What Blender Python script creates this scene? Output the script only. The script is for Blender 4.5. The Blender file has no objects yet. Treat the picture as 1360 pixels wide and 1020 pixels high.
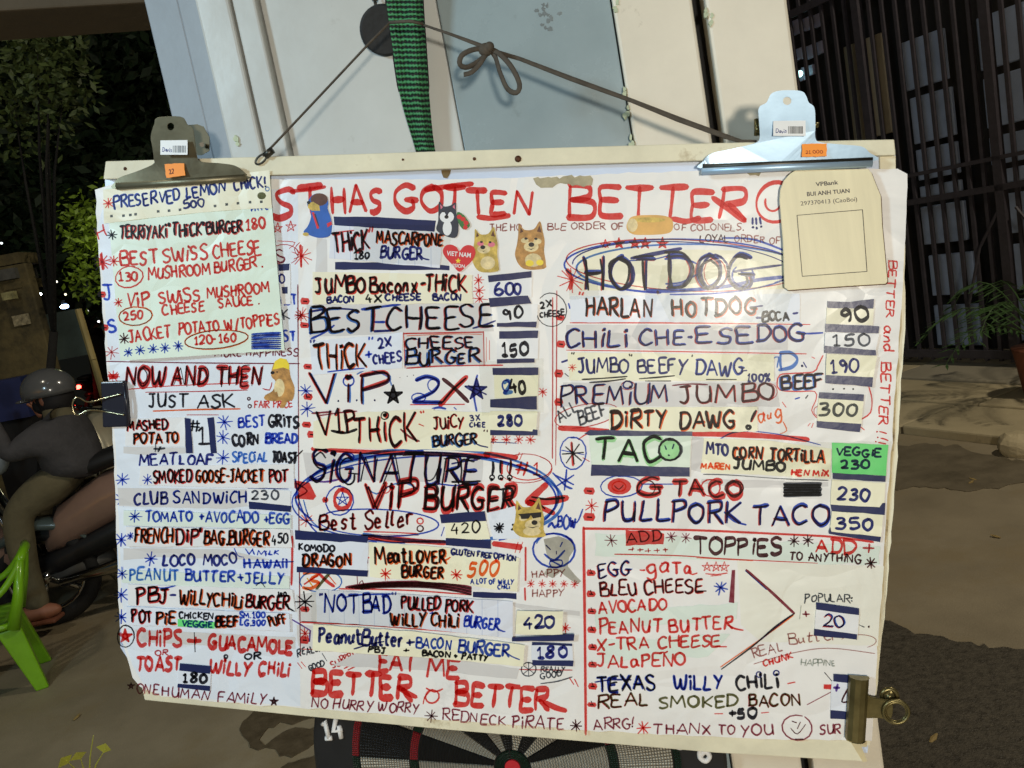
import bpy, bmesh, math, random
from mathutils import Vector, Matrix, noise as mnoise
R = math.radians
rng = random.Random(7)
S = bpy.context.scene
COL = S.collection

# ------------------------------------------------------------------ camera
FPX = 1067.0                       # focal length in photograph pixels (1360 wide)
CAM = Vector((0, 0, 1.45))
_down = Vector((1335, -7126, -1067)).normalized()      # world down seen in camera axes
_up = -_down
_fwd = Vector((0, 0, -1)); _fwd = (_fwd - _up * _fwd.dot(_up)).normalized()
_rt = _fwd.cross(_up).normalized()
ROT = Matrix((_rt, _fwd, _up))     # rows are the world axes in camera axes
cam_d = bpy.data.cameras.new('camera'); cam = bpy.data.objects.new('camera', cam_d); COL.objects.link(cam)
cam.matrix_world = Matrix.Translation(CAM) @ ROT.to_4x4()
cam_d.sensor_width = 36; cam_d.lens = FPX / 1360 * 36; cam_d.clip_start = .02; cam_d.clip_end = 400
S.camera = cam

# ------------------------------------------------------------------ world: night sky, faint moonlight
W = bpy.data.worlds.new('World'); S.world = W; W.use_nodes = True
nt = W.node_tree; bg = nt.nodes['Background']
sky = nt.nodes.new('ShaderNodeTexSky'); sky.sky_type = 'NISHITA'; sky.sun_disc = False
sky.sun_elevation = R(4); sky.sun_rotation = R(200)
nt.links.new(sky.outputs[0], bg.inputs[0]); bg.inputs[1].default_value = 0.012
sd = bpy.data.lights.new('moonlight', 'SUN'); so = bpy.data.objects.new('moonlight', sd); COL.objects.link(so)
sd.energy = 0.02; sd.angle = R(.5); sd.color = (.8, .87, 1)
so.rotation_euler = (R(50), 0, R(20))
S.view_settings.view_transform = 'Standard'; S.view_settings.look = 'None'
S.view_settings.exposure = -0.05; S.view_settings.gamma = 1; S.view_settings.use_curve_mapping = False
S.cycles.use_denoising = True
try: S.cycles.denoising_prefilter = 'ACCURATE'
except Exception: pass
S.cycles.transparent_max_bounces = 48
S.cycles.max_bounces = 6
S.cycles.sample_clamp_indirect = 4

def ray(px, py):
    return (ROT @ Vector(((px - 680) / FPX, -(py - 510) / FPX, -1)))
def hit(px, py, p0, n):
    d = ray(px, py); return CAM + d * ((p0 - CAM).dot(n) / d.dot(n))
def at_dist(px, py, t): return CAM + ray(px, py) * t
def at_z(px, py, z):
    d = ray(px, py); return CAM + d * ((z - CAM.z) / d.z)
# the menu board's plane
_vx = ROT @ Vector((7530, -131, 1067)).normalized()
_vy = ROT @ -Vector((14, -8410, -1067)).normalized()
BN = _vx.cross(_vy).normalized()
if BN.dot(CAM - at_dist(680, 590, 1)) < 0: BN = -BN
BX = _vx; BY = BN.cross(BX).normalized()
B0 = at_dist(680, 590, 1.0)
def PB(px, py, z=0.0): return hit(px, py, B0 + BN * z, BN)
# the wall's plane: vertical, same azimuth
WX = Vector((BX.x, BX.y, 0)).normalized(); WZ = Vector((0, 0, 1)); WN = WX.cross(WZ).normalized()
if WN.dot(CAM - B0) < 0: WN = -WN
W0 = at_dist(680, 300, 1.10)
def PW(px, py, z=0.0): return hit(px, py, W0 + WN * z, WN)

# ------------------------------------------------------------------ lamps of the food stall and the street
def lamp(name, kind, loc, energy, col, size=.2, target=None, spot=None):
    d = bpy.data.lights.new(name, kind); o = bpy.data.objects.new(name, d); COL.objects.link(o)
    d.energy = energy; d.color = col; o.location = loc
    if kind == 'AREA': d.size = size
    else: d.shadow_soft_size = size
    if kind == 'SPOT': d.spot_size = R(spot); d.spot_blend = .6
    if target is not None:
        o.rotation_euler = (Vector(target) - Vector(loc)).to_track_quat('-Z', 'Y').to_euler()
    return o
_g = PB(972, 392); _rd = (_g - CAM).normalized(); _rd = (_rd - BN * 2 * _rd.dot(BN)).normalized()
KEY = _g + _rd * 2.6
lamp('warm_stall_lamp', 'AREA', KEY, 42, (1, .92, .78), .16, PB(900, 600))
lamp('cool_stall_lamp', 'AREA', (-2.1, -.5, 2.55), 38, (.62, .86, 1), .35, PB(380, 500))
lamp('street_lamp_light', 'SPOT', (4.2, 2.2, 5.2), 480, (1, .89, .7), .15, (2.7, 4.6, .3), 135)
lamp('street_lamp_light', 'SPOT', (-2.6, 1.2, 5.0), 105, (1, .9, .7), .15, (-1.6, 3.3, 0), 100)

# ------------------------------------------------------------------ materials
def srgb(c):
    return tuple(((v / 255) / 12.92 if v / 255 <= .04045 else ((v / 255 + .055) / 1.055) ** 2.4) for v in c)
MATS = {}
def mat(name, col, rough=.6, metal=0, var=.12, scale=6, bump=.0, bscale=60, spec=.5, coat=0, dirt=None, dscale=3, dcut=.6, emit=None, estr=1, rvar=0):
    if name in MATS: return MATS[name]
    m = bpy.data.materials.new(name); m.use_nodes = True; t = m.node_tree; n = t.nodes; L = t.links
    p = n['Principled BSDF']; p.inputs['Roughness'].default_value = rough; p.inputs['Metallic'].default_value = metal
    p.inputs['Specular IOR Level'].default_value = spec
    if coat: p.inputs['Coat Weight'].default_value = coat; p.inputs['Coat Roughness'].default_value = .08
    tc = n.new('ShaderNodeTexCoord')
    nz = n.new('ShaderNodeTexNoise'); nz.inputs['Scale'].default_value = scale; nz.inputs['Detail'].default_value = 8; nz.inputs['Roughness'].default_value = .65
    L.new(tc.outputs['Object'], nz.inputs['Vector'])
    mr = n.new('ShaderNodeMapRange'); mr.inputs['From Min'].default_value = .3; mr.inputs['From Max'].default_value = .7
    mr.inputs['To Min'].default_value = 1 - var; mr.inputs['To Max'].default_value = 1 + var * .6
    L.new(nz.outputs['Fac'], mr.inputs['Value'])
    mx = n.new('ShaderNodeMix'); mx.data_type = 'RGBA'; mx.blend_type = 'MULTIPLY'; mx.inputs['Factor'].default_value = 1
    mx.inputs['A'].default_value = (*col, 1); L.new(mr.outputs[0], mx.inputs['B'])
    out = mx.outputs['Result']
    if dirt:
        n2 = n.new('ShaderNodeTexNoise'); n2.inputs['Scale'].default_value = dscale; n2.inputs['Detail'].default_value = 10; n2.inputs['Roughness'].default_value = .7
        L.new(tc.outputs['Object'], n2.inputs['Vector'])
        m2 = n.new('ShaderNodeMapRange'); m2.inputs['From Min'].default_value = dcut; m2.inputs['From Max'].default_value = dcut + .12
        L.new(n2.outputs['Fac'], m2.inputs['Value'])
        x2 = n.new('ShaderNodeMix'); x2.data_type = 'RGBA'; L.new(m2.outputs[0], x2.inputs['Factor'])
        L.new(out, x2.inputs['A']); x2.inputs['B'].default_value = (*dirt, 1); out = x2.outputs['Result']
    L.new(out, p.inputs['Base Color'])
    if rvar:
        m3 = n.new('ShaderNodeMapRange'); m3.inputs['From Min'].default_value = .3; m3.inputs['From Max'].default_value = .7
        m3.inputs['To Min'].default_value = max(.03, rough - rvar); m3.inputs['To Max'].default_value = rough + rvar
        L.new(nz.outputs['Fac'], m3.inputs['Value']); L.new(m3.outputs[0], p.inputs['Roughness'])
    if bump:
        n4 = n.new('ShaderNodeTexNoise'); n4.inputs['Scale'].default_value = bscale; n4.inputs['Detail'].default_value = 6
        L.new(tc.outputs['Object'], n4.inputs['Vector'])
        b = n.new('ShaderNodeBump'); b.inputs['Strength'].default_value = 1; b.inputs['Distance'].default_value = bump
        L.new(n4.outputs['Fac'], b.inputs['Height']); L.new(b.outputs[0], p.inputs['Normal'])
    if emit:
        p.inputs['Emission Color'].default_value = (*emit, 1); p.inputs['Emission Strength'].default_value = estr
    MATS[name] = m; return m

def paper(name, c, lines=False, crease=.0028, rough=.42):
    """written-on paper under clear tape: soft sheen, creases, faint stains, optional ruled lines"""
    if name in MATS: return MATS[name]
    m = mat(name, srgb(c), rough, var=.045, scale=9, spec=.45, dirt=srgb([v * .86 for v in c]), dscale=5, dcut=.62, rvar=.14)
    t = m.node_tree; n = t.nodes; L = t.links; p = n['Principled BSDF']; tc = [x for x in n if x.type == 'TEX_COORD'][0]
    a = n.new('ShaderNodeTexNoise'); a.inputs['Scale'].default_value = 6.5; a.inputs['Detail'].default_value = 3; a.inputs['Distortion'].default_value = 1.2
    v = n.new('ShaderNodeTexVoronoi'); v.feature = 'DISTANCE_TO_EDGE'; v.inputs['Scale'].default_value = 7
    nd = n.new('ShaderNodeTexNoise'); nd.inputs['Scale'].default_value = 4
    ad = n.new('ShaderNodeVectorMath'); ad.operation = 'MULTIPLY_ADD'; ad.inputs[1].default_value = (.35, .35, .35)
    L.new(tc.outputs['Object'], nd.inputs['Vector']); L.new(nd.outputs['Color'], ad.inputs[0]); L.new(tc.outputs['Object'], ad.inputs[2])
    L.new(tc.outputs['Object'], a.inputs['Vector']); L.new(ad.outputs[0], v.inputs['Vector'])
    mr = n.new('ShaderNodeMapRange'); mr.inputs['From Max'].default_value = .12; mr.inputs['To Max'].default_value = .22
    L.new(v.outputs['Distance'], mr.inputs['Value'])
    su = n.new('ShaderNodeMath'); su.operation = 'ADD'; L.new(a.outputs['Fac'], su.inputs[0]); L.new(mr.outputs[0], su.inputs[1])
    b = n.new('ShaderNodeBump'); b.inputs['Distance'].default_value = crease * 2.2; b.inputs['Strength'].default_value = .9
    L.new(su.outputs[0], b.inputs['Height']); L.new(b.outputs[0], p.inputs['Normal'])
    if lines:
        src = p.inputs['Base Color'].links[0].from_socket
        dt = n.new('ShaderNodeVectorMath'); dt.operation = 'DOT_PRODUCT'; dt.inputs[1].default_value = BX
        L.new(tc.outputs['Object'], dt.inputs[0])
        q = n.new('ShaderNodeMath'); q.operation = 'MODULO'; q.inputs[1].default_value = .0205
        ab = n.new('ShaderNodeMath'); ab.operation = 'ADD'; ab.inputs[1].default_value = 5; L.new(dt.outputs['Value'], ab.inputs[0]); L.new(ab.outputs[0], q.inputs[0])
        lt = n.new('ShaderNodeMath'); lt.operation = 'LESS_THAN'; lt.inputs[1].default_value = .0012; L.new(q.outputs[0], lt.inputs[0])
        sc = n.new('ShaderNodeMath'); sc.operation = 'MULTIPLY'; sc.inputs[1].default_value = .35; L.new(lt.outputs[0], sc.inputs[0])
        x = n.new('ShaderNodeMix'); x.data_type = 'RGBA'; L.new(sc.outputs[0], x.inputs['Factor']); L.new(src, x.inputs['A'])
        x.inputs['B'].default_value = (.25, .35, .6, 1); L.new(x.outputs['Result'], p.inputs['Base Color'])
    return m

INKC = {'R': (222, 56, 52), 'r': (196, 60, 62), 'O': (240, 96, 36), 'B': (34, 66, 184), 'b': (58, 112, 200), 'N': (26, 34, 118), 'K': (22, 22, 30),
        'k': (70, 74, 84), 'M': (128, 42, 58), 'm': (158, 96, 92), 'D': (70, 28, 34), 'G': (84, 84, 46), 'P': (96, 60, 150), 'V': (172, 226, 168), 'g': (150, 158, 150), 'Y': (240, 170, 40)}
def ink(k):
    nm = 'ink_' + {'R': 'red', 'r': 'thin_red', 'O': 'orange', 'B': 'blue', 'b': 'light_blue', 'N': 'navy', 'K': 'black', 'k': 'faded_black', 'M': 'maroon', 'm': 'faded_maroon', 'D': 'dark_brown', 'G': 'olive', 'P': 'purple', 'V': 'green', 'g': 'grey', 'Y': 'yellow'}[k]
    if nm in MATS: return MATS[nm]
    m = bpy.data.materials.new(nm); m.use_nodes = True; t = m.node_tree; n = t.nodes; L = t.links
    n.remove(n['Principled BSDF']); out = n['Material Output']
    c = [math.sqrt(v) for v in srgb(INKC[k])]
    tr = n.new('ShaderNodeBsdfTransparent'); gl = n.new('ShaderNodeBsdfGlossy'); gl.inputs['Roughness'].default_value = .35
    tc = n.new('ShaderNodeTexCoord'); nz = n.new('ShaderNodeTexNoise'); nz.inputs['Scale'].default_value = 190; nz.inputs['Detail'].default_value = 6; nz.inputs['Roughness'].default_value = .7
    L.new(tc.outputs['Object'], nz.inputs['Vector'])
    mr = n.new('ShaderNodeMapRange'); mr.inputs['From Min'].default_value = .35; mr.inputs['From Max'].default_value = .75; mr.inputs['To Max'].default_value = .42
    L.new(nz.outputs['Fac'], mr.inputs['Value'])
    x = n.new('ShaderNodeMix'); x.data_type = 'RGBA'; x.inputs['A'].default_value = (*c, 1)
    x.inputs['B'].default_value = (*[v * .5 + .5 for v in c], 1); L.new(mr.outputs[0], x.inputs['Factor']); L.new(x.outputs['Result'], tr.inputs['Color'])
    mx = n.new('ShaderNodeMixShader'); mx.inputs[0].default_value = .015; L.new(tr.outputs[0], mx.inputs[1]); L.new(gl.outputs[0], mx.inputs[2])
    L.new(mx.outputs[0], out.inputs['Surface']); MATS[nm] = m; return m

# ------------------------------------------------------------------ object helpers
def wloc(o):
    v = Vector((0, 0, 0))
    while o is not None: v = v + o.location; o = o.parent
    return v
def tag(o, label=None, cat=None, group=None, kind=None):
    if label: o['label'] = label
    if cat: o['category'] = cat
    if group: o['group'] = group
    if kind: o['kind'] = kind
    return o
def empty(name, loc, label=None, cat=None, group=None):
    o = bpy.data.objects.new(name, None); COL.objects.link(o); o.location = loc; o.empty_display_size = .05
    return tag(o, label, cat, group)
def mk(name, vs, fs, m, parent=None, loc=None, smooth=False, mi=None, uvs=None):
    """one mesh object; vs are world points; its origin is loc (or the parent's origin)"""
    base = wloc(parent) if parent else Vector((0, 0, 0))
    org = Vector(loc) if loc is not None else base
    me = bpy.data.meshes.new(name); me.from_pydata([tuple(Vector(v) - org) for v in vs], [], fs)
    ms = m if isinstance(m, (list, tuple)) else [m]
    for x in ms: me.materials.append(x)
    if mi:
        me.polygons.foreach_set('material_index', mi)
    if smooth: me.polygons.foreach_set('use_smooth', [True] * len(me.polygons))
    if uvs:
        ul = me.uv_layers.new(name='UVMap')
        for lp in me.loops: ul.data[lp.index].uv = uvs[lp.vertex_index]
    me.update()
    o = bpy.data.objects.new(name, me); COL.objects.link(o)
    if parent: o.parent = parent
    o.location = org - base
    return o
class MB:
    def __init__(s): s.v = []; s.f = []; s.mi = []
    def add(s, vs, fs, mi=0):
        b = len(s.v); s.v += [Vector(x) for x in vs]; s.f += [tuple(i + b for i in f) for f in fs]; s.mi += [mi] * len(fs)
    def box(s, c, ax, ay, az, mi=0):
        c = Vector(c); vs = [c + ax * i + ay * j + az * k for i in (-1, 1) for j in (-1, 1) for k in (-1, 1)]
        s.add(vs, [(0, 1, 3, 2), (4, 6, 7, 5), (0, 4, 5, 1), (2, 3, 7, 6), (0, 2, 6, 4), (1, 5, 7, 3)], mi)
    def tube(s, pts, r, n=8, mi=0, flat=None, caps=True):
        pts = [Vector(p) for p in pts]; rs = r if isinstance(r, (list, tuple)) else [r] * len(pts)
        T = [(pts[min(i + 1, len(pts) - 1)] - pts[max(i - 1, 0)]).normalized() for i in range(len(pts))]
        u = T[0].orthogonal().normalized() if flat is None else (flat - T[0] * flat.dot(T[0])).normalized()
        vs = []; fs = []
        for i, p in enumerate(pts):
            u = (u - T[i] * u.dot(T[i])).normalized(); w = T[i].cross(u)
            k = .35 if flat is not None else 1
            for j in range(n):
                a = 2 * math.pi * j / n; vs.append(p + (u * math.cos(a) * k + w * math.sin(a)) * rs[i])
        for i in range(len(pts) - 1):
            for j in range(n): fs.append((i * n + j, i * n + (j + 1) % n, (i + 1) * n + (j + 1) % n, (i + 1) * n + j))
        if caps: fs += [tuple(range(n - 1, -1, -1)), tuple((len(pts) - 1) * n + j for j in range(n))]
        s.add(vs, fs, mi)
    def ball(s, c, rx, ry=None, rz=None, nu=14, nv=9, mi=0, ax=None):
        ry = ry or rx; rz = rz or rx; A = ax or (Vector((1, 0, 0)), Vector((0, 1, 0)), Vector((0, 0, 1))); c = Vector(c); vs = []; fs = []
        for i in range(nv + 1):
            th = math.pi * i / nv
            for j in range(nu):
                ph = 2 * math.pi * j / nu
                vs.append(c + A[0] * rx * math.sin(th) * math.cos(ph) + A[1] * ry * math.sin(th) * math.sin(ph) + A[2] * rz * math.cos(th))
        for i in range(nv):
            for j in range(nu): fs.append((i * nu + j, (i + 1) * nu + j, (i + 1) * nu + (j + 1) % nu, i * nu + (j + 1) % nu))
        s.add(vs, fs, mi)
    def build(s, name, m, parent=None, loc=None, smooth=False): return mk(name, s.v, s.f, m, parent, loc, smooth, s.mi)
def bevel(o, w, seg=2):
    b = o.modifiers.new('bevel', 'BEVEL'); b.width = w; b.segments = seg; b.limit_method = 'ANGLE'; b.angle_limit = R(40); return o
def slab(pts, z0, z1, P=PB, n0=0):
    """prism with the outline pts (photograph pixels projected onto the board or wall) between the plane offsets z0 < z1; returns verts, faces"""
    f0 = z0 if callable(z0) else (lambda x, y: z0); f1 = z1 if callable(z1) else (lambda x, y: z1)
    top = [P(x, y, f1(x, y)) for x, y in pts]
    nrm = BN if P is PB else WN
    bot = [t + nrm * (f0(x, y) - f1(x, y)) for t, (x, y) in zip(top, pts)]
    n = len(pts); vs = top + bot
    ar = sum(pts[i][0] * pts[(i + 1) % n][1] - pts[(i + 1) % n][0] * pts[i][1] for i in range(n))
    idx = list(range(n)) if ar < 0 else list(range(n - 1, -1, -1))
    fs = [tuple(idx), tuple(n + i for i in reversed(idx))]
    for k in range(n):
        a, b = idx[k], idx[(k + 1) % n]; fs.append((b, a, n + a, n + b))
    return vs, fs
def crom(p, step=2.5, closed=False):
    """Catmull-Rom through the points"""
    if len(p) < 3: return p
    out = []; n = len(p)
    rngi = range(n) if closed else range(n - 1)
    for i in rngi:
        g = lambda k: p[k % n] if closed else p[max(0, min(n - 1, k))]
        a, b, c, d = g(i - 1), g(i), g(i + 1), g(i + 2)
        m = max(2, min(14, int(math.dist(b, c) / step) + 1))
        for k in range(m):
            t = k / m
            out.append(tuple(.5 * (2 * b[j] + (c[j] - a[j]) * t + (2 * a[j] - 5 * b[j] + 4 * c[j] - d[j]) * t * t + (3 * b[j] - a[j] - 3 * c[j] + d[j]) * t ** 3) for j in range(len(b))))
    if not closed: out.append(tuple(p[-1]))
    return out

# ------------------------------------------------------------------ handwriting: single-stroke letters, drawn as marker ribbons
# strokes in cap-height units, '~' = smooth curve, last number = advance width
GL = {}
def _g(ch, w, s):
    st = []
    for q in s.split('|'):
        sm = q.startswith('~'); q = q.lstrip('~')
        st.append((sm, [tuple(float(a) for a in pt.split(',')) for pt in q.split()]))
    GL[ch] = (w, st)
for ln in '''A .72;0,0 .36,1 .72,0|.1,.36 .64,.34
B .62;.04,1 .02,0|~.0,.98 .5,1 .52,.68 .06,.53|~.06,.53 .62,.5 .6,.06 -.02,.0
C .62;~.6,.88 .35,1.02 .05,.75 .02,.3 .25,-.02 .62,.14
D .68;.04,.98 .03,0|~-.04,1 .45,.98 .68,.55 .45,.08 -.02,0
E .55;~.56,1 .04,.97 .02,.5 .03,.02 .58,.03|.04,.52 .46,.54
F .54;~.56,1 .04,.97 .03,.5 .0,0|.04,.53 .44,.55
G .7;~.62,.88 .35,1.02 .05,.72 .04,.28 .32,-.02 .6,.12 .6,.42|.34,.45 .74,.42
H .66;.02,1 .04,0|.62,1 .6,0|.04,.5 .6,.53
I .12;.06,1 .06,0
i .12;.06,.74 .05,0|~.06,1.0 .11,.96 .06,.92 .02,.97 .07,1.01
J .52;.02,.98 .56,1|~.36,.98 .36,.3 .24,.0 .0,.12
K .62;.03,1 .03,0|.58,.98 .08,.44 .62,0
L .5;~.06,1 .04,.4 .04,.03 .5,.04
M .86;.0,0 .1,1 .42,.3 .74,1 .84,0
N .7;.02,0 .06,1 .6,.02 .66,1
O .68;~.36,1 .06,.8 .02,.35 .3,0 .62,.25 .62,.75 .32,1.0
P .58;.06,.98 .02,-.06|~-.02,.98 .48,1.02 .54,.68 .08,.46
Q .7;~.36,1 .04,.7 .1,.1 .5,.05 .66,.55 .34,1|.4,.25 .7,-.08
R .62;.05,.98 .02,0|~-.02,.98 .5,1.02 .52,.66 .06,.5|.2,.5 .64,0
S .58;~.56,.9 .34,1.02 .06,.84 .2,.56 .5,.4 .5,.12 .22,-.02 .0,.12
T .64;-.02,.98 .66,1|.32,.98 .3,0
U .64;~.03,1 .03,.35 .2,.0 .5,.1 .6,.5|.6,1 .6,.0
V .62;0,1 .3,0 .64,1
W .92;~0,1 .1,.3 .22,.0 .36,.3 .46,.75|~.46,.75 .55,.2 .68,.0 .82,.4 .92,1
X .62;.0,1 .62,0|.6,1 .02,0
Y .6;.0,1 .3,.5|.6,1 .34,.55 .12,-.08
Z .58;.0,1 .56,.98 .02,.03 .6,.02
0 .56;~.3,1 .04,.75 .04,.25 .3,0 .54,.3 .52,.78 .26,1
1 .4;.06,.74 .24,1 .22,0|.04,0 .42,.0
2 .56;~.04,.8 .25,1 .5,.8 .36,.4 .02,.02|.02,.03 .58,.04
3 .54;~.02,.92 .34,1 .46,.76 .18,.53|~.18,.53 .54,.42 .42,.04 .0,.06
4 .56;.34,1 .02,.36 .56,.38|.42,.62 .38,-.04
5 .54;.52,.98 .12,.96|~.12,.96 .08,.56 .44,.56 .5,.18 .24,-.02 .0,.08
6 .54;~.46,1 .12,.66 .04,.2 .3,0 .52,.24 .34,.48 .06,.3
7 .52;.0,.97 .52,.98 .18,0
8 .54;~.44,.9 .24,1 .06,.8 .28,.54 .5,.26 .28,0 .04,.2 .26,.52 .46,.78 .4,.94
9 .52;~.46,.8 .26,1 .04,.74 .22,.52 .46,.72|~.46,.8 .48,.4 .4,0
# .7;.24,1 .12,0|.54,1 .42,0|.0,.66 .68,.68|.0,.34 .64,.36
+ .5;.25,.78 .25,.2|.0,.48 .5,.5
- .4;.02,.5 .4,.52
. .12;~.03,.05 .09,.06 .07,.0 .03,.04
, .12;.08,.08 .02,-.14
! .14;.1,1 .06,.3|~.04,.06 .09,.06 .06,.0 .03,.05
: .14;~.04,.62 .1,.6 .06,.55 .04,.61|~.04,.16 .1,.14 .06,.08 .04,.15
/ .5;.5,1.1 .0,-.2
% .7;.62,1 .08,0|~.16,.98 .02,.8 .2,.66 .3,.84 .16,.98|~.56,.36 .42,.16 .58,.0 .7,.2 .56,.36
" .22;.04,1.08 .02,.8|.18,1.08 .15,.8
' .1;.05,1.06 .03,.82
( .28;~.26,1.1 .04,.7 .04,.25 .26,-.12
) .28;~.02,1.1 .24,.7 .24,.25 .02,-.12
a .52;~.44,.5 .22,.62 .02,.34 .14,.02 .36,.14 .46,.5|~.46,.6 .44,.2 .54,.0
b .5;.05,1 .04,0|~.05,.4 .3,.6 .48,.3 .28,.0 .04,.12
c .44;~.42,.5 .22,.62 .02,.3 .2,-.02 .44,.12
d .54;~.44,.48 .22,.6 .02,.3 .2,-.02 .44,.2|.46,1 .47,0
e .48;~.04,.3 .42,.36 .26,.62 .04,.36 .16,.0 .46,.1
g .52;~.44,.5 .22,.62 .02,.34 .16,.06 .44,.2|~.46,.6 .46,-.2 .24,-.42 .02,-.28
h .5;.05,1 .04,0|~.05,.35 .28,.6 .44,.4 .46,0
k .5;.05,1 .04,0|.42,.6 .08,.26 .46,0
l .22;~.08,1 .05,.4 .1,.02 .22,.04
n .52;.05,.6 .05,0|~.05,.35 .28,.62 .44,.4 .48,0
o .5;~.26,.62 .03,.4 .1,.04 .36,.02 .48,.34 .24,.62
r .4;.05,.6 .05,0|~.05,.35 .2,.58 .4,.54
s .44;~.4,.52 .2,.62 .06,.46 .34,.24 .26,.0 .0,.06
t .42;~.2,.98 .18,.3 .24,.0 .42,.08|.0,.66 .42,.68
u .52;~.04,.6 .06,.14 .26,.0 .44,.2|~.46,.6 .45,.2 .54,.0
v .46;.0,.6 .22,0 .46,.6
x .48;.02,.6 .46,0|.46,.6 .0,0
y .48;.0,.6 .24,.08|.46,.6 .1,-.36
m .8;.04,.6 .04,0|~.04,.36 .22,.6 .36,.4 .37,0|~.37,.36 .56,.6 .7,.4 .74,0
w .76;~.0,.6 .1,.06 .24,.02 .38,.5|~.38,.5 .46,.04 .6,.06 .76,.6
j .3;~.2,.6 .18,-.1 .02,-.3|.2,.85 .22,.8
p .5;.04,.62 .02,-.4|~.04,.46 .3,.64 .48,.32 .28,.0 .04,.1
~ .5;~0,.5 .16,.62 .34,.46 .5,.6'''.split('\n'):
    a, b = ln.split(';', 1); ch, w = a[0], float(a[2:]); _g(ch, w, b)

def strokes_of(text, x0, y0, x1, y1, h, jit=.05, seed=0, vert=False, shear=0.0):
    """polylines in pixels of one line of writing from (x0,y0) to (x1,y1) along its baseline, letters h high"""
    r = random.Random(seed * 7919 + len(text) * 31 + int(x0 * 3 + y0))
    sp = .2; tot = 0; adv = []
    for ch in text:
        w = .42 if ch == ' ' else GL[ch][0]; adv.append((tot, w)); tot += w + (sp if ch != ' ' else 0)
    tot -= sp; L = math.hypot(x1 - x0, y1 - y0); sx = L / max(tot, .1)
    d = ((x1 - x0) / L, (y1 - y0) / L) if L else (1, 0); u = (d[1], -d[0])
    res = []
    for ch, (a, w) in zip(text, adv):
        if ch == ' ': continue
        ox = a + r.uniform(-.05, .05); oy = r.gauss(0, jit * .9); sc = 1 + r.gauss(0, jit * 1.1); rot = r.gauss(0, jit * .9); sh = shear + r.gauss(0, jit)
        for sm, pts in GL[ch][1]:
            q = []
            for (gx, gy) in pts:
                gx += r.gauss(0, jit * .45); gy += r.gauss(0, jit * .45)
                gx2 = gx * sc + gy * sh; gy2 = gy * sc + gx * rot + oy
                X = (gx2 + ox) * sx; Y = gy2 * h
                q.append((x0 + d[0] * X + u[0] * Y, y0 + d[1] * X + u[1] * Y))
            if sm: q = crom(q, max(1.0, h * .09))
            elif len(q) == 2:
                (ax, ay), (bx, by) = q; l = math.hypot(bx - ax, by - ay); bw = r.gauss(0, .025) * l
                nx, ny = (-(by - ay) / (l or 1), (bx - ax) / (l or 1))
                q = [(ax, ay), ((ax + bx) / 2 + nx * bw, (ay + by) / 2 + ny * bw), (bx, by)]; q = crom(q, max(2, h * .2))
            res.append(q)
    return res

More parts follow.
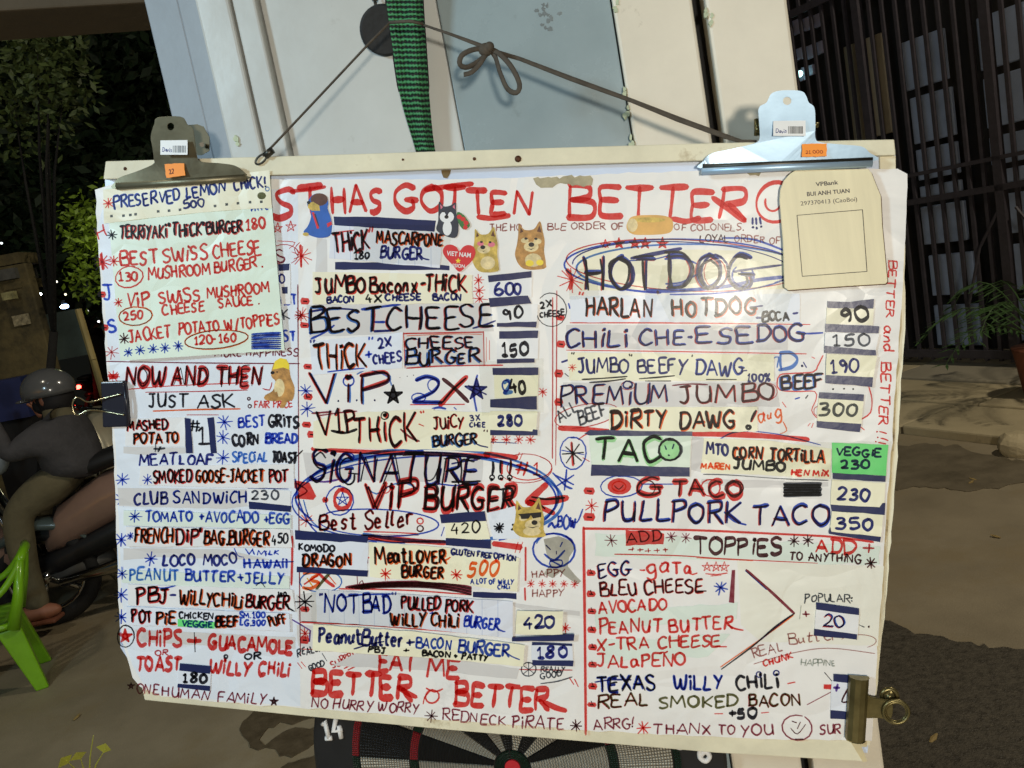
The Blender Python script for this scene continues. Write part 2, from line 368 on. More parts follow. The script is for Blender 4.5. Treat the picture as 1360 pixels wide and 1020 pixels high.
class Ink:
    """collects marker ribbons as one mesh; every ribbon lies a few microns above the one before"""
    def __init__(s): s.v = []; s.f = []; s.mi = []; s.keys = []; s.k = 0; s.bb = [1e9, 1e9, -1e9, -1e9]; s.r = random.Random(11)
    def mid(s, key):
        if key not in s.keys: s.keys.append(key)
        return s.keys.index(key)
    def ribbon(s, pts, w, key, lay=0, taper=.75):
        pts = [p for i, p in enumerate(pts) if i == 0 or math.dist(p, pts[i - 1]) > .25]
        if len(pts) < 2:
            if not pts: return
            pts = [pts[0], (pts[0][0] + .4, pts[0][1] + .2)]
        # split at sharp turns
        seg = [pts[0]]; runs = []
        for i in range(1, len(pts) - 1):
            seg.append(pts[i]); a = (pts[i][0] - pts[i - 1][0], pts[i][1] - pts[i - 1][1]); b = (pts[i + 1][0] - pts[i][0], pts[i + 1][1] - pts[i][1])
            c = (a[0] * b[0] + a[1] * b[1]) / (math.hypot(*a) * math.hypot(*b) + 1e-9)
            if c < .45: runs.append(seg); seg = [pts[i]]
        seg.append(pts[-1]); runs.append(seg)
        mi = s.mid(key)
        for q in runs: s._run(q, w, mi, lay, taper)
    def _run(s, q, w, mi, lay, taper):
        n = len(q); z0 = lay * 8e-6 + (s.k % 5) * 1.3e-6; s.k += 1
        lf = []; rt = []; ph = s.r.uniform(0, 50)
        for i in range(n):
            a = q[max(0, i - 1)]; b = q[min(n - 1, i + 1)]; dx, dy = b[0] - a[0], b[1] - a[1]; l = math.hypot(dx, dy) or 1
            t = i / (n - 1); ww = w * (1 + .38 * mnoise.noise(Vector((ph + t * 2.4, w, 0)))) * (1 - (1 - taper) * (1 if t in (0, 1) else 0)) / 2
            if w >= 4: ww *= .62 + .58 * abs(dx) / l          # chisel nib: broad across, thinner down
            nx, ny = -dy / l * ww, dx / l * ww; z = z0 + 8e-7 * t
            lf.append((q[i][0] + nx, q[i][1] + ny, z)); rt.append((q[i][0] - nx, q[i][1] - ny, z))
        a, b = q[0], q[1]; l = math.dist(a, b) or 1; c0 = (a[0] - (b[0] - a[0]) / l * w * .28, a[1] - (b[1] - a[1]) / l * w * .28, z0)
        a, b = q[-1], q[-2]; l = math.dist(a, b) or 1; c1 = (a[0] - (b[0] - a[0]) / l * w * .28, a[1] - (b[1] - a[1]) / l * w * .28, z0 + 8e-7)
        base = len(s.v); s.v += lf + rt + [c0, c1]
        for i in range(n - 1): s.f.append((base + i, base + i + 1, base + n + i + 1, base + n + i)); s.mi.append(mi)
        s.f.append((base + 2 * n, base, base + n)); s.f.append((base + 2 * n + 1, base + 2 * n - 1, base + n - 1)); s.mi += [mi, mi]
        for x, y, z in lf + rt: s.bb = [min(s.bb[0], x), min(s.bb[1], y), max(s.bb[2], x), max(s.bb[3], y)]
    def blot(s, poly, key, lay=0):
        mi = s.mid(key); z = lay * 8e-6 + (s.k % 5) * 1.3e-6; s.k += 1; b = len(s.v); s.v += [(x, y, z) for x, y in poly]
        s.f.append(tuple(range(b, b + len(poly)))); s.mi.append(mi)
        for x, y in poly: s.bb = [min(s.bb[0], x), min(s.bb[1], y), max(s.bb[2], x), max(s.bb[3], y)]

STACK = []           # (bbox, top) of every card, strip and sticker lying on the board so far
FLAT = []            # the same for ink and tape flush with the sheets
def zfor(bb, thick, lo=0.0, gap=2e-5, flat=False):
    z = lo + gap
    for (b, top) in (FLAT if flat else STACK + FLAT):
        if bb[0] < b[2] and bb[2] > b[0] and bb[1] < b[3] and bb[3] > b[1]: z = max(z, top + gap)
    (FLAT if flat else STACK).append((tuple(bb), z + thick)); return z
BOARD_Z = 0.0
def ink_obj(I, parent, name='lettering', P=PB, fixed=None, label=None):
    if not I.f: return None
    thick = max(v[2] for v in I.v) + 5e-6
    z = fixed if fixed is not None else zfor(I.bb, thick, BOARD_Z, flat=parent is board)
    o = mk(name, [P(x, y, z + dz) for x, y, dz in I.v], I.f, [ink(k) for k in I.keys], parent, mi=I.mi)
    if label: o['label'] = label
    return o
# styles: passes of (ink, width factor, dx, dy)
ST = {
    'R': [('R', 1, 0, 0)], 'r': [('r', 1, 0, 0)], 'B': [('B', 1, 0, 0)], 'b': [('b', 1, 0, 0)], 'K': [('K', 1, 0, 0)], 'N': [('N', 1, 0, 0)], 'M': [('M', 1, 0, 0)],
    'm': [('m', 1, 0, 0)], 'D': [('D', 1, 0, 0)], 'k': [('k', 1, 0, 0)], 'O': [('O', 1, 0, 0)], 'G': [('G', 1, 0, 0)], 'g': [('g', 1, 0, 0)], 'V': [('V', 1, 0, 0)], 'P': [('P', 1, 0, 0)],
    'KO': [('O', 1.0, 1.3, .9), ('K', .9, 0, 0)],           # black over an orange shadow
    'KR': [('R', 1.0, 1.1, .8), ('K', .85, 0, 0)],
    'RK': [('R', 1.35, .4, .2), ('D', .5, 0, 0)],            # thick red traced dark
    'BR': [('r', .6, -1.4, 1.0), ('B', 1.0, 0, 0), ('N', .4, .8, .4)],
    'BB': [('b', .9, .8, .5), ('N', .8, -.2, -.2)],
    'NR': [('r', .6, -1.0, .8), ('b', .6, 1.2, .3), ('K', .8, 0, 0)],
    'NB': [('b', .8, -1.6, 1.2), ('r', .5, 1.2, .4), ('K', .8, 0, 0)],
    'RB': [('R', .9, 0, 0), ('b', .55, 1.7, 1.0), ('D', .5, -.4, 0)],
    'DR': [('R', .8, .7, .5), ('D', .8, 0, 0)],
    'GR': [('r', .6, -.8, .5), ('G', .85, 0, 0)],
    'PR': [('r', .6, -1.1, 1.0), ('N', .8, 0, 0), ('b', .4, 1.0, -.4)],
    'KV': [('V', 1.6, 1, 1), ('K', .9, 0, 0), ('K', .5, 1.4, .6)],
    'BN': [('B', 1, 0, 0), ('N', .5, .3, .2)],
}
_seed = [0]
def T(I, text, x0, y0, x1, y1, h, w=2.0, st='K', jit=.05, shear=0.0, lay0=0):
    w = w * 1.28 if w < 4 else w * 1.12
    _seed[0] += 1; base = strokes_of(text, x0, y0, x1, y1, h, jit, _seed[0], shear=shear)
    for k, (c, f, dx, dy) in enumerate(ST[st]):
        r = random.Random(_seed[0] * 13 + k)
        for q in base:
            a, b = r.gauss(0, .22), r.gauss(0, .22)
            if k: q = [(x + r.gauss(0, .12), y + r.gauss(0, .12)) for x, y in q]
            I.ribbon([(x + dx + a, y + dy + b) for x, y in q], w * f, c, lay0 + k)
def AST(I, x, y, r, st='B', w=1.6, n=4):
    rr = random.Random(int(x * 7 + y)); a0 = rr.uniform(-.15, .15)
    for k in range(n):
        a = a0 + math.pi * k / n + math.pi / 2 + rr.uniform(-.12, .12); l1 = r * rr.uniform(.85, 1.15); l2 = r * rr.uniform(.85, 1.15)
        I.ribbon([(x + math.cos(a) * l1, y + math.sin(a) * l1), (x + rr.uniform(-.4, .4), y + rr.uniform(-.4, .4)), (x - math.cos(a) * l2, y - math.sin(a) * l2)], w, st, 0)
def STAR(I, x, y, r, st='R', w=1.4, fill=False):
    rr = random.Random(int(x + y * 3)); p = [(x + math.cos(-math.pi / 2 + k * 4 * math.pi / 5) * r * rr.uniform(.9, 1.1), y + math.sin(-math.pi / 2 + k * 4 * math.pi / 5) * r * rr.uniform(.9, 1.1)) for k in range(5)]
    for k in range(5): I.ribbon([p[k], p[(k + 1) % 5]], w, st, k % 2)
    if fill: I.blot([(x + math.cos(-math.pi / 2 + k * math.pi / 5) * (r * (.8 if k % 2 == 0 else .42)), y + math.sin(-math.pi / 2 + k * math.pi / 5) * (r * (.8 if k % 2 == 0 else .42))) for k in range(10)], st, 2)
def OV(I, x, y, rx, ry, st='R', w=1.5, a0=-100, a1=275, tilt=0, wob=.04, lay=0):
    rr = random.Random(int(x * 3 + y * 5 + rx)); p = []; ph = rr.uniform(0, 6)
    n = max(14, int((rx + ry) / 2.6)); n = min(n, 90)
    for k in range(n + 1):
        t = k / n; a = R(a0 + (a1 - a0) * t); m = 1 + wob * math.sin(2.3 * a + ph) + wob * .5 * (t - .5)
        X, Y = math.cos(a) * rx * m, math.sin(a) * ry * m; c, s_ = math.cos(R(tilt)), math.sin(R(tilt)); p.append((x + X * c - Y * s_, y + X * s_ + Y * c))
    I.ribbon(p, w, st, lay)
def LN(I, pts, w=1.5, st='R', lay=0, sm=True): I.ribbon(crom(pts, 6) if sm and len(pts) > 2 else pts, w, st, lay)
def DASH(I, x, y, w=9, h=6, st='R'):
    I.ribbon([(x - w / 2, y - h * .05), (x + w / 2, y + h * .05)], h, st, 0, 1); I.ribbon([(x - w * .25, y), (x + w * .3, y + .5)], h * .3, 'K', 1)
def jag(pts, amp=.6, step=14, seed=1):
    """torn or hand-cut edge: subdivide and wobble"""
    r = random.Random(seed); o = []
    for i, a in enumerate(pts):
        b = pts[(i + 1) % len(pts)]; n = max(1, int(math.dist(a, b) / step))
        for k in range(n):
            t = k / n; o.append((a[0] + (b[0] - a[0]) * t + (r.gauss(0, amp) if k else 0), a[1] + (b[1] - a[1]) * t + (r.gauss(0, amp) if k else 0)))
    return o
def sheet(name, pts, m, parent, thick=1.2e-4, lo=0.0, label=None, amp=.35, curl=0):
    pts = jag(pts, amp, 12, int(pts[0][0] + pts[0][1])) if amp else pts
    xs = [p[0] for p in pts]; ys = [p[1] for p in pts]
    lift = name in ('paper_strip', 'price_card')
    if lift: lo = max(lo, 0) + 2.5e-4
    flat = parent is board and name in ('paper_patch', 'stain', 'menu_sheet')
    if flat: thick = min(thick, 4e-5)
    z = zfor((min(xs), min(ys), max(xs), max(ys)), thick, max(lo, BOARD_Z), flat=flat)
    if lift:       # cards and strips stand a little proud on their tape, each by its own amount
        g = random.Random(int(sum(xs))).uniform(3e-4, 1.1e-3); z += g; STACK[-1] = (STACK[-1][0], STACK[-1][1] + g)
        vs, fs = slab(pts, z - g * .6, z + thick)
    else: vs, fs = slab(pts, z, z + thick)
    o = mk(name, vs, fs, m, parent)
    if label: o['label'] = label
    return o

# ------------------------------------------------------------------ the menu board
P_W = paper('paper_white', (232, 233, 236)); P_C = paper('paper_cream', (240, 237, 210)); P_G = paper('paper_pale_green', (222, 236, 222))
P_T = paper('paper_grey_tape', (212, 210, 210)); P_L = paper('paper_ruled', (222, 226, 238), lines=True); P_Y = paper('paper_old_cream', (236, 232, 208))
P_M = paper('paper_mint', (220, 232, 224)); P_B = paper('paper_bluish', (226, 232, 244)); P_GR = paper('paper_green', (112, 226, 130))
NAVY = mat('navy_tape', srgb((33, 42, 88)), .32, var=.12, scale=30, bump=.0003, bscale=90, spec=.55)
M_WOOD = mat('cream_painted_wood', srgb((226, 220, 194)), .55, var=.2, scale=9, bump=.0012, bscale=40, dirt=srgb((150, 128, 88)), dscale=9, dcut=.60)
M_PLY = mat('board_edge_ply', srgb((205, 190, 150)), .7, var=.25, scale=18, bump=.001, bscale=70, dirt=srgb((110, 88, 58)), dscale=14, dcut=.56)
M_FACE = mat('whiteboard_face', srgb((206, 218, 240)), .25, var=.06, scale=8, dirt=srgb((110, 92, 62)), dscale=16, dcut=.66)
M_GLUE = mat('glue_residue', srgb((120, 98, 62)), .8, var=.4, scale=40, bump=.001)
M_GLUE2 = mat('dried_glue', srgb((176, 166, 138)), .8, var=.35, scale=60, bump=.001)
M_SCREW = mat('rusty_steel', srgb((92, 58, 40)), .6, metal=.6, var=.4, scale=60)
board = empty('menu_board', B0, 'large hand-lettered menu board hung by a cord in front of the white pillar', 'menu board')
def bslab(name, pts, z0, z1, m, parent=board, bv=0, **k):
    vs, fs = slab(pts, z0, z1); o = mk(name, vs, fs, m, parent, **k)
    if bv: bevel(o, bv)
    return o
bslab('backing_board', [(139, 226), (1189, 199), (1192, 420), (1172, 800), (1152, 1000), (780, 972), (196, 915), (160, 860)], -.019, -.006, M_FACE)
bslab('top_rail', [(140, 214), (420, 206), (700, 197), (940, 190), (1188, 185), (1190, 206), (940, 213), (700, 220), (420, 231), (137, 238)], -.006, .006, M_WOOD, bv=.0012)
bslab('side_stile', [(1168, 207.5), (1190, 206.5), (1192, 420), (1176, 800), (1158, 985), (1140, 972), (1158, 800), (1172, 430)], -.009, -.0032, M_WOOD, bv=.001)
bslab('bottom_rail', [(186, 905), (420, 936), (780, 962), (1138, 984), (1150, 1012), (950, 1000), (600, 970), (400, 951), (192, 930)], -.009, -.0032, M_WOOD, bv=.0012)
bslab('corner_piece', [(1129, 984), (1141, 984), (1152, 1011), (1146, 1012)], -.0032, -.0026, M_PLY)
for k, (a, b) in enumerate([((1196, 226), (1151, 992)), ((1201, 229), (1155, 990))]):
    e = [(a[0] - 7, a[1] + 3), (a[0], a[1]), (a[0] + 1.5, 420), (a[0] - 12, 640), (a[0] - 26, 820), (b[0], b[1]), (b[0] - 8, b[1])]
    bslab('board_layer', jag(e, .8, 16, k), -.0055 + k * -.0016 + .0016, -.0040 - k * .0016 + .0016, [M_PLY, P_Y][k])
MAIN = [(126, 252), (156, 242), (250, 240), (345, 239), (470, 238), (600, 238), (700, 235), (820, 231), (940, 226), (1060, 225), (1192, 224), (1205, 231), (1203, 300), (1196, 420),
        (1186, 560), (1176, 700), (1167, 830), (1158, 984), (1060, 982), (980, 980), (860, 974), (780, 970), (640, 960), (560, 953), (470, 946), (395, 940), (300, 933), (215, 925),
        (186, 912), (176, 900), (172, 884), (164, 858), (160, 830), (157, 780), (154, 700), (151, 600), (143, 500), (138, 430), (131, 340)]
bslab('menu_sheet', jag(MAIN, .7, 14, 4), -.0024, 0, paper('menu_sheet_paper', (236, 235, 234)))
# cool light tinted into the left sheet's paper, warm light into the right patch
sheet('menu_sheet', [(130, 300), (140, 262), (396, 250), (396, 700), (399, 938), (300, 931), (216, 922), (190, 908), (176, 884), (166, 850), (161, 780), (158, 700), (154, 600), (147, 500), (141, 430)], paper('menu_sheet_cool_tint', (226, 233, 244)), board, 2e-4)
sheet('paper_patch', [(979, 745), (1174, 752), (1166, 858), (1010, 852), (984, 830)], paper('paper_patch_warm_tint', (234, 233, 222)), board)
for pts, m in [([(1050, 846), (1160, 850), (1152, 975), (1046, 972)], P_Y)]: pass
# glue marks where an old sheet was torn off
for k, (pts, m) in enumerate([([(708, 237), (784, 233), (786, 246), (760, 247), (744, 243), (730, 249), (712, 245)], M_GLUE2), ([(586, 220), (600, 219.6), (598, 230), (594, 237), (589, 236)], M_GLUE),
               ([(425, 222.5), (450, 221.5), (447, 228), (432, 228)], M_GLUE), ([(600, 219.6), (652, 218.6), (640, 222), (612, 224)], M_GLUE), ([(990, 228), (1012, 227), (1008, 234), (996, 233)], M_GLUE2)]):
    z = .0004 if m is M_GLUE2 else -.0055
    vs, fs = slab(jag(pts, 1.2, 5, k), z - .0002, z + .0003); mk('glue_mark', vs, fs, m, board)
for x, y, r, m in [(688, 211, 4.3, M_SCREW), (166, 224, 2.4, M_SCREW), (630, 211, 2.2, M_SCREW), (535, 212, 1.6, M_SCREW)]:
    b = MB(); c = PB(x, y, .0066); rr = r / 1067; b.ball(c, rr, rr, rr * .5, 12, 6, ax=(BX, BY, BN)); b.build('screw', m, board, smooth=True)

def new(): return Ink()
def put(I, parent=board, **k): return ink_obj(I, parent, **k)
def bars(parent, *polys):
    for p in polys: sheet('tape_bar', p, NAVY, parent, 8e-5, amp=.3)
def card(poly, m, *tops, label=None):
    o = sheet('price_card', poly, m, board, 1.5e-4, label=label); return o

# --- headline in red brush
I = new()
for t, a in [('ST', (364, 289, 430, 287, 38)), ('HAS', (440, 284, 508, 282, 34)), ('GOTTEN', (523, 279, 708, 285, 31)), ('BETTER', (752, 286, 990, 292, 40))]:
    T(I, t, *a, w=6.4, st='R', jit=.045, shear=.04)
LN(I, [(386, 254), (408, 252), (432, 248)], 4.5); LN(I, [(564, 252), (600, 247), (628, 244)], 6); LN(I, [(634, 288), (655, 290), (677, 286)], 6)
LN(I, [(892, 290), (912, 294), (930, 289)], 5.5); LN(I, [(946, 262), (968, 278), (990, 294)], 7)
OV(I, 1031, 269, 27, 26, 'R', 4.5, 60, 330); OV(I, 1027, 268, 11, 12, 'R', 3, 20, 200)
put(I)
I = new(); STAR(I, 369, 303, 7); STAR(I, 386, 301, 7.5); OV(I, 376, 338, 21, 13, 'r', 1.3, 100, 420); T(I, 'S', 368, 348, 380, 347, 17, 2, 'M'); LN(I, [(368, 320), (392, 322), (384, 330)], 1)
LN(I, [(399, 326), (400, 354)], 6.5); AST(I, 401, 340, 13, 'R', 1.5, 5); LN(I, [(398, 322), (391, 331), (397, 342)], 1.2, 'r'); put(I)
p = sheet('paper_strip', [(372, 352), (385, 351), (386, 404), (374, 404)], P_W, board); bars(p, [(369, 351), (384.5, 350), (384, 359), (370, 360)], [(374, 381), (382, 381), (382, 390), (375, 390)])
I = new(); T(I, '0', 371, 376, 378, 376, 13, 2, 'N'); put(I, p)
# --- strip: THiCK MASCARPONE BURGER
bars(board, [(443, 287.5), (500, 288), (579, 293), (577, 308), (500, 303), (444, 299)], [(445, 348), (520, 349), (597, 353), (597, 359), (445, 358)])
p = sheet('paper_strip', [(439, 299), (588, 309), (584, 356), (437, 343)], P_L, board, label='ruled paper strip lettered Thick Mascarpone Burger 180')
I = new(); T(I, 'THiCK', 443, 334, 490, 330, 25, 3.2, 'KR'); T(I, '"', 491, 330, 497, 330, 22, 1.8, 'R'); T(I, 'MASCARPONE', 500, 323, 587, 327, 15.5, 2.8, 'KO'); T(I, '180', 470, 344, 491, 344, 10, 2, 'K')
T(I, 'BURGER', 505, 342, 560, 345, 14.5, 2.6, 'N'); LN(I, [(556, 336), (562, 343), (570, 345)], 2.2, 'N'); LN(I, [(443, 309), (452, 308), (470, 306)], 1.8, 'R'); put(I, p)
sheet('paper_patch', [(421, 316), (434, 318), (436, 405), (416, 404)], P_T, board)
# --- JUMBO Bacon X-THiCK
p = sheet('paper_strip', [(415, 361), (627, 365), (628, 403), (415, 404)], P_Y, board, label='cream strip lettered Jumbo Bacon X-Thick')
I = new(); T(I, 'JUMBO', 420, 390, 484, 388, 20, 3.4, 'KR'); T(I, 'Bacon', 491, 388, 542, 388, 20, 3.2, 'KR'); T(I, 'x-', 548, 389, 564, 388, 22, 3, 'KR'); T(I, 'THiCK', 564, 387, 619, 387, 22, 3.2, 'KR')
T(I, 'BACON', 435, 402.5, 470, 401, 8, 2.2, 'N'); T(I, '4X', 486, 401, 506, 401, 9.5, 2.2, 'K'); T(I, 'CHEESE', 512, 399.5, 559, 398.5, 8.5, 2.3, 'N'); T(I, 'BACON', 575, 399, 613, 399, 8.5, 2.3, 'N'); put(I, p)
I = new(); AST(I, 635.6, 372, 7, 'R', 1.5); AST(I, 636.6, 386, 7, 'R', 1.5); AST(I, 637, 397, 7, 'R', 1.5); LN(I, [(628, 396), (648, 398)], 1.4); put(I)
# --- BEST-CHEESE
p = sheet('paper_patch', [(407, 405), (652, 402), (656, 440), (540, 443), (411, 448)], P_T, board)
I = new(); T(I, 'BEST', 413, 442, 505, 438, 30, 4.2, 'NB', .06); LN(I, [(480, 411), (510, 407), (532, 404)], 3.4, 'B'); LN(I, [(411, 414), (440, 410), (470, 411)], 2.6, 'N'); T(I, '-', 498, 429, 512, 429, 4, 2.6, 'B')
T(I, 'CHEESE', 514, 437, 654, 434, 29, 4.0, 'NR', .05); LN(I, [(413, 450), (430, 442), (444, 432)], 3, 'B'); LN(I, [(628, 436), (645, 431), (658, 426)], 2.6, 'N'); LN(I, [(497, 440), (520, 439)], 4, 'N'); put(I)
# --- THiCK 2X CHEESE / CHEESE BURGER
p = sheet('paper_strip', [(411, 454), (535, 441), (534, 489), (415, 498)], P_B, board, label='white strip lettered Thick 2x Cheese')
I = new(); T(I, 'THiCK', 420, 490, 486, 485, 31, 3.6, 'KO', .05); T(I, '"', 413, 465, 419, 464, 12, 2, 'N'); T(I, '"', 490, 460, 496, 459, 12, 2, 'B'); T(I, '2X', 502, 463, 521, 461, 13, 2.6, 'N'); T(I, '+', 486, 478, 495, 477, 14, 2.4, 'B')
T(I, 'CHEES', 496, 483, 533, 480, 13, 2.4, 'N'); LN(I, [(435, 494), (460, 491), (484, 489)], 2, 'B'); put(I, p)
p = sheet('paper_patch', [(536, 441), (643, 439), (645, 485), (537, 490)], P_T, board)
I = new(); LN(I, [(536, 443), (590, 442), (642, 441)], 2); LN(I, [(536, 442), (538, 488)], 1.6); LN(I, [(642, 440), (643, 486)], 1.8); LN(I, [(540, 489), (590, 486), (668, 485)], 1.8); LN(I, [(540, 446), (600, 443.6), (640, 444)], 1, 'O')
T(I, 'CHEESE', 540, 463, 630, 461, 15, 2.6, 'NR', .06); T(I, 'BURGER', 540, 485, 637, 481, 17, 2.8, 'NB', .07); LN(I, [(646, 448), (646, 480)], 1); LN(I, [(650, 452), (650, 478)], 1); put(I)
# --- V.i.P * 2X
I = new(); T(I, 'V', 414, 536, 446, 533, 38, 6, 'RB'); T(I, 'i', 456, 535, 463, 535, 38, 5, 'RB'); OV(I, 463, 506, 7, 7, 'B', 2); T(I, 'P', 477, 536, 516, 532, 37, 5.2, 'RB', shear=.1)
for x in (449, 472, 497): T(I, '.', x, 532, x + 2, 532, 9, 2.4, 'N')
STAR(I, 522, 525, 13, 'K', 3.4, True); LN(I, [(474, 497), (490, 491), (514, 500), (520, 512)], 2, 'b'); put(I)
I = new(); T(I, '2', 550, 533, 584, 536, 32, 4.2, 'BN', .06); OV(I, 556, 528, 9, 6, 'B', 1.8); OV(I, 575, 512, 7, 8, 'B', 1.6); LN(I, [(620, 500), (604, 516), (584, 538)], 7.5, 'R'); LN(I, [(588, 503), (604, 516), (622, 534)], 5, 'D'); LN(I, [(619, 502), (602, 517), (588, 534)], 3, 'K')
LN(I, [(545, 537.5), (617, 537)], 2, 'R'); STAR(I, 633, 518, 15, 'N', 2.6, True); LN(I, [(634, 498), (629, 520), (633, 546)], 2.6, 'B'); LN(I, [(622, 512), (646, 524)], 2.6, 'N'); LN(I, [(574, 543), (583, 541), (592, 543)], 3, 'B'); LN(I, [(603, 541), (606, 544)], 2.2, 'B')
for x, y in ((531, 502), (541, 500), (549, 499)): T(I, '.', x, y, x + 1, y, 5, 1.4, 'K')
put(I)
# --- left margin marks of the middle column
I = new()
for x, y in ((405, 400), (404.6, 432), (409, 487), (409, 527), (407, 564), (414, 577)): DASH(I, x, y, 9, 7)
AST(I, 401, 418, 10, 'R', 1.4, 5); AST(I, 406, 519, 9, 'B', 1.8); AST(I, 408, 543, 10, 'B', 1.8); AST(I, 398, 419, 7, 'r', 1.2); put(I)
# --- X1P THiCK
p = sheet('paper_strip', [(416, 560), (450, 549), (576, 543), (575, 597), (416, 595)], P_Y, board, label='cream strip lettered Thick in tall black and red letters')
I = new(); T(I, 'V1P', 424, 576, 474, 573, 27, 4, 'KR', .06); LN(I, [(424, 552), (452, 548), (474, 546)], 2, 'M'); T(I, 'THiCK', 470, 588, 552, 585, 35, 4.4, 'KR', .05); LN(I, [(440, 572), (458, 575), (474, 570)], 3.4, 'K'); LN(I, [(532, 570), (545, 581), (557, 586)], 3, 'M')
OV(I, 511, 552, 5, 5, 'K', 1.8); T(I, '"', 558, 558, 565, 557, 12, 1.8, 'R'); LN(I, [(556, 563), (563, 566)], 1.8); LN(I, [(414, 549), (426, 548), (440, 547)], 2.4, 'M'); put(I, p)
p = sheet('paper_strip', [(575, 545), (656, 548), (651, 600), (573, 597)], P_C, board, label='cream strip lettered Juicy Burger 3x Cheese')
I = new(); T(I, 'JUiCY', 576, 570, 616, 568, 15, 2.4, 'DR'); T(I, 'BURGER', 576, 593, 634, 590, 14.5, 2.5, 'NB'); LN(I, [(630, 588), (638, 592), (648, 594)], 2, 'N'); T(I, '3X', 625, 559, 637, 558, 7, 1.6, 'N'); T(I, 'CHEE', 625, 567, 644, 567, 6, 1.6, 'N'); T(I, '"', 643, 580, 649, 580, 9, 1.5, 'D'); put(I, p)
# --- thick red rules
I = new(); LN(I, [(414, 596), (480, 600), (560, 602), (650, 606)], 5, 'R'); LN(I, [(644, 603), (686, 608)], 9, 'R'); LN(I, [(418, 596), (500, 603), (600, 605)], 1.6, 'M'); put(I)
# --- SiGNATURE ViP BURGER with its big blue loops
sheet('paper_patch', [(402, 601), (642, 608), (640, 642), (408, 636)], P_T, board)
I = new(); OV(I, 571, 661, 178, 58, 'b', 4, 205, 480, 1, .02); OV(I, 567, 663, 172, 63, 'B', 2.6, 150, 415, 2, .03, 1); OV(I, 573, 658, 166, 64, 'b', 3.4, 190, 400, 2, .03, 2); OV(I, 564, 664, 170, 60, 'B', 2, 100, 300, -2, .04)
LN(I, [(392, 636), (398, 668), (414, 700), (440, 716), (500, 720)], 2, 'B'); LN(I, [(403, 664), (412, 690), (432, 706)], 1.8, 'b'); put(I)
I = new(); T(I, 'SiGNATURE', 412, 639, 634, 642, 36, 3.6, 'BR', .05, .05); T(I, 'SiGNATURE', 414, 640, 632, 641, 35, 1.8, 'K', .06, .05, 3); OV(I, 461, 607, 9, 6, 'B', 1.8)
LN(I, [(535, 605), (556, 604), (576, 605)], 2, 'D'); LN(I, [(600, 616), (620, 612), (634, 611)], 2.6, 'N'); LN(I, [(600, 640), (620, 640), (638, 639)], 3, 'K'); LN(I, [(410, 637), (430, 640), (449, 637)], 2.6, 'P'); put(I)
I = new()
for x, s in ((651.5, 'K'), (663, 'KR'), (675, 'DR')): T(I, '!', x, 637, x + 3, 637, 24, 3, s); OV(I, x + 2, 634, 3, 3, 'K', 2)
T(I, '#1', 685, 630, 717, 631, 17, 2.2, 'R'); OV(I, 703, 621, 29, 17, 'R', 1.4, -60, 200); OV(I, 698, 622, 34, 20, 'r', 1.2, -120, 150); LN(I, [(686, 609), (690, 601)], 1.6); LN(I, [(690, 611), (694, 602)], 1.6); put(I)
I = new(); I.blot([(392, 638), (411, 641), (420, 659), (416, 664), (390, 662), (398, 654), (389, 646)], 'R', 0); LN(I, [(394, 642), (408, 652), (396, 660)], 2.4, 'M', 1); DASH(I, 432, 664, 5, 7)
OV(I, 455, 663, 11, 13, 'R', 5.5); OV(I, 451, 665, 18, 20, 'B', 1.9); STAR(I, 455, 663, 9, 'B', 1.8); put(I)
I = new(); T(I, 'ViP', 485, 675, 552, 673, 31, 5.2, 'RK', .05, .06); T(I, 'ViP', 487, 675, 550, 673, 31, 2.0, 'KR', .05, .06, 2); T(I, 'BURGER', 563, 676, 682, 678, 30, 5.0, 'RK', .05, .06); T(I, 'BURGER', 565, 676, 681, 679, 30, 2.8, 'K', .05, .06, 2)
LN(I, [(486, 646), (500, 656), (520, 644), (540, 642), (555, 650)], 2, 'b', 4); LN(I, [(564, 650), (580, 643), (604, 645), (620, 642)], 2, 'B', 4); OV(I, 512, 650, 6, 5, 'R', 1.6, lay=4); put(I)
I = new(); LN(I, [(754, 661), (726, 666), (700, 668)], 8, 'R'); LN(I, [(699, 668), (712, 656), (726, 643)], 7.5, 'R', 1); LN(I, [(700, 667), (718, 674), (736, 682)], 6, 'R', 2); LN(I, [(750, 661), (726, 663), (706, 660)], 3, 'K', 3); LN(I, [(703, 664), (714, 668), (724, 676)], 2.4, 'K', 3)
AST(I, 751, 638, 14, 'B', 2.6, 3); LN(I, [(734, 628), (742, 636), (752, 646), (760, 649)], 2.4, 'B'); put(I)
I = new(); T(I, 'Best Seller', 424, 704, 546, 698, 21, 3, 'DR', .06, .1); OV(I, 558, 692, 4, 4, 'R', 2.2); OV(I, 558, 702, 4, 4, 'D', 2); LN(I, [(483, 706), (520, 707), (556, 709)], 1.8); LN(I, [(480, 710), (556, 711)], 1.2, 'M')
OV(I, 502, 694, 80, 18, 'B', 1.8, -150, 215, 3, .03); AST(I, 407, 691, 10, 'R', 1.4); LN(I, [(590, 700), (586, 712)], 1.8, 'B'); put(I)
I = new(); LN(I, [(480, 713), (530, 717), (592, 721)], 6, 'R'); LN(I, [(655, 722), (692, 727)], 8, 'R'); LN(I, [(482, 711), (520, 720), (590, 718)], 1.4, 'D'); LN(I, [(688, 720), (684, 734)], 1.4); LN(I, [(694, 720), (690, 734)], 1.4); put(I)
c_ = card([(591, 694), (645, 691), (651, 716), (592, 716)], P_C, label='price card 420 beside the words Best Seller')
bars(c_, [(584, 683.5), (644, 679), (646, 692), (586, 695)], [(592, 714.5), (652, 717.5), (652, 729), (592, 724)])
I = new(); T(I, '420', 600, 709, 637, 707, 15, 1.8, 'K'); put(I, c_)
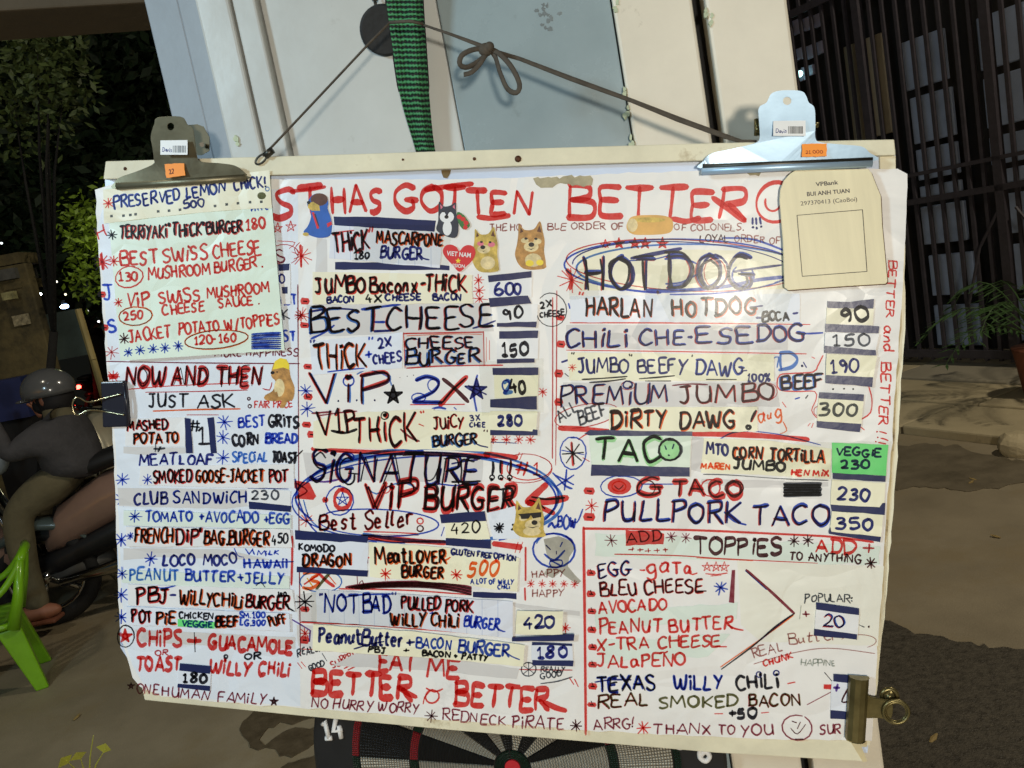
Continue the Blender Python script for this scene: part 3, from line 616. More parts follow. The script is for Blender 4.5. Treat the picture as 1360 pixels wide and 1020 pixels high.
sheet('paper_patch', [(647, 681), (684, 672), (690, 716), (655, 716)], P_B, board)
I = new(); AST(I, 663, 701, 7, 'K', 2.6, 5); T(I, ':', 678, 704, 681, 704, 12, 2, 'K'); T(I, 'BOW', 741, 700, 765, 700, 15, 2.2, 'B', .1); LN(I, [(755, 690), (766, 694), (774, 676)], 2, 'B'); LN(I, [(728, 700), (733, 694), (736, 701), (742, 696)], 4, 'B'); put(I)
# --- blue smiley over a grey stain
sheet('stain', [(722, 716), (742, 712), (758, 718), (764, 728), (756, 740), (754, 752), (764, 764), (772, 772), (766, 776), (752, 766), (744, 760), (734, 768), (722, 762), (732, 748), (726, 736)], mat('grey_smear', srgb((176, 172, 160)), .8, var=.3, scale=30), board, 2e-5, amp=1.5)
I = new(); OV(I, 736, 731, 29, 22, 'B', 2.8, -60, 330); OV(I, 737, 728, 27, 19, 'b', 2, 200, 340); LN(I, [(725, 724), (731, 730)], 2.4, 'N'); LN(I, [(744, 726), (747, 720)], 2.4, 'B'); LN(I, [(739, 732), (739, 736)], 1.6, 'N'); LN(I, [(723, 736), (736, 744), (750, 731)], 2.8, 'B')
LN(I, [(730, 745), (746, 744), (745, 752), (732, 753), (731, 745), (746, 752)], 2.2, 'B'); put(I)
I = new(); LN(I, [(698, 727), (698, 771)], 3.2, 'R'); LN(I, [(697, 781), (697.5, 797)], 3.2, 'R'); T(I, 'HAPPY', 706, 767, 750, 766, 9, 1.4, 'm'); T(I, 'HAPPY', 707, 793, 748, 792, 9, 1.4, 'm')
for x in (705, 720, 734, 749, 763.5): AST(I, x, 775.5, 5.2, 'R', 1.3)
put(I)
# --- KOMODO DRAGON / Meat Lover
p = sheet('paper_strip', [(393, 714), (489, 719), (488, 760), (394, 755)], P_B, board, label='white card lettered Komodo Dragon between navy bars')
bars(p, [(391.6, 704), (489, 712), (488, 721), (392, 716.5)], [(394, 752.5), (489, 757.6), (488, 766), (394, 760)])
I = new(); T(I, 'KOMODO', 397, 731, 444, 733, 8.5, 2.3, 'K'); T(I, 'DRAGON', 403, 751, 466, 752, 15, 3, 'KO'); put(I, p)
p = sheet('paper_strip', [(490, 720), (592, 727), (689, 741), (687, 786), (600, 775), (491, 766)], P_C, board, label='cream strip lettered Meat Lover Burger 500')
I = new(); T(I, 'Meat', 498, 747, 540, 747, 20, 3.2, 'KO'); T(I, 'LOVER', 545, 748, 590, 747, 16, 3.0, 'KO'); LN(I, [(584, 742), (592, 744), (598, 740)], 2.6, 'O'); T(I, 'BURGER', 534, 766, 588, 768, 14.5, 2.9, 'KO'); AST(I, 512, 762, 8, 'R', 2); AST(I, 606, 763.5, 8, 'R', 2)
T(I, '500', 621, 765, 659, 764, 19, 3.2, 'O', shear=.25); T(I, 'GLUTEN FREE OPTiON', 599, 736, 685, 745, 6.6, 1.9, 'N'); T(I, 'A LOT OF WiLLY', 625, 775, 682, 776, 6.5, 1.5, 'B'); T(I, 'CHiLi', 661, 782, 677, 782, 5.2, 1.5, 'B'); put(I, p)
I = new(); LN(I, [(481, 740), (493, 741)], 2.4); LN(I, [(487, 724), (488, 748)], 2.6, 'M'); put(I)
# --- 3X in a loop and the scratched-out line
I = new(); OV(I, 426, 772, 29, 14, 'b', 1.9, 150, 500); LN(I, [(403, 762), (414, 760), (424, 762), (412, 770), (424, 774), (412, 782), (402, 780)], 4, 'O'); LN(I, [(404, 776), (422, 764)], 3, 'R', 1); LN(I, [(408, 768), (416, 780)], 2.5, 'Y', 1)
LN(I, [(424, 762), (434, 772), (444, 779)], 4, 'R'); LN(I, [(440, 759), (430, 770), (420, 783)], 4, 'G', 1); LN(I, [(436, 764), (446, 776)], 2, 'O', 2); put(I)
I = new()
for k in range(6): LN(I, [(459 + k * 4, 780 + k * .5), (500, 774 + k * 1.2), (560, 772.5 + k * 1.4), (600, 775 + k * 1.8), (626, 780 + k * 2)], 3, 'D' if k % 2 else 'M', k % 4)
LN(I, [(450, 782), (540, 784), (626, 790)], 2, 'R'); LN(I, [(474, 762), (475, 776)], 1.4, 'M'); LN(I, [(477, 775), (481, 771), (483, 777)], 1.6, 'M'); put(I)
bars(board, [(628, 786), (686, 788), (686, 796), (628, 793)])
# --- NOT BAD
sheet('paper_patch', [(393, 790), (420, 786), (420, 826), (396, 824)], P_T, board)
p = sheet('paper_strip', [(420, 783), (560, 791), (681, 799), (681, 848), (560, 835), (421, 826)], P_L, board, label='ruled strip lettered Not Bad Pulled Pork Willy Chili Burger')
I = new(); T(I, '"', 424, 798, 430, 798, 10, 2.2, 'N'); T(I, 'NOT', 431, 814, 476, 813, 23, 3.2, 'BN'); T(I, 'BAD', 482, 813, 519, 813, 23, 3.6, 'BN'); LN(I, [(455, 794), (478, 790), (520, 789)], 2.4, 'B'); T(I, '"', 522, 798, 528, 798, 10, 2.2, 'N')
T(I, 'PULLED PORK', 533, 808, 627, 813, 15.5, 2.7, 'KR'); T(I, 'WiLLY CHiLi', 519, 830, 609, 832, 16, 2.7, 'KO'); T(I, '+', 571, 818, 578, 818, 8, 1.6, 'B'); T(I, 'BURGER', 616, 831, 662, 837, 14, 2.5, 'B'); LN(I, [(656, 830), (664, 837), (671, 839)], 2.2, 'B'); put(I, p)
I = new(); AST(I, 405, 799, 13, 'K', 2.2, 4); DASH(I, 405, 809, 9, 7); LN(I, [(399, 826.5), (480, 830), (560, 836), (650, 843), (690, 848)], 1.8, 'R'); LN(I, [(400, 825), (470, 829), (560, 835)], 1, 'D', 1); put(I)
# --- Peanut Butter + BACON BURGER
sheet('paper_patch', [(394, 830), (416, 831), (415, 861), (396, 858)], P_T, board)
p = sheet('paper_strip', [(416, 829), (560, 840), (697, 857), (695, 885), (560, 873), (415, 864)], P_C, board, label='cream strip lettered Peanut Butter and Bacon Burger')
I = new(); T(I, 'PeanutButter', 423, 853, 534, 859, 19, 3.1, 'KO' if 0 else 'N', .05); T(I, '+', 540, 860, 550, 860, 15, 2.6, 'N'); T(I, 'BACON', 553, 860, 598, 863, 13, 2.3, 'B'); T(I, 'BURGER', 608, 865, 676, 873, 15, 2.8, 'B'); LN(I, [(668, 864), (680, 872), (690, 876)], 2.4, 'B')
LN(I, [(470, 862), (490, 856), (510, 852)], 2, 'N'); T(I, 'PBJ', 489, 866, 511, 868, 7, 2.1, 'K'); T(I, '+', 536, 867, 543, 867, 7, 1.8, 'K'); T(I, 'BACON + PATTY', 561, 871, 648, 878, 7.4, 2.3, 'K'); put(I, p)
I = new(); AST(I, 405, 841, 7, 'R', 1.6); DASH(I, 404.5, 850, 9, 8); LN(I, [(412, 838), (411, 852)], 3, 'P'); LN(I, [(388, 823), (400, 830), (413, 838)], 1.8, 'P'); LN(I, [(399, 862), (430, 863), (470, 866)], 1.2, 'R'); LN(I, [(600, 876), (650, 884), (690, 889), (760, 890)], 1.4, 'r')
T(I, 'REALLY', 396, 872, 428, 864, 9, 1.6, 'k', .08); T(I, 'GOOD', 410, 890, 431, 885, 7, 1.6, 'k', .08); LN(I, [(428, 868), (434, 878)], 1.4, 'k'); LN(I, [(395, 880), (401, 888)], 1.3); LN(I, [(400, 879), (406, 886)], 1.3)
T(I, 'SURPRiSE', 443, 888, 482, 866, 9, 1.5, 'r', .07); LN(I, [(457, 888), (476, 877), (487, 868)], 2); LN(I, [(462, 890), (480, 881)], 2.2); LN(I, [(470, 874), (486, 864)], 1.6); put(I)
sheet('paper_patch', [(478, 866), (600, 876), (690, 888), (686, 902), (560, 890), (440, 884)], P_T, board)
# --- EAT ME / BETTER o BETTER
I = new(); T(I, 'EAT', 502, 890, 552, 891, 24, 5.2, 'R', .04, .03); T(I, 'ME', 567, 898, 607, 901, 24, 5.4, 'R', .04); T(I, 'BETTER', 414, 921, 545, 928, 29, 6.8, 'R', .035); LN(I, [(528, 912), (540, 920), (553, 926)], 6.5)
T(I, 'BETTER', 604, 934, 728, 944, 28, 6.2, 'R', .035); LN(I, [(722, 932), (738, 940), (752, 944)], 6.2); OV(I, 574, 925, 9, 9, 'R', 2.2); LN(I, [(566, 914), (577, 919), (588, 915)], 2.2); LN(I, [(562, 935), (564, 926), (571, 918)], 2); put(I)
I = new(); T(I, 'NO HURRY WORRY', 414, 940, 556, 947, 12.5, 1.7, 'M', .05, .06); AST(I, 573, 951, 8, 'D', 1.6); T(I, 'REDNECK', 588, 956, 671, 964, 13, 1.7, 'M', .05); T(I, 'PiRATE', 681, 967, 748, 969, 15, 1.8, 'M', .05); AST(I, 765, 964, 8, 'D', 1.9)
LN(I, [(756, 900), (762, 909)], 1.8); LN(I, [(763, 902), (768, 912)], 1.8); OV(I, 702, 889, 10, 9, 'k', 1.8); LN(I, [(695, 884), (709, 894)], 1.4, 'k'); LN(I, [(709, 884), (695, 895)], 1.4, 'k'); LN(I, [(702, 880), (702, 898)], 1.4, 'k'); T(I, 'REALLY', 719, 892, 750, 893, 7, 1.4, 'k'); T(I, 'GOOD', 718, 902, 747, 898, 8, 1.5, 'k'); LN(I, [(718, 908), (740, 905), (760, 899)], 1.5, 'k'); put(I)
c_ = card([(686.6, 811), (748, 812), (747, 844), (684.6, 842)], P_C, label='price card 420 taped beside the Not Bad strip'); bars(c_, [(680, 846.6), (763, 842), (762, 851), (680, 852)])
I = new(); T(I, '420', 695, 836, 735, 834, 15, 3.2, 'N'); put(I, c_)
I = new(); AST(I, 751, 834, 6, 'R', 1.6); put(I)
sheet('paper_patch', [(676, 800), (770, 812), (770, 818), (700, 812), (684, 806)], P_T, board)
c_ = card([(706, 857), (760, 857), (761, 877), (706, 877)], P_B, label='price card 180 taped beside the Peanut Butter strip'); bars(c_, [(706.6, 853), (760, 855), (760, 858), (706.6, 857)], [(707, 876.5), (762, 877.6), (761, 885), (707, 883.5)])
I = new(); T(I, '180', 713, 874, 753, 873, 15, 3.2, 'N'); put(I, c_)

# --- price cards of the middle column
def pc(poly, m, tb, text, xa, ya, xb, yb, h, w, st, label, jit=.05):
    c = card(poly, m, label=label); bars(c, *tb)
    if text: i = new(); T(i, text, xa, ya, xb, yb, h, w, st, jit); put(i, c)
    return c
pc([(650, 373), (707, 368), (706, 394), (650, 397)], P_W, [[(648, 366), (706, 360), (706, 368.5), (649, 375)], [(649, 396), (701, 392.5), (706, 403), (651, 408)]], '600', 657, 393, 694, 390, 16, 2.8, 'N', 'price card 600 topmost of the middle column')
pc([(660, 408), (714, 404), (713, 428), (660, 429)], P_W, [[(660, 429), (713, 427), (712, 435), (660, 434)]], '90', 671, 425, 694, 422, 15, 2.6, 'K', 'price card 90 in the middle column')
pc([(661, 449), (715, 448), (714, 477), (660, 478)], P_W, [[(663, 440), (715, 439), (714, 449), (663, 450)], [(660, 477), (710, 476), (710, 481.5), (660, 483)]], '150', 667, 473, 701, 471, 16, 4.2, 'K', 'price card 150 in bold black in the middle column')
c_ = pc([(656, 497), (715, 497), (714, 526), (657, 529)], P_C, [[(654, 488.7), (715, 488), (715, 498), (654.5, 498)], [(651, 530.5), (713, 526), (713, 544), (651, 541)]], '40', 679, 523, 699, 521, 17, 4.4, 'K', 'price card 240 with a smudged first figure')
I = new(); T(I, '2', 668, 522, 679, 521, 17, 4.6, 'b'); OV(I, 672, 512, 5, 7, 'B', 2.4); put(I, c_)
pc([(651, 546), (714, 546), (712, 574), (651, 574)], P_C, [[(651, 571), (707, 573), (708, 570), (714, 571), (714, 578), (651, 578)]], '280', 661, 565, 693, 564, 13.5, 3.4, 'N', 'price card 280 lowest of the middle column')
I = new(); LN(I, [(697, 412), (703, 410), (706, 408)], 2.4, 'K'); AST(I, 721, 520.6, 6, 'R', 1.4)
for x in (655, 672.6, 689, 704.6): AST(I, x, 584, 6.2, 'R', 1.5)
LN(I, [(648, 587), (686, 588.6)], 1.6, 'N'); LN(I, [(734, 395), (734, 500), (733.6, 609)], 1.5, 'r'); LN(I, [(739.5, 386), (739, 500), (738, 618)], 1.5, 'r')
OV(I, 732.5, 411.5, 19.5, 23, 'K', 1.4, -140, 190); T(I, '2X', 718, 410, 733, 408, 9, 1.9, 'K'); T(I, 'CHEESE', 717, 422, 750, 418, 7, 1.8, 'K'); DASH(I, 744, 422, 9, 7); put(I)

# ------------------------------------------------------------------ right column
I = new(); T(I, 'THE HO', 651, 306, 692, 306, 8.5, 1.3, 'm'); T(I, 'BLE ORDER OF', 728, 305, 828, 305, 8.5, 1.3, 'm'); T(I, 'OF COLONELS.', 896, 306, 988, 306, 8.5, 1.3, 'm'); T(I, '!!!', 999, 303, 1013, 302, 14, 2.2, 'N'); T(I, 'LOYAL', 930, 321, 968, 321, 9, 1.4, 'D'); T(I, 'ORDER OF', 975, 321, 1036, 324, 9, 1.3, 'm')
for x, y in ((804, 325.6), (822, 323.5), (843, 323.5), (857, 323.5), (880, 323.5)): STAR(I, x, y, 8, 'R', 2, x > 810)
put(I)
sheet('paper_patch', [(765, 328), (1040, 334), (1042, 384), (770, 386)], P_Y, board, 2e-5)
I = new(); OV(I, 904, 354, 152, 37, 'B', 2.4, 100, 455, 1, .02); OV(I, 908, 352, 156, 34, 'r', 1.4, 60, 420, 2, .03); OV(I, 912, 356, 148, 32, 'b', 2.6, 130, 400, -1, .03, 1); OV(I, 905, 356, 150, 34, 'N', 1.4, 180, 380, 2, .03, 1)
LN(I, [(859, 386), (900, 386), (960, 381), (1005, 372), (1040, 368)], 4, 'B'); LN(I, [(960, 316), (1000, 318), (1040, 332)], 2.4, 'B'); put(I)
I = new(); T(I, 'HOT', 777, 385, 872, 384, 42, 4.4, 'BR', .04); T(I, 'HOT', 779, 386, 870, 383, 42, 2.6, 'K', .05, lay0=3); OV(I, 826, 364, 17, 20, 'N', 3, -80, 300, lay=5); LN(I, [(838, 343), (870, 337), (905, 330)], 4.4, 'N', 6); LN(I, [(836, 346), (870, 344), (900, 335)], 1.8, 'B', 7); put(I)
I = new(); T(I, 'DOG', 886, 382, 1001, 382, 43, 4.4, 'BR', .04); T(I, 'DOG', 888, 383, 999, 381, 43, 2.6, 'K', .05, lay0=3); OV(I, 949, 361, 18, 22, 'N', 3, -80, 300, lay=5); OV(I, 950, 363, 15, 20, 'r', 1.4, -60, 330, lay=6); OV(I, 987, 366, 14, 15, 'B', 2.6, -30, 230, lay=5); LN(I, [(974, 361), (1000, 357), (1038, 352)], 3, 'N', 5); LN(I, [(883, 344), (905, 343), (925, 350)], 3, 'B', 6); LN(I, [(884, 377), (905, 375), (930, 362)], 2.4, 'B', 6); put(I)
I = new(); LN(I, [(753, 358), (759, 370), (757, 384)], 7, 'R'); AST(I, 759, 372, 17, 'R', 1.5, 5); put(I)
# HARLAN HOTDOG
p = sheet('paper_strip', [(757, 393), (910, 392), (1062, 390), (1062, 428), (910, 428), (758, 428)], P_B, board, label='white strip lettered Harlan Hotdog Boca')
I = new(); T(I, '"', 768, 402, 774, 402, 12, 2, 'R'); T(I, 'HARLAN', 778, 420, 866, 419, 23.5, 3.2, 'KO'); T(I, "'", 874, 402, 876, 402, 14, 4.4, 'M'); T(I, 'HOTDOG', 893, 419, 1004, 417, 22, 3.2, 'KO'); LN(I, [(996, 408), (1006, 407), (1013, 406)], 2.2, 'N')
T(I, '-', 1003, 424, 1010, 424, 5, 2.4, 'N'); T(I, 'BOCA', 1013, 427, 1048, 425, 11.5, 2.6, 'K'); T(I, '-', 1053, 419, 1060, 418, 5, 2.2, 'N'); put(I, p)
I = new(); LN(I, [(757, 428.7), (900, 429), (1076, 431)], 1.4, 'R'); put(I)
sheet('paper_patch', [(752, 431.5), (1046, 432), (1046, 465), (752, 463)], P_T, board, 3e-5)
I = new(); T(I, 'CHiLi', 753, 462, 832, 461, 22, 3, 'BR', .045); T(I, 'CHE', 850, 458, 911, 457, 21, 3, 'BR', .04); T(I, '-', 915, 452, 921, 452, 8, 3, 'N'); T(I, 'ESE', 927, 457, 998, 456, 21, 3.1, 'BR', .04); T(I, 'DOG', 1006, 453, 1068, 452, 20, 3.2, 'BR', .05); LN(I, [(1060, 443), (1076, 443), (1093, 442)], 2.2, 'B')
LN(I, [(752, 465), (900, 467), (1071, 470)], 1.6, 'R'); put(I)
p = sheet('paper_strip', [(754, 468), (1028, 471), (1028, 506), (756, 505)], P_C, board, label='cream strip lettered Jumbo Beefy Dawg 100%')
I = new(); T(I, '"', 759, 478, 765, 478, 10, 1.6, 'K'); T(I, 'JUMBO', 768, 495.6, 834, 494, 18, 2.6, 'N'); T(I, '"', 837, 480, 843, 480, 10, 1.6, 'K'); T(I, 'BEEFY', 847, 496, 911, 495, 18, 2.6, 'N'); T(I, "'", 918, 481, 920, 481, 10, 1.6, 'K'); T(I, 'DAWG', 924, 498, 986, 498, 19, 2.7, 'BN'); LN(I, [(984, 493), (992, 492)], 2.4, 'N'); T(I, '100%', 993, 506, 1023, 506, 10, 2.2, 'N')
LN(I, [(773, 504), (800, 502.5), (833, 500)], 2, 'K'); LN(I, [(783, 508), (810, 506), (831, 503)], 2, 'K'); LN(I, [(849, 503), (875, 501), (896, 499)], 2, 'K'); LN(I, [(857, 506), (891, 506)], 1.8, 'K'); LN(I, [(938, 504), (978, 504)], 2, 'K'); AST(I, 760, 488, 5, 'R', 1.3); put(I, p)
sheet('paper_patch', [(748, 508), (1030, 508), (1036, 540), (748, 540)], P_T, board, 3e-5)
I = new(); T(I, 'PREMiUM', 745, 538, 888, 535, 24, 3, 'PR', .045); OV(I, 833.6, 511, 6, 5, 'N', 2.6); OV(I, 834, 512, 9, 6, 'r', 1.2); T(I, 'JUMBO', 903, 537, 1031, 531, 23, 3.2, 'DR', .045); LN(I, [(893, 512), (915, 510), (940, 511)], 2, 'M'); OV(I, 1019, 520, 14, 11, 'r', 1.4); put(I)
I = new(); T(I, 'ALL', 744, 560, 768, 545, 15, 2, 'k', .06); T(I, 'BEEF', 770, 563, 806, 553, 17, 2.4, 'k', .05); OV(I, 778, 552, 43, 15, 'r', 1.2, 140, 480, -12); LN(I, [(742, 568.5), (775, 570), (812, 573)], 5.5, 'R'); put(I)
p = sheet('paper_strip', [(809, 541), (1006, 540), (1006, 573), (809, 574)], P_C, board, label='cream strip lettered Dirty Dawg with an exclamation mark')
I = new(); T(I, 'DiRTY', 812, 569, 886, 566, 22, 3.8, 'KO'); T(I, 'DAWG', 903, 569, 975, 568, 21, 3.4, 'KO'); LN(I, [(1005, 546), (1001, 553), (998, 560)], 4, 'R'); LN(I, [(1004, 545), (1000, 553), (997, 560)], 3.4, 'K', 1); OV(I, 994, 567.5, 2.6, 2.2, 'K', 3.6); put(I, p)
I = new(); T(I, 'aug', 1007, 562, 1038, 553, 18, 1.8, 'O', .08, .2); LN(I, [(1040, 560), (1045, 572), (1036, 576)], 1.5, 'O'); LN(I, [(1039, 534), (1044, 541)], 1.4)
T(I, 'D', 1037, 492, 1060, 490, 22, 3.6, 'b'); LN(I, [(1027, 476), (1034, 474), (1032, 488)], 2, 'b'); T(I, '.', 1064, 486, 1066, 486, 12, 2.4, 'N'); LN(I, [(1067, 481), (1071, 488)], 2.2, 'N'); LN(I, [(1078, 474), (1082, 476)], 1.6); T(I, 'BEEF', 1039, 516, 1093, 513, 17, 3.2, 'NB', .05)
LN(I, [(1093, 472), (1086, 486), (1080, 494), (1050, 496), (1036, 498), (1032, 508), (1036, 518), (1060, 520), (1082, 520), (1084, 530), (1078, 545), (1084, 554), (1090, 557)], 1.5, 'R'); LN(I, [(1154, 514), (1158, 530), (1156, 548), (1144, 557)], 1.8, 'R'); LN(I, [(1056, 530), (1062, 528)], 2.4, 'B'); LN(I, [(1070, 529), (1073, 525)], 2.2, 'K'); OV(I, 1085, 546, 4, 6, 'r', 1)
LN(I, [(1073, 566), (1076, 562)], 1.3); LN(I, [(1078, 568), (1080, 562)], 1.3); LN(I, [(1143, 567), (1148, 571)], 1.6); put(I)
I = new()
for x, y in ((745, 457), (742, 496), (742, 534)): DASH(I, x, y, 8, 8)
LN(I, [(746, 481), (755, 478)], 3.4, 'N'); LN(I, [(750, 496), (755, 500)], 1.6, 'k'); LN(I, [(755, 403), (757, 410)], 2.2, 'B'); put(I)
# price cards of the right column
def rc(*a, **k): return pc(*a, **k)
rc([(1098, 408), (1161, 408), (1159, 432), (1097, 430)], P_Y, [[(1099, 400), (1130, 401), (1161, 397), (1160, 410), (1099, 409)], [(1096, 430), (1168, 433.4), (1167, 442.5), (1096, 441)]], '90', 1116, 428, 1154, 426, 18, 3.6, 'K', 'price card 90 topmost of the right column')
rc([(1096, 442), (1168, 443), (1163, 465), (1095, 460)], P_W, [[(1095, 459), (1163, 465), (1164, 472), (1095, 469)]], '150', 1107, 459, 1153, 459, 15.5, 2.6, 'k', 'price card 150 in grey figures in the right column')
rc([(1098, 470), (1165, 473), (1160, 502), (1097, 500)], P_C, [[(1097, 498), (1159.6, 501), (1158.5, 514), (1097, 509)]], '190', 1103, 495, 1139, 494, 16.5, 2.8, 'N', 'price card 190 in navy figures')
rc([(1087.5, 528), (1147, 532), (1144, 563), (1085.5, 560)], P_C, [[(1088.5, 521), (1147.6, 524), (1147, 533), (1087.5, 529)], [(1085, 559), (1144, 563), (1142, 574), (1085, 567.6)]], '300', 1089, 553, 1138, 553, 17, 2.8, 'k', 'price card 300 inside a red loop')
I = new()
for x in (1106, 1119.5, 1132): T(I, '.', x, 517, x + 2, 517, 8, 2, 'K')
put(I)
# TACO
I = new(); OV(I, 761, 602, 18, 21, 'B', 1.9); LN(I, [(759, 588), (761, 618)], 6.5, 'R'); AST(I, 761, 602, 14, 'K', 2, 4); LN(I, [(746, 598), (776, 604)], 1.8, 'B'); LN(I, [(768, 584), (776, 578), (786, 575)], 1.4, 'R'); LN(I, [(774, 608), (783, 613)], 1.6); put(I)
I = new(); LN(I, [(919, 576), (980, 577), (1040, 581), (1074, 584)], 6, 'R'); LN(I, [(955, 584), (972, 575), (998, 572)], 1.6, 'B'); LN(I, [(1004, 573), (1040, 578), (1090, 591)], 1.6, 'B'); put(I)
p = sheet('paper_strip', [(782.5, 577), (918, 578), (916, 622), (785.6, 618)], P_G, board, label='pale card lettered Taco with a green smiling O')
bars(p, [(776, 576), (784, 571), (919.5, 573), (919.5, 579), (783.5, 578.6)], [(785.6, 617), (916, 620.7), (916, 633), (784.6, 632)])
I = new(); T(I, 'TAC', 791, 611, 874, 609, 29, 3.8, 'KV', .05, .08); I.blot([(889.6 + math.cos(R(a)) * 13, 597 + math.sin(R(a)) * 14) for a in range(0, 360, 20)], 'V', 0); OV(I, 889.6, 597, 14, 15, 'K', 3.4, lay=1); OV(I, 890, 598, 16, 14, 'k', 2, lay=2); LN(I, [(883, 592), (885, 597)], 2.4, 'N', 1); LN(I, [(893, 596), (895, 590)], 2.4, 'N', 1); T(I, '.', 886, 605, 888, 605, 9, 2, 'N', lay0=1); put(I, p)
sheet('paper_patch', [(919, 580), (936, 582), (934, 628), (918, 624)], P_T, board)
p = sheet('paper_strip', [(935, 582), (1020, 585), (1104, 596), (1102, 636), (1020, 631), (931, 628)], P_C, board, label='cream strip lettered Corn Tortilla Jumbo')
I = new(); T(I, 'MTO', 938, 603, 968, 604, 15, 2.8, 'N'); T(I, 'CORN', 974, 609, 1012, 609, 15.5, 2.9, 'KO'); T(I, 'TORTiLLA', 1022, 610, 1094, 614, 15.5, 2.9, 'KO'); T(I, 'MAREN', 931, 622, 970, 624, 7.5, 2.3, 'O'); T(I, 'JUMBO', 974, 623, 1043, 626, 13, 3, 'K'); T(I, '"', 1049, 616, 1055, 616, 8, 1.8, 'N'); T(I, 'HEN MiX', 1051, 631, 1100, 633, 7.5, 2.3, 'R'); LN(I, [(934, 630), (970, 631), (1040, 636), (1100, 638)], 1.2, 'k'); put(I, p)
p = rc([(1105, 588), (1180, 591), (1177, 632), (1105, 628)], P_GR, [[(1106, 628), (1176.6, 632), (1176, 640), (1106, 636)]], 'VEGGiE', 1111, 605, 1170, 607, 10, 2.4, 'N', 'green card lettered Veggie 230')
I = new(); T(I, '230', 1117, 622, 1154, 623, 11, 2.6, 'N'); put(I, p)
rc([(1105, 637), (1176, 641), (1174, 674), (1103, 671)], P_C, [[(1103, 670), (1168, 674), (1172, 668), (1176, 668), (1175, 684), (1105, 679)]], '230', 1113, 662, 1154, 665, 16, 3, 'N', 'price card 230 below the green card')
rc([(1105, 679), (1173, 684), (1170, 714), (1102, 706)], P_C, [[(1101, 705), (1103, 700), (1104, 706), (1170, 713), (1169, 720), (1101, 709)]], '350', 1110, 702, 1160, 704, 15.5, 3, 'N', 'price card 350 at the foot of the right column')
# OG TACO / PULLPORK TACO
sheet('paper_patch', [(932, 636), (1100, 640), (1100, 646), (990, 648), (930, 642)], P_T, board, 3e-5)
I = new(); I.blot([(822.6 + math.cos(R(a)) * 16, 646 + math.sin(R(a)) * 11) for a in range(0, 360, 24)], 'R', 0); OV(I, 822, 646, 9, 7, 'O', 2, lay=1); OV(I, 825, 646, 28, 14, 'B', 1.8, lay=1); LN(I, [(816, 645), (822, 650), (828, 644)], 1.4, 'D', 2)
T(I, 'G', 846, 659, 872, 657, 20, 4.6, 'RK'); OV(I, 858, 648, 12, 11, 'D', 1.6, lay=2); LN(I, [(852, 643), (870, 643), (894, 643)], 1.8, 'B', 2); T(I, 'TACO', 893, 658, 984, 659, 21, 5.2, 'RK', .04); OV(I, 975, 648, 12, 10, 'D', 2, lay=3); OV(I, 944, 648, 13, 11, 'R', 2, lay=3); put(I)
I = new()
for k in range(7): LN(I, [(1041 + (k % 2), 643 + k * 2.6), (1065, 642.6 + k * 2.5), (1091 - (k % 3), 642.5 + k * 2.4)], 4, 'k', k % 4)
for k in range(5): LN(I, [(1041, 644 + k * 3.4), (1090, 644 + k * 3.4)], 3.4, 'K', k % 3)
put(I)
I = new(); DASH(I, 782.5, 652, 11, 8); DASH(I, 782.5, 686.6, 12, 8); AST(I, 785.6, 672, 9, 'R', 1.5); T(I, 'PULLPORK', 803, 691, 984, 694, 26, 3.7, 'BR', .035); LN(I, [(962, 680), (975, 692), (991, 697)], 3, 'B'); T(I, 'TACO', 1001, 697, 1100, 697, 25, 3.7, 'BR', .035); put(I)
# TOPPiES box
I = new(); LN(I, [(775, 702), (860, 703), (930, 704.5), (1030, 709), (1105, 713), (1160, 720)], 3, 'R'); LN(I, [(775, 700), (776, 780), (777, 860), (778, 976)], 3.6, 'R'); put(I)
for pts in ([(790, 708), (1170, 726), (1168, 750), (900, 742), (790, 738)], [(790, 812), (980, 800), (978, 822), (792, 836)], [(792, 850), (970, 842), (940, 872), (800, 880)]): sheet('paper_patch', pts, P_M, board, 2e-5, amp=1.5)
I = new(); I.blot(jag([(831, 704), (872, 705), (882, 709), (881, 723), (831, 725)], .6, 6, 3), 'R', 0); T(I, 'ADD', 834, 721, 878, 719, 13, 1.6, 'D', lay0=1); AST(I, 812, 717.5, 8, 'M', 1.5); AST(I, 891.6, 713, 7, 'M', 1.5); AST(I, 911, 714, 7, 'M', 1.5)
for k in range(5): T(I, '+', 834 + k * 11.5, 735, 842 + k * 11.5, 735, 9, 1.3, 'r')
LN(I, [(816, 736), (900, 738), (960, 742), (1086, 748)], 1.4, 'R'); LN(I, [(925, 741), (1000, 745)], 1, 'O')
T(I, 'TOPPiES', 922, 735, 1038, 737, 21, 3.6, 'D', .035); AST(I, 1054.6, 718.5, 7, 'D', 1.8); AST(I, 1073, 717.5, 7.5, 'D', 1.8); T(I, 'ADD', 1084, 733, 1137, 736, 17, 3.2, 'R'); T(I, '+', 1147, 736, 1161, 736, 19, 2.2, 'r'); T(I, 'TO ANYTHiNG', 1049, 744, 1143, 748, 10.5, 1.9, 'D'); AST(I, 1156.5, 748, 8, 'D', 2.2); put(I)
I = new()
for x, y in ((785, 761), (785, 789), (786, 812), (786, 836.6), (787, 859.7), (787, 882.8), (787, 911.6), (786, 936)): DASH(I, x, y, 9, 6.5); LN(I, [(x - 1, y - 5), (x + 1, y)], 1.6, 'D', 2)
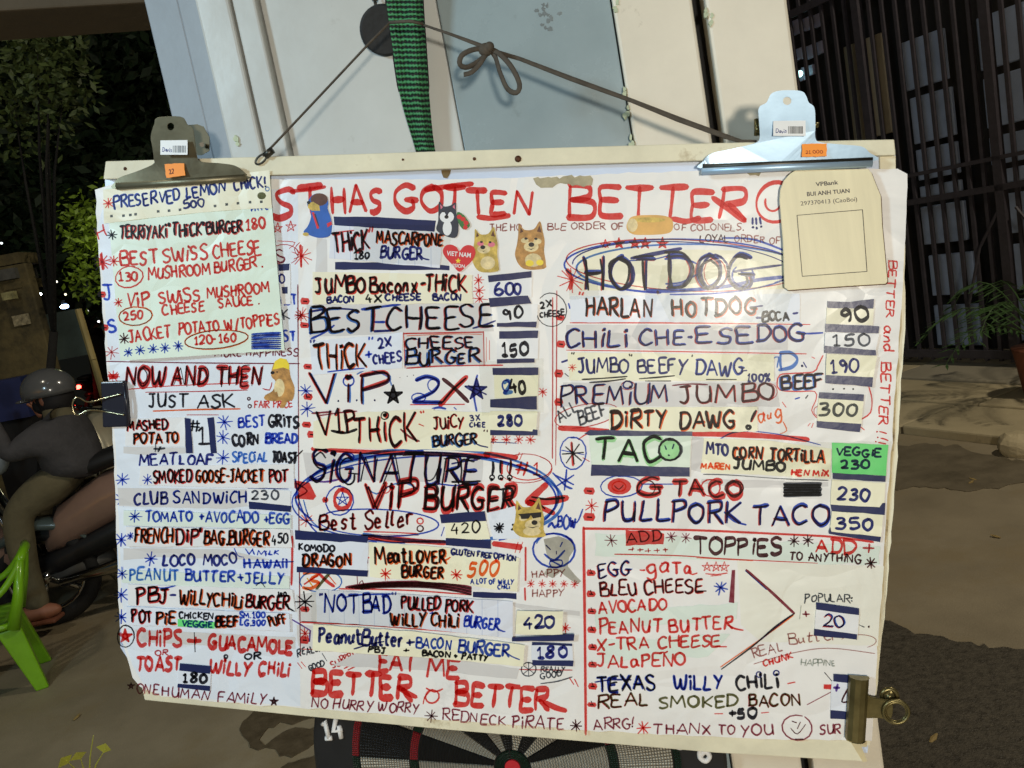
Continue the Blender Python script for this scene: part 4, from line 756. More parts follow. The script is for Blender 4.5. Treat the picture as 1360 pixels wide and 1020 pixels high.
T(I, 'EGG', 796, 767, 838, 764, 18, 2.6, 'PR'); T(I, '-', 849, 760, 856, 760, 6, 2, 'R'); T(I, 'ga', 858, 762, 888, 761, 19, 2.5, 'R'); LN(I, [(878, 748), (886, 748)], 2); T(I, 'Ta', 894, 762, 918, 761, 15, 2.5, 'R'); LN(I, [(914, 761), (920, 763), (926, 761)], 2)
for x in (939, 951, 962): STAR(I, x, 753, 7, 'R', 1.3)
LN(I, [(937, 762), (952, 763), (966, 761)], 1.6); LN(I, [(944, 765), (958, 764)], 1.5)
T(I, 'BLEU CHEESE', 797, 791, 932, 786, 17, 2.6, 'DR'); LN(I, [(924, 785), (938, 785)], 2.4, 'D'); AST(I, 957, 780.5, 9, 'B', 2.2); T(I, 'AVOCADO', 795, 815, 886, 809, 15, 2.6, 'R'); T(I, 'PEANUT BUTTER', 796, 841, 972, 836, 17, 2.6, 'R'); LN(I, [(966, 830), (976, 835), (987, 837)], 2.4)
T(I, 'X-TRA CHEESE', 793, 864, 957, 859, 15, 2.5, 'R'); LN(I, [(950, 859), (965, 859)], 2.2); T(I, 'JALaPENO', 794, 887, 910, 883, 16, 2.6, 'R'); T(I, '~', 878, 872, 890, 870, 9, 1.8, 'R'); put(I)
I = new(); T(I, 'TEXAS', 793, 918, 870, 915, 19, 2.9, 'BN'); LN(I, [(790, 906), (812, 903), (838, 903)], 2.4, 'N'); T(I, 'TEXAS', 794, 918, 871, 915, 19, 1.8, 'K', lay0=2); T(I, 'WiLLY', 895, 916, 960, 915, 18, 3, 'BN'); T(I, 'CHiLi', 978, 916, 1033, 914, 18, 3, 'K'); OV(I, 1008, 896, 3.6, 3.6, 'N', 1.8); OV(I, 1031, 894, 3.6, 3.6, 'N', 1.8); LN(I, [(1046, 908), (1056, 906)], 2, 'R')
T(I, 'REAL', 795, 939, 860, 937, 16, 2.8, 'GR'); T(I, 'SMOKED', 875, 941, 980, 938, 14.5, 2.6, 'G'); T(I, 'BACON', 995, 938, 1064, 936, 15, 2.8, 'GR'); LN(I, [(949, 948), (960, 948)], 1.8, 'R'); T(I, '+50', 967, 954, 1004, 953, 12.5, 3.2, 'K'); LN(I, [(1011, 947), (1021, 946)], 1.8, 'R'); put(I)
I = new(); T(I, 'ARRG!', 789, 969, 842, 967, 13.5, 1.7, 'M'); AST(I, 854, 967, 9, 'R', 2); T(I, 'THANX', 869, 974, 944, 976, 13, 1.8, 'M'); T(I, 'TO', 954, 975, 976, 975, 12, 1.8, 'M'); T(I, 'YOU', 984, 978, 1028, 976, 14, 1.9, 'M'); OV(I, 1059, 966.5, 20, 17, 'M', 1.7, -60, 290); LN(I, [(1050, 967), (1059, 975), (1070, 962)], 1.4, 'D'); LN(I, [(1052, 958), (1058, 960)], 1.8, 'D'); LN(I, [(1059, 968), (1063, 959)], 1.6, 'D'); LN(I, [(1056, 982), (1067, 982)], 2.6, 'D'); T(I, 'SUR', 1089, 975, 1117, 975, 13, 1.8, 'M'); put(I)
# chevron, bar, POPULAR
I = new(); I.blot([(972, 757), (976.4, 757), (975, 801), (968, 800)], 'M', 0); LN(I, [(991, 757), (1022, 784), (1055, 815)], 3.6, 'M'); LN(I, [(990, 758), (1018, 783)], 1.8, 'B', 1); LN(I, [(1055, 815), (1030, 832), (1000, 858), (958, 889)], 2, 'K'); LN(I, [(1054, 817), (1020, 842), (957, 886)], 1.4, 'O', 1); LN(I, [(1050, 818), (1010, 850)], 2.4, 'P', 1)
T(I, 'POPULAR:', 1069, 799, 1132, 800, 9.5, 1.5, 'k', .08); LN(I, [(1064, 804), (1062, 822)], 1.2, 'g'); T(I, '+', 1067, 822, 1076, 822, 13, 1.7, 'M'); T(I, 'REAL', 1001, 874, 1040, 865, 12.5, 1.3, 'm'); T(I, 'Butter', 1047, 856, 1112, 850, 14, 1.4, 'm', .07); LN(I, [(1001, 882), (1050, 868), (1100, 861), (1162, 868)], 1.1, 'm'); T(I, 'CHUNK', 1014, 885, 1054, 874, 8, 1.8, 'R'); T(I, 'HAPPiNE', 1063, 884, 1110, 885, 8, 1.2, 'g', .08)
LN(I, [(1141, 830), (1148, 833)], 1.6, 'k'); T(I, '.', 1153, 833, 1155, 833, 10, 2.6, 'D'); OV(I, 1140, 852, 24, 9, 'm', 1, 200, 420); put(I)
rc([(1084, 808), (1141, 814), (1139, 845), (1082, 837)], P_W, [[(1084, 800), (1141, 808), (1141, 817), (1084, 809.5)], [(1081.6, 835), (1138.5, 842.5), (1138, 849.6), (1081, 844)]], '20', 1092, 832, 1122, 832, 16, 2.2, 'PR', 'price card 20 under the word Popular')
p = rc([(1105, 904), (1150, 908), (1146, 948), (1103, 944)], P_B, [[(1107, 895), (1153, 899), (1152, 910), (1107, 905)], [(1103, 943), (1146, 947), (1146, 957), (1103, 954.5)]], '+', 1107, 922, 1117, 922, 17, 2.6, 'P', 'price card half covered by the brass clip')
I = new(); LN(I, [(1126, 915), (1118, 932), (1130, 931)], 2.6, 'D'); put(I, p)
I = new(); I.blot([(1094, 909), (1105, 909), (1105, 916), (1094, 915)], 'R'); LN(I, [(1095, 893), (1106, 906)], 1.4, 'K'); LN(I, [(1072, 936), (1104, 919)], 1.4, 'M'); put(I)
# words running down the right edge
def TV(I, text, xa, ya, xb, yb, h, w, st):
    T(I, text, xa, ya, xb, yb, h, w, st, .05)
I = new(); TV(I, 'BETTER', 1180, 346, 1176, 421, 10.5, 1.7, 'R'); TV(I, 'and', 1175, 432, 1173, 467, 12, 1.8, 'R'); TV(I, 'BETTER', 1171, 482, 1167, 564, 11.5, 1.8, 'R'); TV(I, '!!!', 1165, 573, 1163, 588, 15, 1.5, 'R'); put(I)
# clear tape that catches the lamp over HOTDOG
TAPE = bpy.data.materials.new('clear_tape'); TAPE.use_nodes = True; _n = TAPE.node_tree.nodes; _n.remove(_n['Principled BSDF'])
_t = _n.new('ShaderNodeBsdfTransparent'); _t.inputs[0].default_value = (.97, .97, .96, 1); _gg = _n.new('ShaderNodeBsdfGlossy'); _gg.inputs['Roughness'].default_value = .16
_nz = _n.new('ShaderNodeTexNoise'); _nz.inputs['Scale'].default_value = 34; _nz.inputs['Detail'].default_value = 4; _nz.inputs['Distortion'].default_value = .8; _bp = _n.new('ShaderNodeBump'); _bp.inputs['Distance'].default_value = .00025
_tc = _n.new('ShaderNodeTexCoord'); TAPE.node_tree.links.new(_tc.outputs['Object'], _nz.inputs['Vector']); TAPE.node_tree.links.new(_nz.outputs['Fac'], _bp.inputs['Height']); TAPE.node_tree.links.new(_bp.outputs[0], _gg.inputs['Normal'])
_mx = _n.new('ShaderNodeMixShader'); _mx.inputs[0].default_value = .0022
TAPE.node_tree.links.new(_t.outputs[0], _mx.inputs[1]); TAPE.node_tree.links.new(_gg.outputs[0], _mx.inputs[2]); TAPE.node_tree.links.new(_mx.outputs[0], _n['Material Output'].inputs[0])
def tape(pts, parent=board): return sheet('clear_tape', pts, TAPE, parent, 3e-5, amp=0)
for q in ([(880, 352), (975, 342), (1034, 352), (1052, 390), (1040, 430), (960, 440), (890, 428), (872, 390)], [(470, 296), (600, 300), (596, 352), (468, 348)], [(754, 358), (792, 356), (796, 396), (756, 398)], [(636, 480), (722, 476), (722, 548), (640, 552)], [(412, 783), (560, 790), (560, 838), (414, 830)], [(1040, 588), (1184, 586), (1184, 640), (1044, 638)]): tape(q)

# ------------------------------------------------------------------ left column
I = new(); T(I, 'NOW AND THEN', 166, 511, 346, 511, 23, 4.6, 'RK', .05, .08); T(I, 'NOW AND THEN', 168, 511, 347, 511, 23, 1.1, 'K', .06, .08, 2); LN(I, [(171, 517), (220, 513), (260, 511), (330, 508)], 1.4); LN(I, [(193, 521), (260, 520), (329, 518)], 1.6, 'r')
I.blot([(143, 497), (158, 496), (156, 503), (145, 504)], 'R', 0); AST(I, 150, 500, 8, 'R', 1.5, 4); T(I, 'JUST', 197, 541, 248, 540, 17, 2.3, 'K'); T(I, 'ASK', 262, 541, 310, 541, 17, 2.6, 'K'); LN(I, [(203, 546), (260, 544), (319, 543)], 2, 'O'); LN(I, [(248, 551), (290, 551)], 1.4, 'r'); OV(I, 330.5, 529.6, 1.8, 1.8, 'D', 1.6); OV(I, 331.6, 539.5, 2.2, 2.2, 'D', 1.6); T(I, 'FAiR PRiCE', 338, 542, 388, 541, 9, 1.5, 'R')
LN(I, [(349, 516), (358, 518), (361, 508)], 1.6, 'r'); LN(I, [(140, 480), (260, 482), (398, 483)], 1.4, 'M'); T(I, 'MORE HAPPiNESS', 286, 474, 396, 472, 9, 1.5, 'M'); DASH(I, 135, 391, 8, 7); T(I, 'J', 139, 398, 150, 397, 19, 2.6, 'B'); DASH(I, 139.5, 435, 6, 7); T(I, 'S', 144, 442, 154, 441, 15, 2.6, 'B'); AST(I, 148, 468, 9, 'r', 1.4); T(I, 'H', 130, 318, 142, 312, 14, 1.7, 'R'); AST(I, 135.5, 348, 12, 'R', 2, 5); LN(I, [(134, 338), (137, 357)], 7, 'R', 2)
T(I, 'AST', 372, 405, 394, 404, 12, 2.3, 'B'); T(I, 'K', 376, 424, 385, 423, 13, 1.8, 'k'); T(I, 'ST', 376, 453, 392, 452, 13, 2.4, 'B'); LN(I, [(395.5, 378), (396, 480), (397, 700), (399, 870)], 1.4, 'M'); AST(I, 399, 420, 6, 'r', 1.3); put(I)
p = sheet('paper_strip', [(166, 556), (246, 554), (246, 593), (166, 592)], P_W, board, label='paper strip lettered Mashed Potato'); I = new(); T(I, 'MASHED', 169, 570.5, 222, 569.5, 12.5, 2.5, 'KR'); T(I, 'POTATO', 177, 589, 236, 588, 13.5, 2.6, 'KO'); LN(I, [(207, 588), (206, 600)], 1.8, 'k'); put(I, p)
bars(board, [(245, 555), (253, 556), (256, 602), (247, 602)], [(275, 555), (284, 554), (288, 602), (280, 602)])
sheet('paper_patch', [(164, 593), (246, 594), (246, 602), (186, 604), (164, 602)], P_T, board, 3e-5)
I = new(); T(I, '#', 253, 573, 265, 573, 14, 2, 'K'); T(I, '1', 262, 591, 278, 590, 23, 2.8, 'K'); T(I, '+', 203, 602, 219, 602, 13, 2.4, 'k'); T(I, 'MEAT', 185, 618, 234, 617, 14.5, 2.5, 'N'); T(I, 'LOAF', 239, 617, 281, 618, 14, 2.6, 'N'); AST(I, 298, 560.5, 10, 'B', 1.8); T(I, 'BEST', 317, 567, 352, 566, 14.5, 2.3, 'B'); T(I, 'GRiTS', 357, 567, 397, 566, 15, 2.9, 'K')
AST(I, 296, 581, 9.5, 'B', 1.8); T(I, 'CORN', 310, 592, 344, 590, 14, 3, 'K'); T(I, 'BREAD', 352, 589, 396, 588, 12.5, 2.8, 'B'); AST(I, 296, 608, 9, 'B', 1.8); T(I, 'SPECiAL', 309, 614, 355, 613, 12, 2.3, 'b'); T(I, 'TOAST', 362, 614, 394, 614, 14, 3, 'K'); LN(I, [(388, 612), (396, 604), (402, 598)], 1.8, 'K'); put(I)
p = sheet('paper_strip', [(186, 619), (390, 616), (391, 648), (330, 648), (184, 644)], P_W, board, label='paper strip lettered Smoked Goose Jacket Pot'); I = new(); T(I, 'SMOKED', 204, 641, 254, 640, 16, 2.5, 'KR'); T(I, 'GOOSE-JACKET', 260, 640, 350, 639, 16, 2.5, 'KO'); T(I, 'POT', 358, 640, 382, 640, 15, 2.5, 'KR'); AST(I, 196, 637, 6.5, 'B', 1.7); put(I, p)
I = new(); T(I, '250', 342, 647, 360, 646, 8, 2.2, 'K'); LN(I, [(329, 648), (383, 649.5)], 1.8, 'N'); AST(I, 162.5, 637, 8.5, 'B', 1.8); AST(I, 162.5, 663.5, 9.5, 'B', 1.8); put(I)
sheet('paper_patch', [(156, 648), (330, 650), (332, 672), (300, 676), (158, 672)], P_T, board, 3e-5)
I = new(); T(I, 'CLUB', 178, 670, 222, 669, 15.5, 2.6, 'N'); T(I, 'SANDWiCH', 231, 668, 327, 668, 15, 2.4, 'BN'); put(I)
pc([(328, 649), (386, 652), (385, 676), (329, 671)], P_W, [[(330, 666), (387, 672), (386, 680), (331, 676)]], '230', 334, 663, 369, 663, 12, 2.2, 'k', 'price card 230 beside Club Sandwich')
p = sheet('paper_strip', [(164, 678), (386, 684), (386, 702), (164, 698)], P_M, board, label='mint strip lettered Tomato Avocado Egg'); I = new(); AST(I, 179, 686, 8.5, 'B', 1.9); T(I, 'TOMATO', 193, 692, 255, 693, 13, 2.4, 'B'); T(I, '+AVOCADO', 265, 693, 343, 694, 13.5, 2.4, 'B'); T(I, '+EGG', 351, 695, 384, 695, 12.5, 2.4, 'B'); put(I, p)
p = sheet('paper_strip', [(167, 700), (385, 703), (388, 727), (168, 726)], P_W, board, label='paper strip lettered French Dip Bag Burger 450'); I = new(); AST(I, 173, 712, 5, 'B', 2); T(I, 'FRENCH', 179, 720, 229, 721, 18, 2.6, 'KO'); T(I, 'DiP"', 234, 722, 268, 722, 19, 2.7, 'KR'); T(I, 'BAG.BURGER', 271, 722, 356, 723, 18, 2.7, 'KO'); T(I, '450', 361, 722, 382, 722, 13, 2.1, 'K'); put(I, p)
I = new(); AST(I, 161, 717, 9, 'B', 2); put(I)
sheet('paper_patch', [(164, 728), (300, 730), (360, 744), (200, 740), (164, 744)], P_T, board, 3e-5)
I = new(); AST(I, 200, 742, 9, 'B', 2.1); T(I, 'LOCO', 217, 751, 258, 750, 14, 2.7, 'N'); T(I, 'MOCO', 270, 751, 314, 750, 14, 2.7, 'N'); T(I, 'HAWAii', 325, 754, 381, 754, 12, 2.5, 'B'); LN(I, [(323, 748), (350, 747), (390, 746)], 1.6, 'B'); T(I, 'ViMiLK', 327, 737, 372, 737, 6, 1.6, 'B', .12); LN(I, [(311, 728), (316, 738), (324, 740)], 1.3, 'B'); LN(I, [(388, 712), (388, 740), (387, 777)], 3, 'R'); put(I)
p = sheet('paper_strip', [(160, 757), (384, 765), (384, 782), (280, 780), (162, 774)], P_M, board, label='mint strip lettered Peanut Butter and Jelly'); I = new(); AST(I, 162, 762, 8, 'B', 1.8); T(I, 'PEANUT', 172, 770, 237, 771, 15, 2.4, 'b'); T(I, 'BUTTER', 246, 771, 311, 773, 14, 2.6, 'B'); T(I, '+JELLY', 316, 774, 377, 776, 14, 2.4, 'B'); LN(I, [(340, 778), (346, 773), (352, 780)], 1.6, 'k'); put(I, p)
p = sheet('paper_strip', [(170, 776), (388, 783), (392, 812), (300, 808), (170, 804)], P_W, board, label='paper strip lettered Willy Chili Burger with red and blue outline'); I = new(); T(I, 'PBJ', 181, 799, 222, 799, 18, 3, 'KR'); LN(I, [(205, 780), (218, 781), (233, 778)], 2, 'B'); T(I, '-', 225, 794, 233, 794, 7, 2.4, 'N'); T(I, 'WiLLY', 238, 802, 281, 805, 18, 2.5, 'KO'); T(I, 'CHiLi', 284, 804, 322, 806, 17, 2.7, 'KO'); T(I, 'BURGER', 326, 806, 383, 809, 17, 2.6, 'KR'); LN(I, [(378, 802), (384, 808), (391, 812)], 2.2, 'K'); T(I, '180', 369, 793, 380, 793, 6, 1.8, 'K'); put(I, p)
p = sheet('paper_strip', [(168, 806), (384, 815), (385, 839), (280, 834), (168, 830)], P_B, board, label='paper strip lettered Pot Pie Chicken Beef Puff'); sheet('green_highlight', [(236, 822), (285, 826), (285, 835), (236, 832)], P_GR, p, 2e-5)
I = new(); T(I, 'POT', 175, 826, 202, 826, 16, 2.7, 'KR'); T(I, 'PiE', 208, 827, 233, 828, 15.5, 2.7, 'KO'); T(I, 'CHiCKEN', 238, 821, 283, 822, 8, 2, 'K'); T(I, 'VEGGiE', 242, 832, 282, 833, 7.5, 2, 'B'); T(I, 'BEEF', 286, 832, 315, 832, 13, 2.9, 'KO'); T(I, 'SM.100', 318, 820, 351, 821, 7.5, 2, 'B'); T(I, 'LG.300', 319, 830, 352, 831, 7.5, 2, 'B'); T(I, 'PUFF', 358, 832, 380, 826, 12, 2.2, 'KO'); put(I, p)
I = new(); AST(I, 161, 790, 9.5, 'B', 1.9); AST(I, 161, 819.5, 9, 'B', 1.9); OV(I, 167, 845, 11, 15, 'K', 1.8); STAR(I, 166, 845, 9, 'R', 3, True); put(I)
sheet('paper_patch', [(180, 836), (392, 846), (392, 862), (240, 856), (182, 852)], P_T, board, 3e-5)
I = new(); T(I, 'CHiPS', 183, 857, 241, 858, 20, 4.4, 'R', .04); T(I, '+', 250, 858, 267, 858, 16, 4.6, 'R'); LN(I, [(258, 840), (259, 866)], 1.5, 'K', 1); T(I, 'GUACAMOLE', 277, 861, 388, 868, 17, 4.8, 'R', .04); T(I, 'OR', 206, 870, 223, 870, 7, 1.5, 'r'); T(I, 'TOAST', 181, 889, 240, 891, 18, 4.4, 'R', .04); T(I, 'OR', 325, 876, 346, 875, 8, 2.1, 'K')
T(I, 'WiLLY', 279, 893, 333, 897, 17, 3.8, 'R', .04); T(I, 'CHiLi', 343, 895, 384, 899, 17, 3.8, 'R', .04); OV(I, 300, 872, 2.2, 2.2, 'K', 2.4); T(I, 'ONE', 181, 920, 210, 923, 13, 1.7, 'M'); T(I, 'HUMAN', 215, 924, 277, 930, 13, 1.7, 'M'); T(I, 'FAMiLY', 289, 931, 352, 936, 13, 1.7, 'M'); STAR(I, 363.7, 931.5, 6, 'D', 1.6, True); STAR(I, 174, 911, 5, 'D', 1.4, True); put(I)
pc([(237, 890), (280, 893), (279, 912), (236, 910)], P_B, [[(239, 881), (280, 884.6), (279, 895), (238, 890.6)], [(236, 908), (279, 911), (278.6, 918), (235.4, 913)]], '180', 244, 906.5, 273, 907, 12, 3, 'K', 'price card 180 over the words One Human Family')

# ------------------------------------------------------------------ printed cut-outs stuck on the board
FUR_T = mat('print_tan', srgb((190, 140, 76)), .5, var=.55, scale=110); FUR_Y = mat('print_yellow', srgb((206, 176, 84)), .5, var=.5, scale=110); FUR_L = mat('print_cream', srgb((226, 206, 156)), .5, var=.35, scale=110)
PRK = mat('print_black', srgb((26, 24, 26)), .4); PRW = mat('print_white', srgb((236, 238, 240)), .45); PRG = mat('print_charcoal', srgb((48, 52, 66)), .5, var=.3, scale=60); PRR = mat('print_red', srgb((214, 46, 52)), .42)
PRB = mat('print_blue', srgb((44, 96, 184)), .5, var=.2, scale=50); PRP = mat('print_pink', srgb((224, 118, 140)), .5); PRBR = mat('print_brown', srgb((98, 58, 40)), .5, var=.4, scale=70); PRGN = mat('print_green', srgb((60, 120, 58)), .5, var=.3); PRY = mat('print_bright_yellow', srgb((240, 214, 60)), .4, var=.15, scale=60)
def el(x, y, rx, ry, n=16, tilt=0): return [(x + math.cos(2 * math.pi * k / n) * rx * math.cos(R(tilt)) - math.sin(2 * math.pi * k / n) * ry * math.sin(R(tilt)), y + math.cos(2 * math.pi * k / n) * rx * math.sin(R(tilt)) + math.sin(2 * math.pi * k / n) * ry * math.cos(R(tilt))) for k in range(n)]
def sticker(label, outline, m, parts, smooth=True):
    pts = crom(outline, 4, True) if smooth else outline
    xs = [q[0] for q in pts]; ys = [q[1] for q in pts]
    z = zfor((min(xs), min(ys), max(xs), max(ys)), 6e-4, BOARD_Z); vs, fs = slab(pts, z, z + 1.6e-4); o = mk('sticker', vs, fs, m, board); o['label'] = label
    for k, (nm, p, mm) in enumerate(parts):
        vs, fs = slab(p, z + 1.4e-4 + k * 2.4e-5, z + 1.9e-4 + k * 2.4e-5); mk(nm, vs, fs, mm, o)
    return o
def doghead(label, x, y, s, m, lift, cheeks=False, glasses=False, bow=False, low=1.0):
    """plain dog portrait cut-out: ears, muzzle, nose, eyes, chest; x,y = middle of the face, s = half head width"""
    f = lift
    out = [(x - s, y - s * 1.5), (x - s * .55, y - s * 1.0), (x + s * .25, y - s * 1.05), (x + s * .75, y - s * 1.7), (x + s * 1.0, y - s * .8), (x + s * 1.15, y), (x + s * 1.1, y + s * .8), (x + s * 1.25, y + s * 1.8 * low), (x + s * 1.1, y + s * 2.2 * low), (x - s * .6, y + s * 2.2 * low), (x - s * 1.3, y + s * 1.2 * low), (x - s * 1.15, y + s * .2), (x - s * 1.05, y - s * .6)]
    pr = [('chest', el(x + s * .2, y + s * 1.5 * low, s * .7, s * .55 * low), FUR_L), ('muzzle', el(x + f * s * .3, y + s * .42, s * .62, s * .42), FUR_L), ('cheek', el(x - s * .5, y - s * .1, s * .32, s * .22), FUR_L if not cheeks else PRP), ('cheek', el(x + s * .55, y - s * .02, s * .34, s * .24), FUR_L if not cheeks else PRP),
          ('nose', el(x + f * s * .45, y + s * .24, s * .24, s * .19), PRK), ('eye', el(x - s * .4, y - s * .26, s * .14, s * .1), PRK), ('eye', el(x + s * .42, y - s * .24, s * .14, s * .1), PRK),
          ('mouth', [(x + f * s * .1 - s * .35, y + s * .55), (x + f * s * .3, y + s * .68), (x + f * s * .5 + s * .3, y + s * .5), (x + f * s * .3, y + s * .6)], PRK), ('inner_ear', [(x - s * .85, y - s * 1.2), (x - s * .62, y - s * .85), (x - s * .9, y - s * .7)], PRBR), ('inner_ear', [(x + s * .72, y - s * 1.35), (x + s * .9, y - s * .75), (x + s * .5, y - s * .85)], PRBR)]
    if glasses: pr += [('sunglasses', [(x - s * .9, y - s * .42), (x + s * .95, y - s * .58), (x + s * .93, y - s * .2), (x + s * .3, y - s * .08), (x + s * .12, y - s * .34), (x - s * .08, y - s * .06), (x - s * .62, y - s * .04), (x - s * .7, y - s * .28)], PRK)]
    if bow: pr += [('bow_tie', el(x - s * .1, y + s * 1.75 * low, s * .34, s * .26), PRY), ('bow_tie', el(x + s * .75, y + s * 1.7 * low, s * .3, s * .24), PRY)]
    return sticker(label, out, m, pr, True)
doghead('cut-out print of a yellow dog with pink cheeks beside the red heart', 645, 325, 14, FUR_Y, -.6, cheeks=True, low=1.15)
doghead('cut-out print of a tan dog with a yellow bow', 705, 321, 16, FUR_T, .1, bow=True, low=1.02)
doghead('cut-out print of a yellow dog in black sunglasses', 703, 690, 17, FUR_Y, .9, glasses=True, low=.62)
sticker('cut-out print of a grey and white sled dog holding roses', [(583, 268), (589, 274), (598, 273), (605, 269), (606, 282), (609, 296), (607, 314), (596, 315), (580, 306), (582, 292)], PRG,
        [('face', el(593.5, 288, 9.5, 8), PRW), ('chest', el(594, 303, 6, 10), PRW), ('forehead', [(586, 275), (601, 275), (597, 281), (594.5, 286), (592.5, 286), (590, 281)], PRG), ('inner_ear', [(584.5, 271), (588, 275), (585.5, 278)], PRP), ('inner_ear', [(603.5, 271.5), (604.5, 278), (601, 275)], PRP), ('nose', el(593, 288, 2.8, 2.6), PRK), ('eye', el(589, 281, 1.6, .9), PRK), ('eye', el(597, 281, 1.6, .9), PRK)])
sticker('cut-out print of a small bunch of red roses', [(607, 282), (614, 284), (621, 292), (624, 300), (616, 305), (609, 296)], PRGN, [('rose', el(610, 288, 3.4, 3), PRR), ('rose', el(615, 291, 3.4, 3), PRR), ('rose', el(619, 296, 3.4, 3.2), PRR), ('rose', el(618, 302, 3, 3), PRR)])
sticker('cut-out print of a dog in a brown fur hat and blue coat', [(412, 262), (420, 257), (431, 259), (436, 268), (435, 277), (439, 288), (441, 300), (438, 313), (424, 316), (410, 312), (403, 308), (409, 300), (413, 288), (412, 279), (408, 272)], PRB,
        [('hat', el(424, 265, 11.5, 8.5), PRBR), ('face', [(409, 270), (416, 268), (424, 273), (425, 280), (414, 280), (409, 276)], FUR_Y), ('nose', el(410, 269, 2.4, 2.2), PRK), ('lapel', [(414, 282), (417, 282), (424, 303), (421, 304)], PRR), ('lapel', [(434, 297), (440, 294), (441, 298), (435, 302)], PRR), ('paw', el(406, 311, 4, 2.4), FUR_Y), ('shadow_fold', [(417, 284), (419, 284), (424, 300), (423, 301)], PRG)])
sticker('cut-out print of a sitting tan dog in a yellow hard hat', [(363, 484), (370, 477), (381, 479), (384, 489), (386, 501), (391, 515), (389, 530), (381, 534), (378, 541), (372, 541), (374, 532), (367, 533), (352, 531), (352, 525), (362, 519), (366, 507), (360, 499)], FUR_T,
        [('belly', el(371, 515, 7, 12), FUR_L), ('hard_hat', [(362, 491), (365, 480), (372, 475.5), (380, 477), (384, 484), (384, 491), (376, 488)], PRY), ('nose', el(362, 495, 2.8, 2.2), PRK), ('eye', el(368, 494, 1.2, 1), PRK), ('leg', [(356, 524), (368, 520), (370, 530), (354, 530)], FUR_T)])
sticker('cut-out print of a plain bread roll', [(835, 292), (842, 287), (862, 285.5), (882, 286.5), (892, 291), (894, 300), (891, 308), (880, 311), (860, 312), (840, 311), (832, 303)], mat('print_bun', srgb((222, 172, 92)), .5, var=.25, scale=24), [('highlight', el(862, 292, 22, 3.4), FUR_Y), ('end', el(840, 299, 7, 9), FUR_L)])
hz = sticker('red heart sticker reading Viet Nam', [(610, 361), (601, 352), (591, 341), (588, 333), (592, 326), (600, 325), (607, 329), (610, 334), (614, 329), (620, 325.5), (628, 327), (631.6, 335), (628, 345), (619, 354)], PRR, [('star', [(608.5 + math.cos(-math.pi / 2 + k * math.pi / 5) * (4 if k % 2 == 0 else 1.7), 346.5 + math.sin(-math.pi / 2 + k * math.pi / 5) * (4 if k % 2 == 0 else 1.7)) for k in range(10)], PRY)])
def printed(text, xa, ya, xb, yb, h, m, parent, z, P=PB, name='printed_text', thick=0, bold=0):
    """printed lettering from the built-in font, laid on the plane between two baseline pixels"""
    cu = bpy.data.curves.new(name, 'FONT'); cu.body = text; cu.resolution_u = 3; cu.offset = bold
    o = bpy.data.objects.new(name, cu); COL.objects.link(o); bpy.context.view_layer.update()
    me = bpy.data.meshes.new_from_object(o.evaluated_get(bpy.context.evaluated_depsgraph_get())); COL.objects.unlink(o); bpy.data.objects.remove(o)
    xs = [v.co.x for v in me.vertices]; W_ = max(xs) - min(xs); x0 = min(xs); L = math.hypot(xb - xa, yb - ya); d = ((xb - xa) / L, (yb - ya) / L); u = (d[1], -d[0])
    vs = []
    for v in me.vertices:
        a = (v.co.x - x0) / W_ * L; b = v.co.y / .7 * h; vs.append(P(xa + d[0] * a + u[0] * b, ya + d[1] * a + u[1] * b, z))
    fs = [tuple(p.vertices) for p in me.polygons]; bpy.data.meshes.remove(me)
    return mk(name, vs, fs, m, parent)
_hz = STACK[-1][1]
printed('VIET NAM', 593, 339, 625, 342, 6, PRW, hz, _hz, bold=.02); printed('VISION', 598, 354.5, 617, 356, 4.6, PRW, hz, _hz, bold=.02)

# ------------------------------------------------------------------ clipped sheet, plaque and clips (things hanging on the board)
def put_on(I, parent, lo):
    thick = max(v[2] for v in I.v); return ink_obj(I, parent, fixed=lo)
HS = .0075
cs = empty('clipped_menu_sheet', PB(250, 350, HS), 'pale green handwritten specials sheet held by the large grey clip', 'paper sheet')
def warpz(x, y): return HS + .0022 * math.sin((x - 150) / 48.0) * max(0, (y - 300)) / 190 + max(0, y - 400) * 1.4e-5
CS = jag([(150, 240), (357, 226), (362, 300), (370, 390), (378, 464), (300, 472), (240, 478), (160, 479), (154, 470), (150, 420), (146, 345), (138, 300), (137, 258)], .4, 14, 9)
def grid_sheet(name, l, r, t, b, m, parent, zf, nu=26, nv=30, wob=0):
    vs = []; fs = []
    for j in range(nv + 1):
        v = j / nv
        for i in range(nu + 1):
            u = i / nu; x0_, x1_ = l(v), r(v); x = x0_ + (x1_ - x0_) * u; y = t(u) + (b(u) - t(u)) * v; vs.append(PB(x, y, zf(x, y)))
    for j in range(nv):
        for i in range(nu): a = j * (nu + 1) + i; fs.append((a, a + nu + 1, a + nu + 2, a + 1))
    n = len(vs); bk = [v - BN * 1.5e-4 for v in vs]; fs2 = [tuple(i + n for i in reversed(f)) for f in fs]
    return mk(name, vs + bk, fs + fs2, m, parent, smooth=True)
grid_sheet('sheet', lambda v: 141 + 19 * v, lambda v: 357 + 21 * v, lambda u: 250 - 23 * u, lambda u: 479 - 14 * u, P_G, cs, warpz)
def PS(x, y, z): return PB(x, y, warpz(x, y) + z)
grid_sheet('sheet_strip', lambda v: 137 + 1 * v, lambda v: 358 + 3 * v, lambda u: 252 - 26 * u, lambda u: 297 - 12 * math.sin(u * 1.6) - 9 * u, P_Y, cs, lambda x, y: warpz(x, y) + .0009 + .0004 * math.sin(x / 9), 26, 6)
def PS2(x, y, z): return PB(x, y, warpz(x, y) + .0009 + .0004 * math.sin(x / 9) + z)
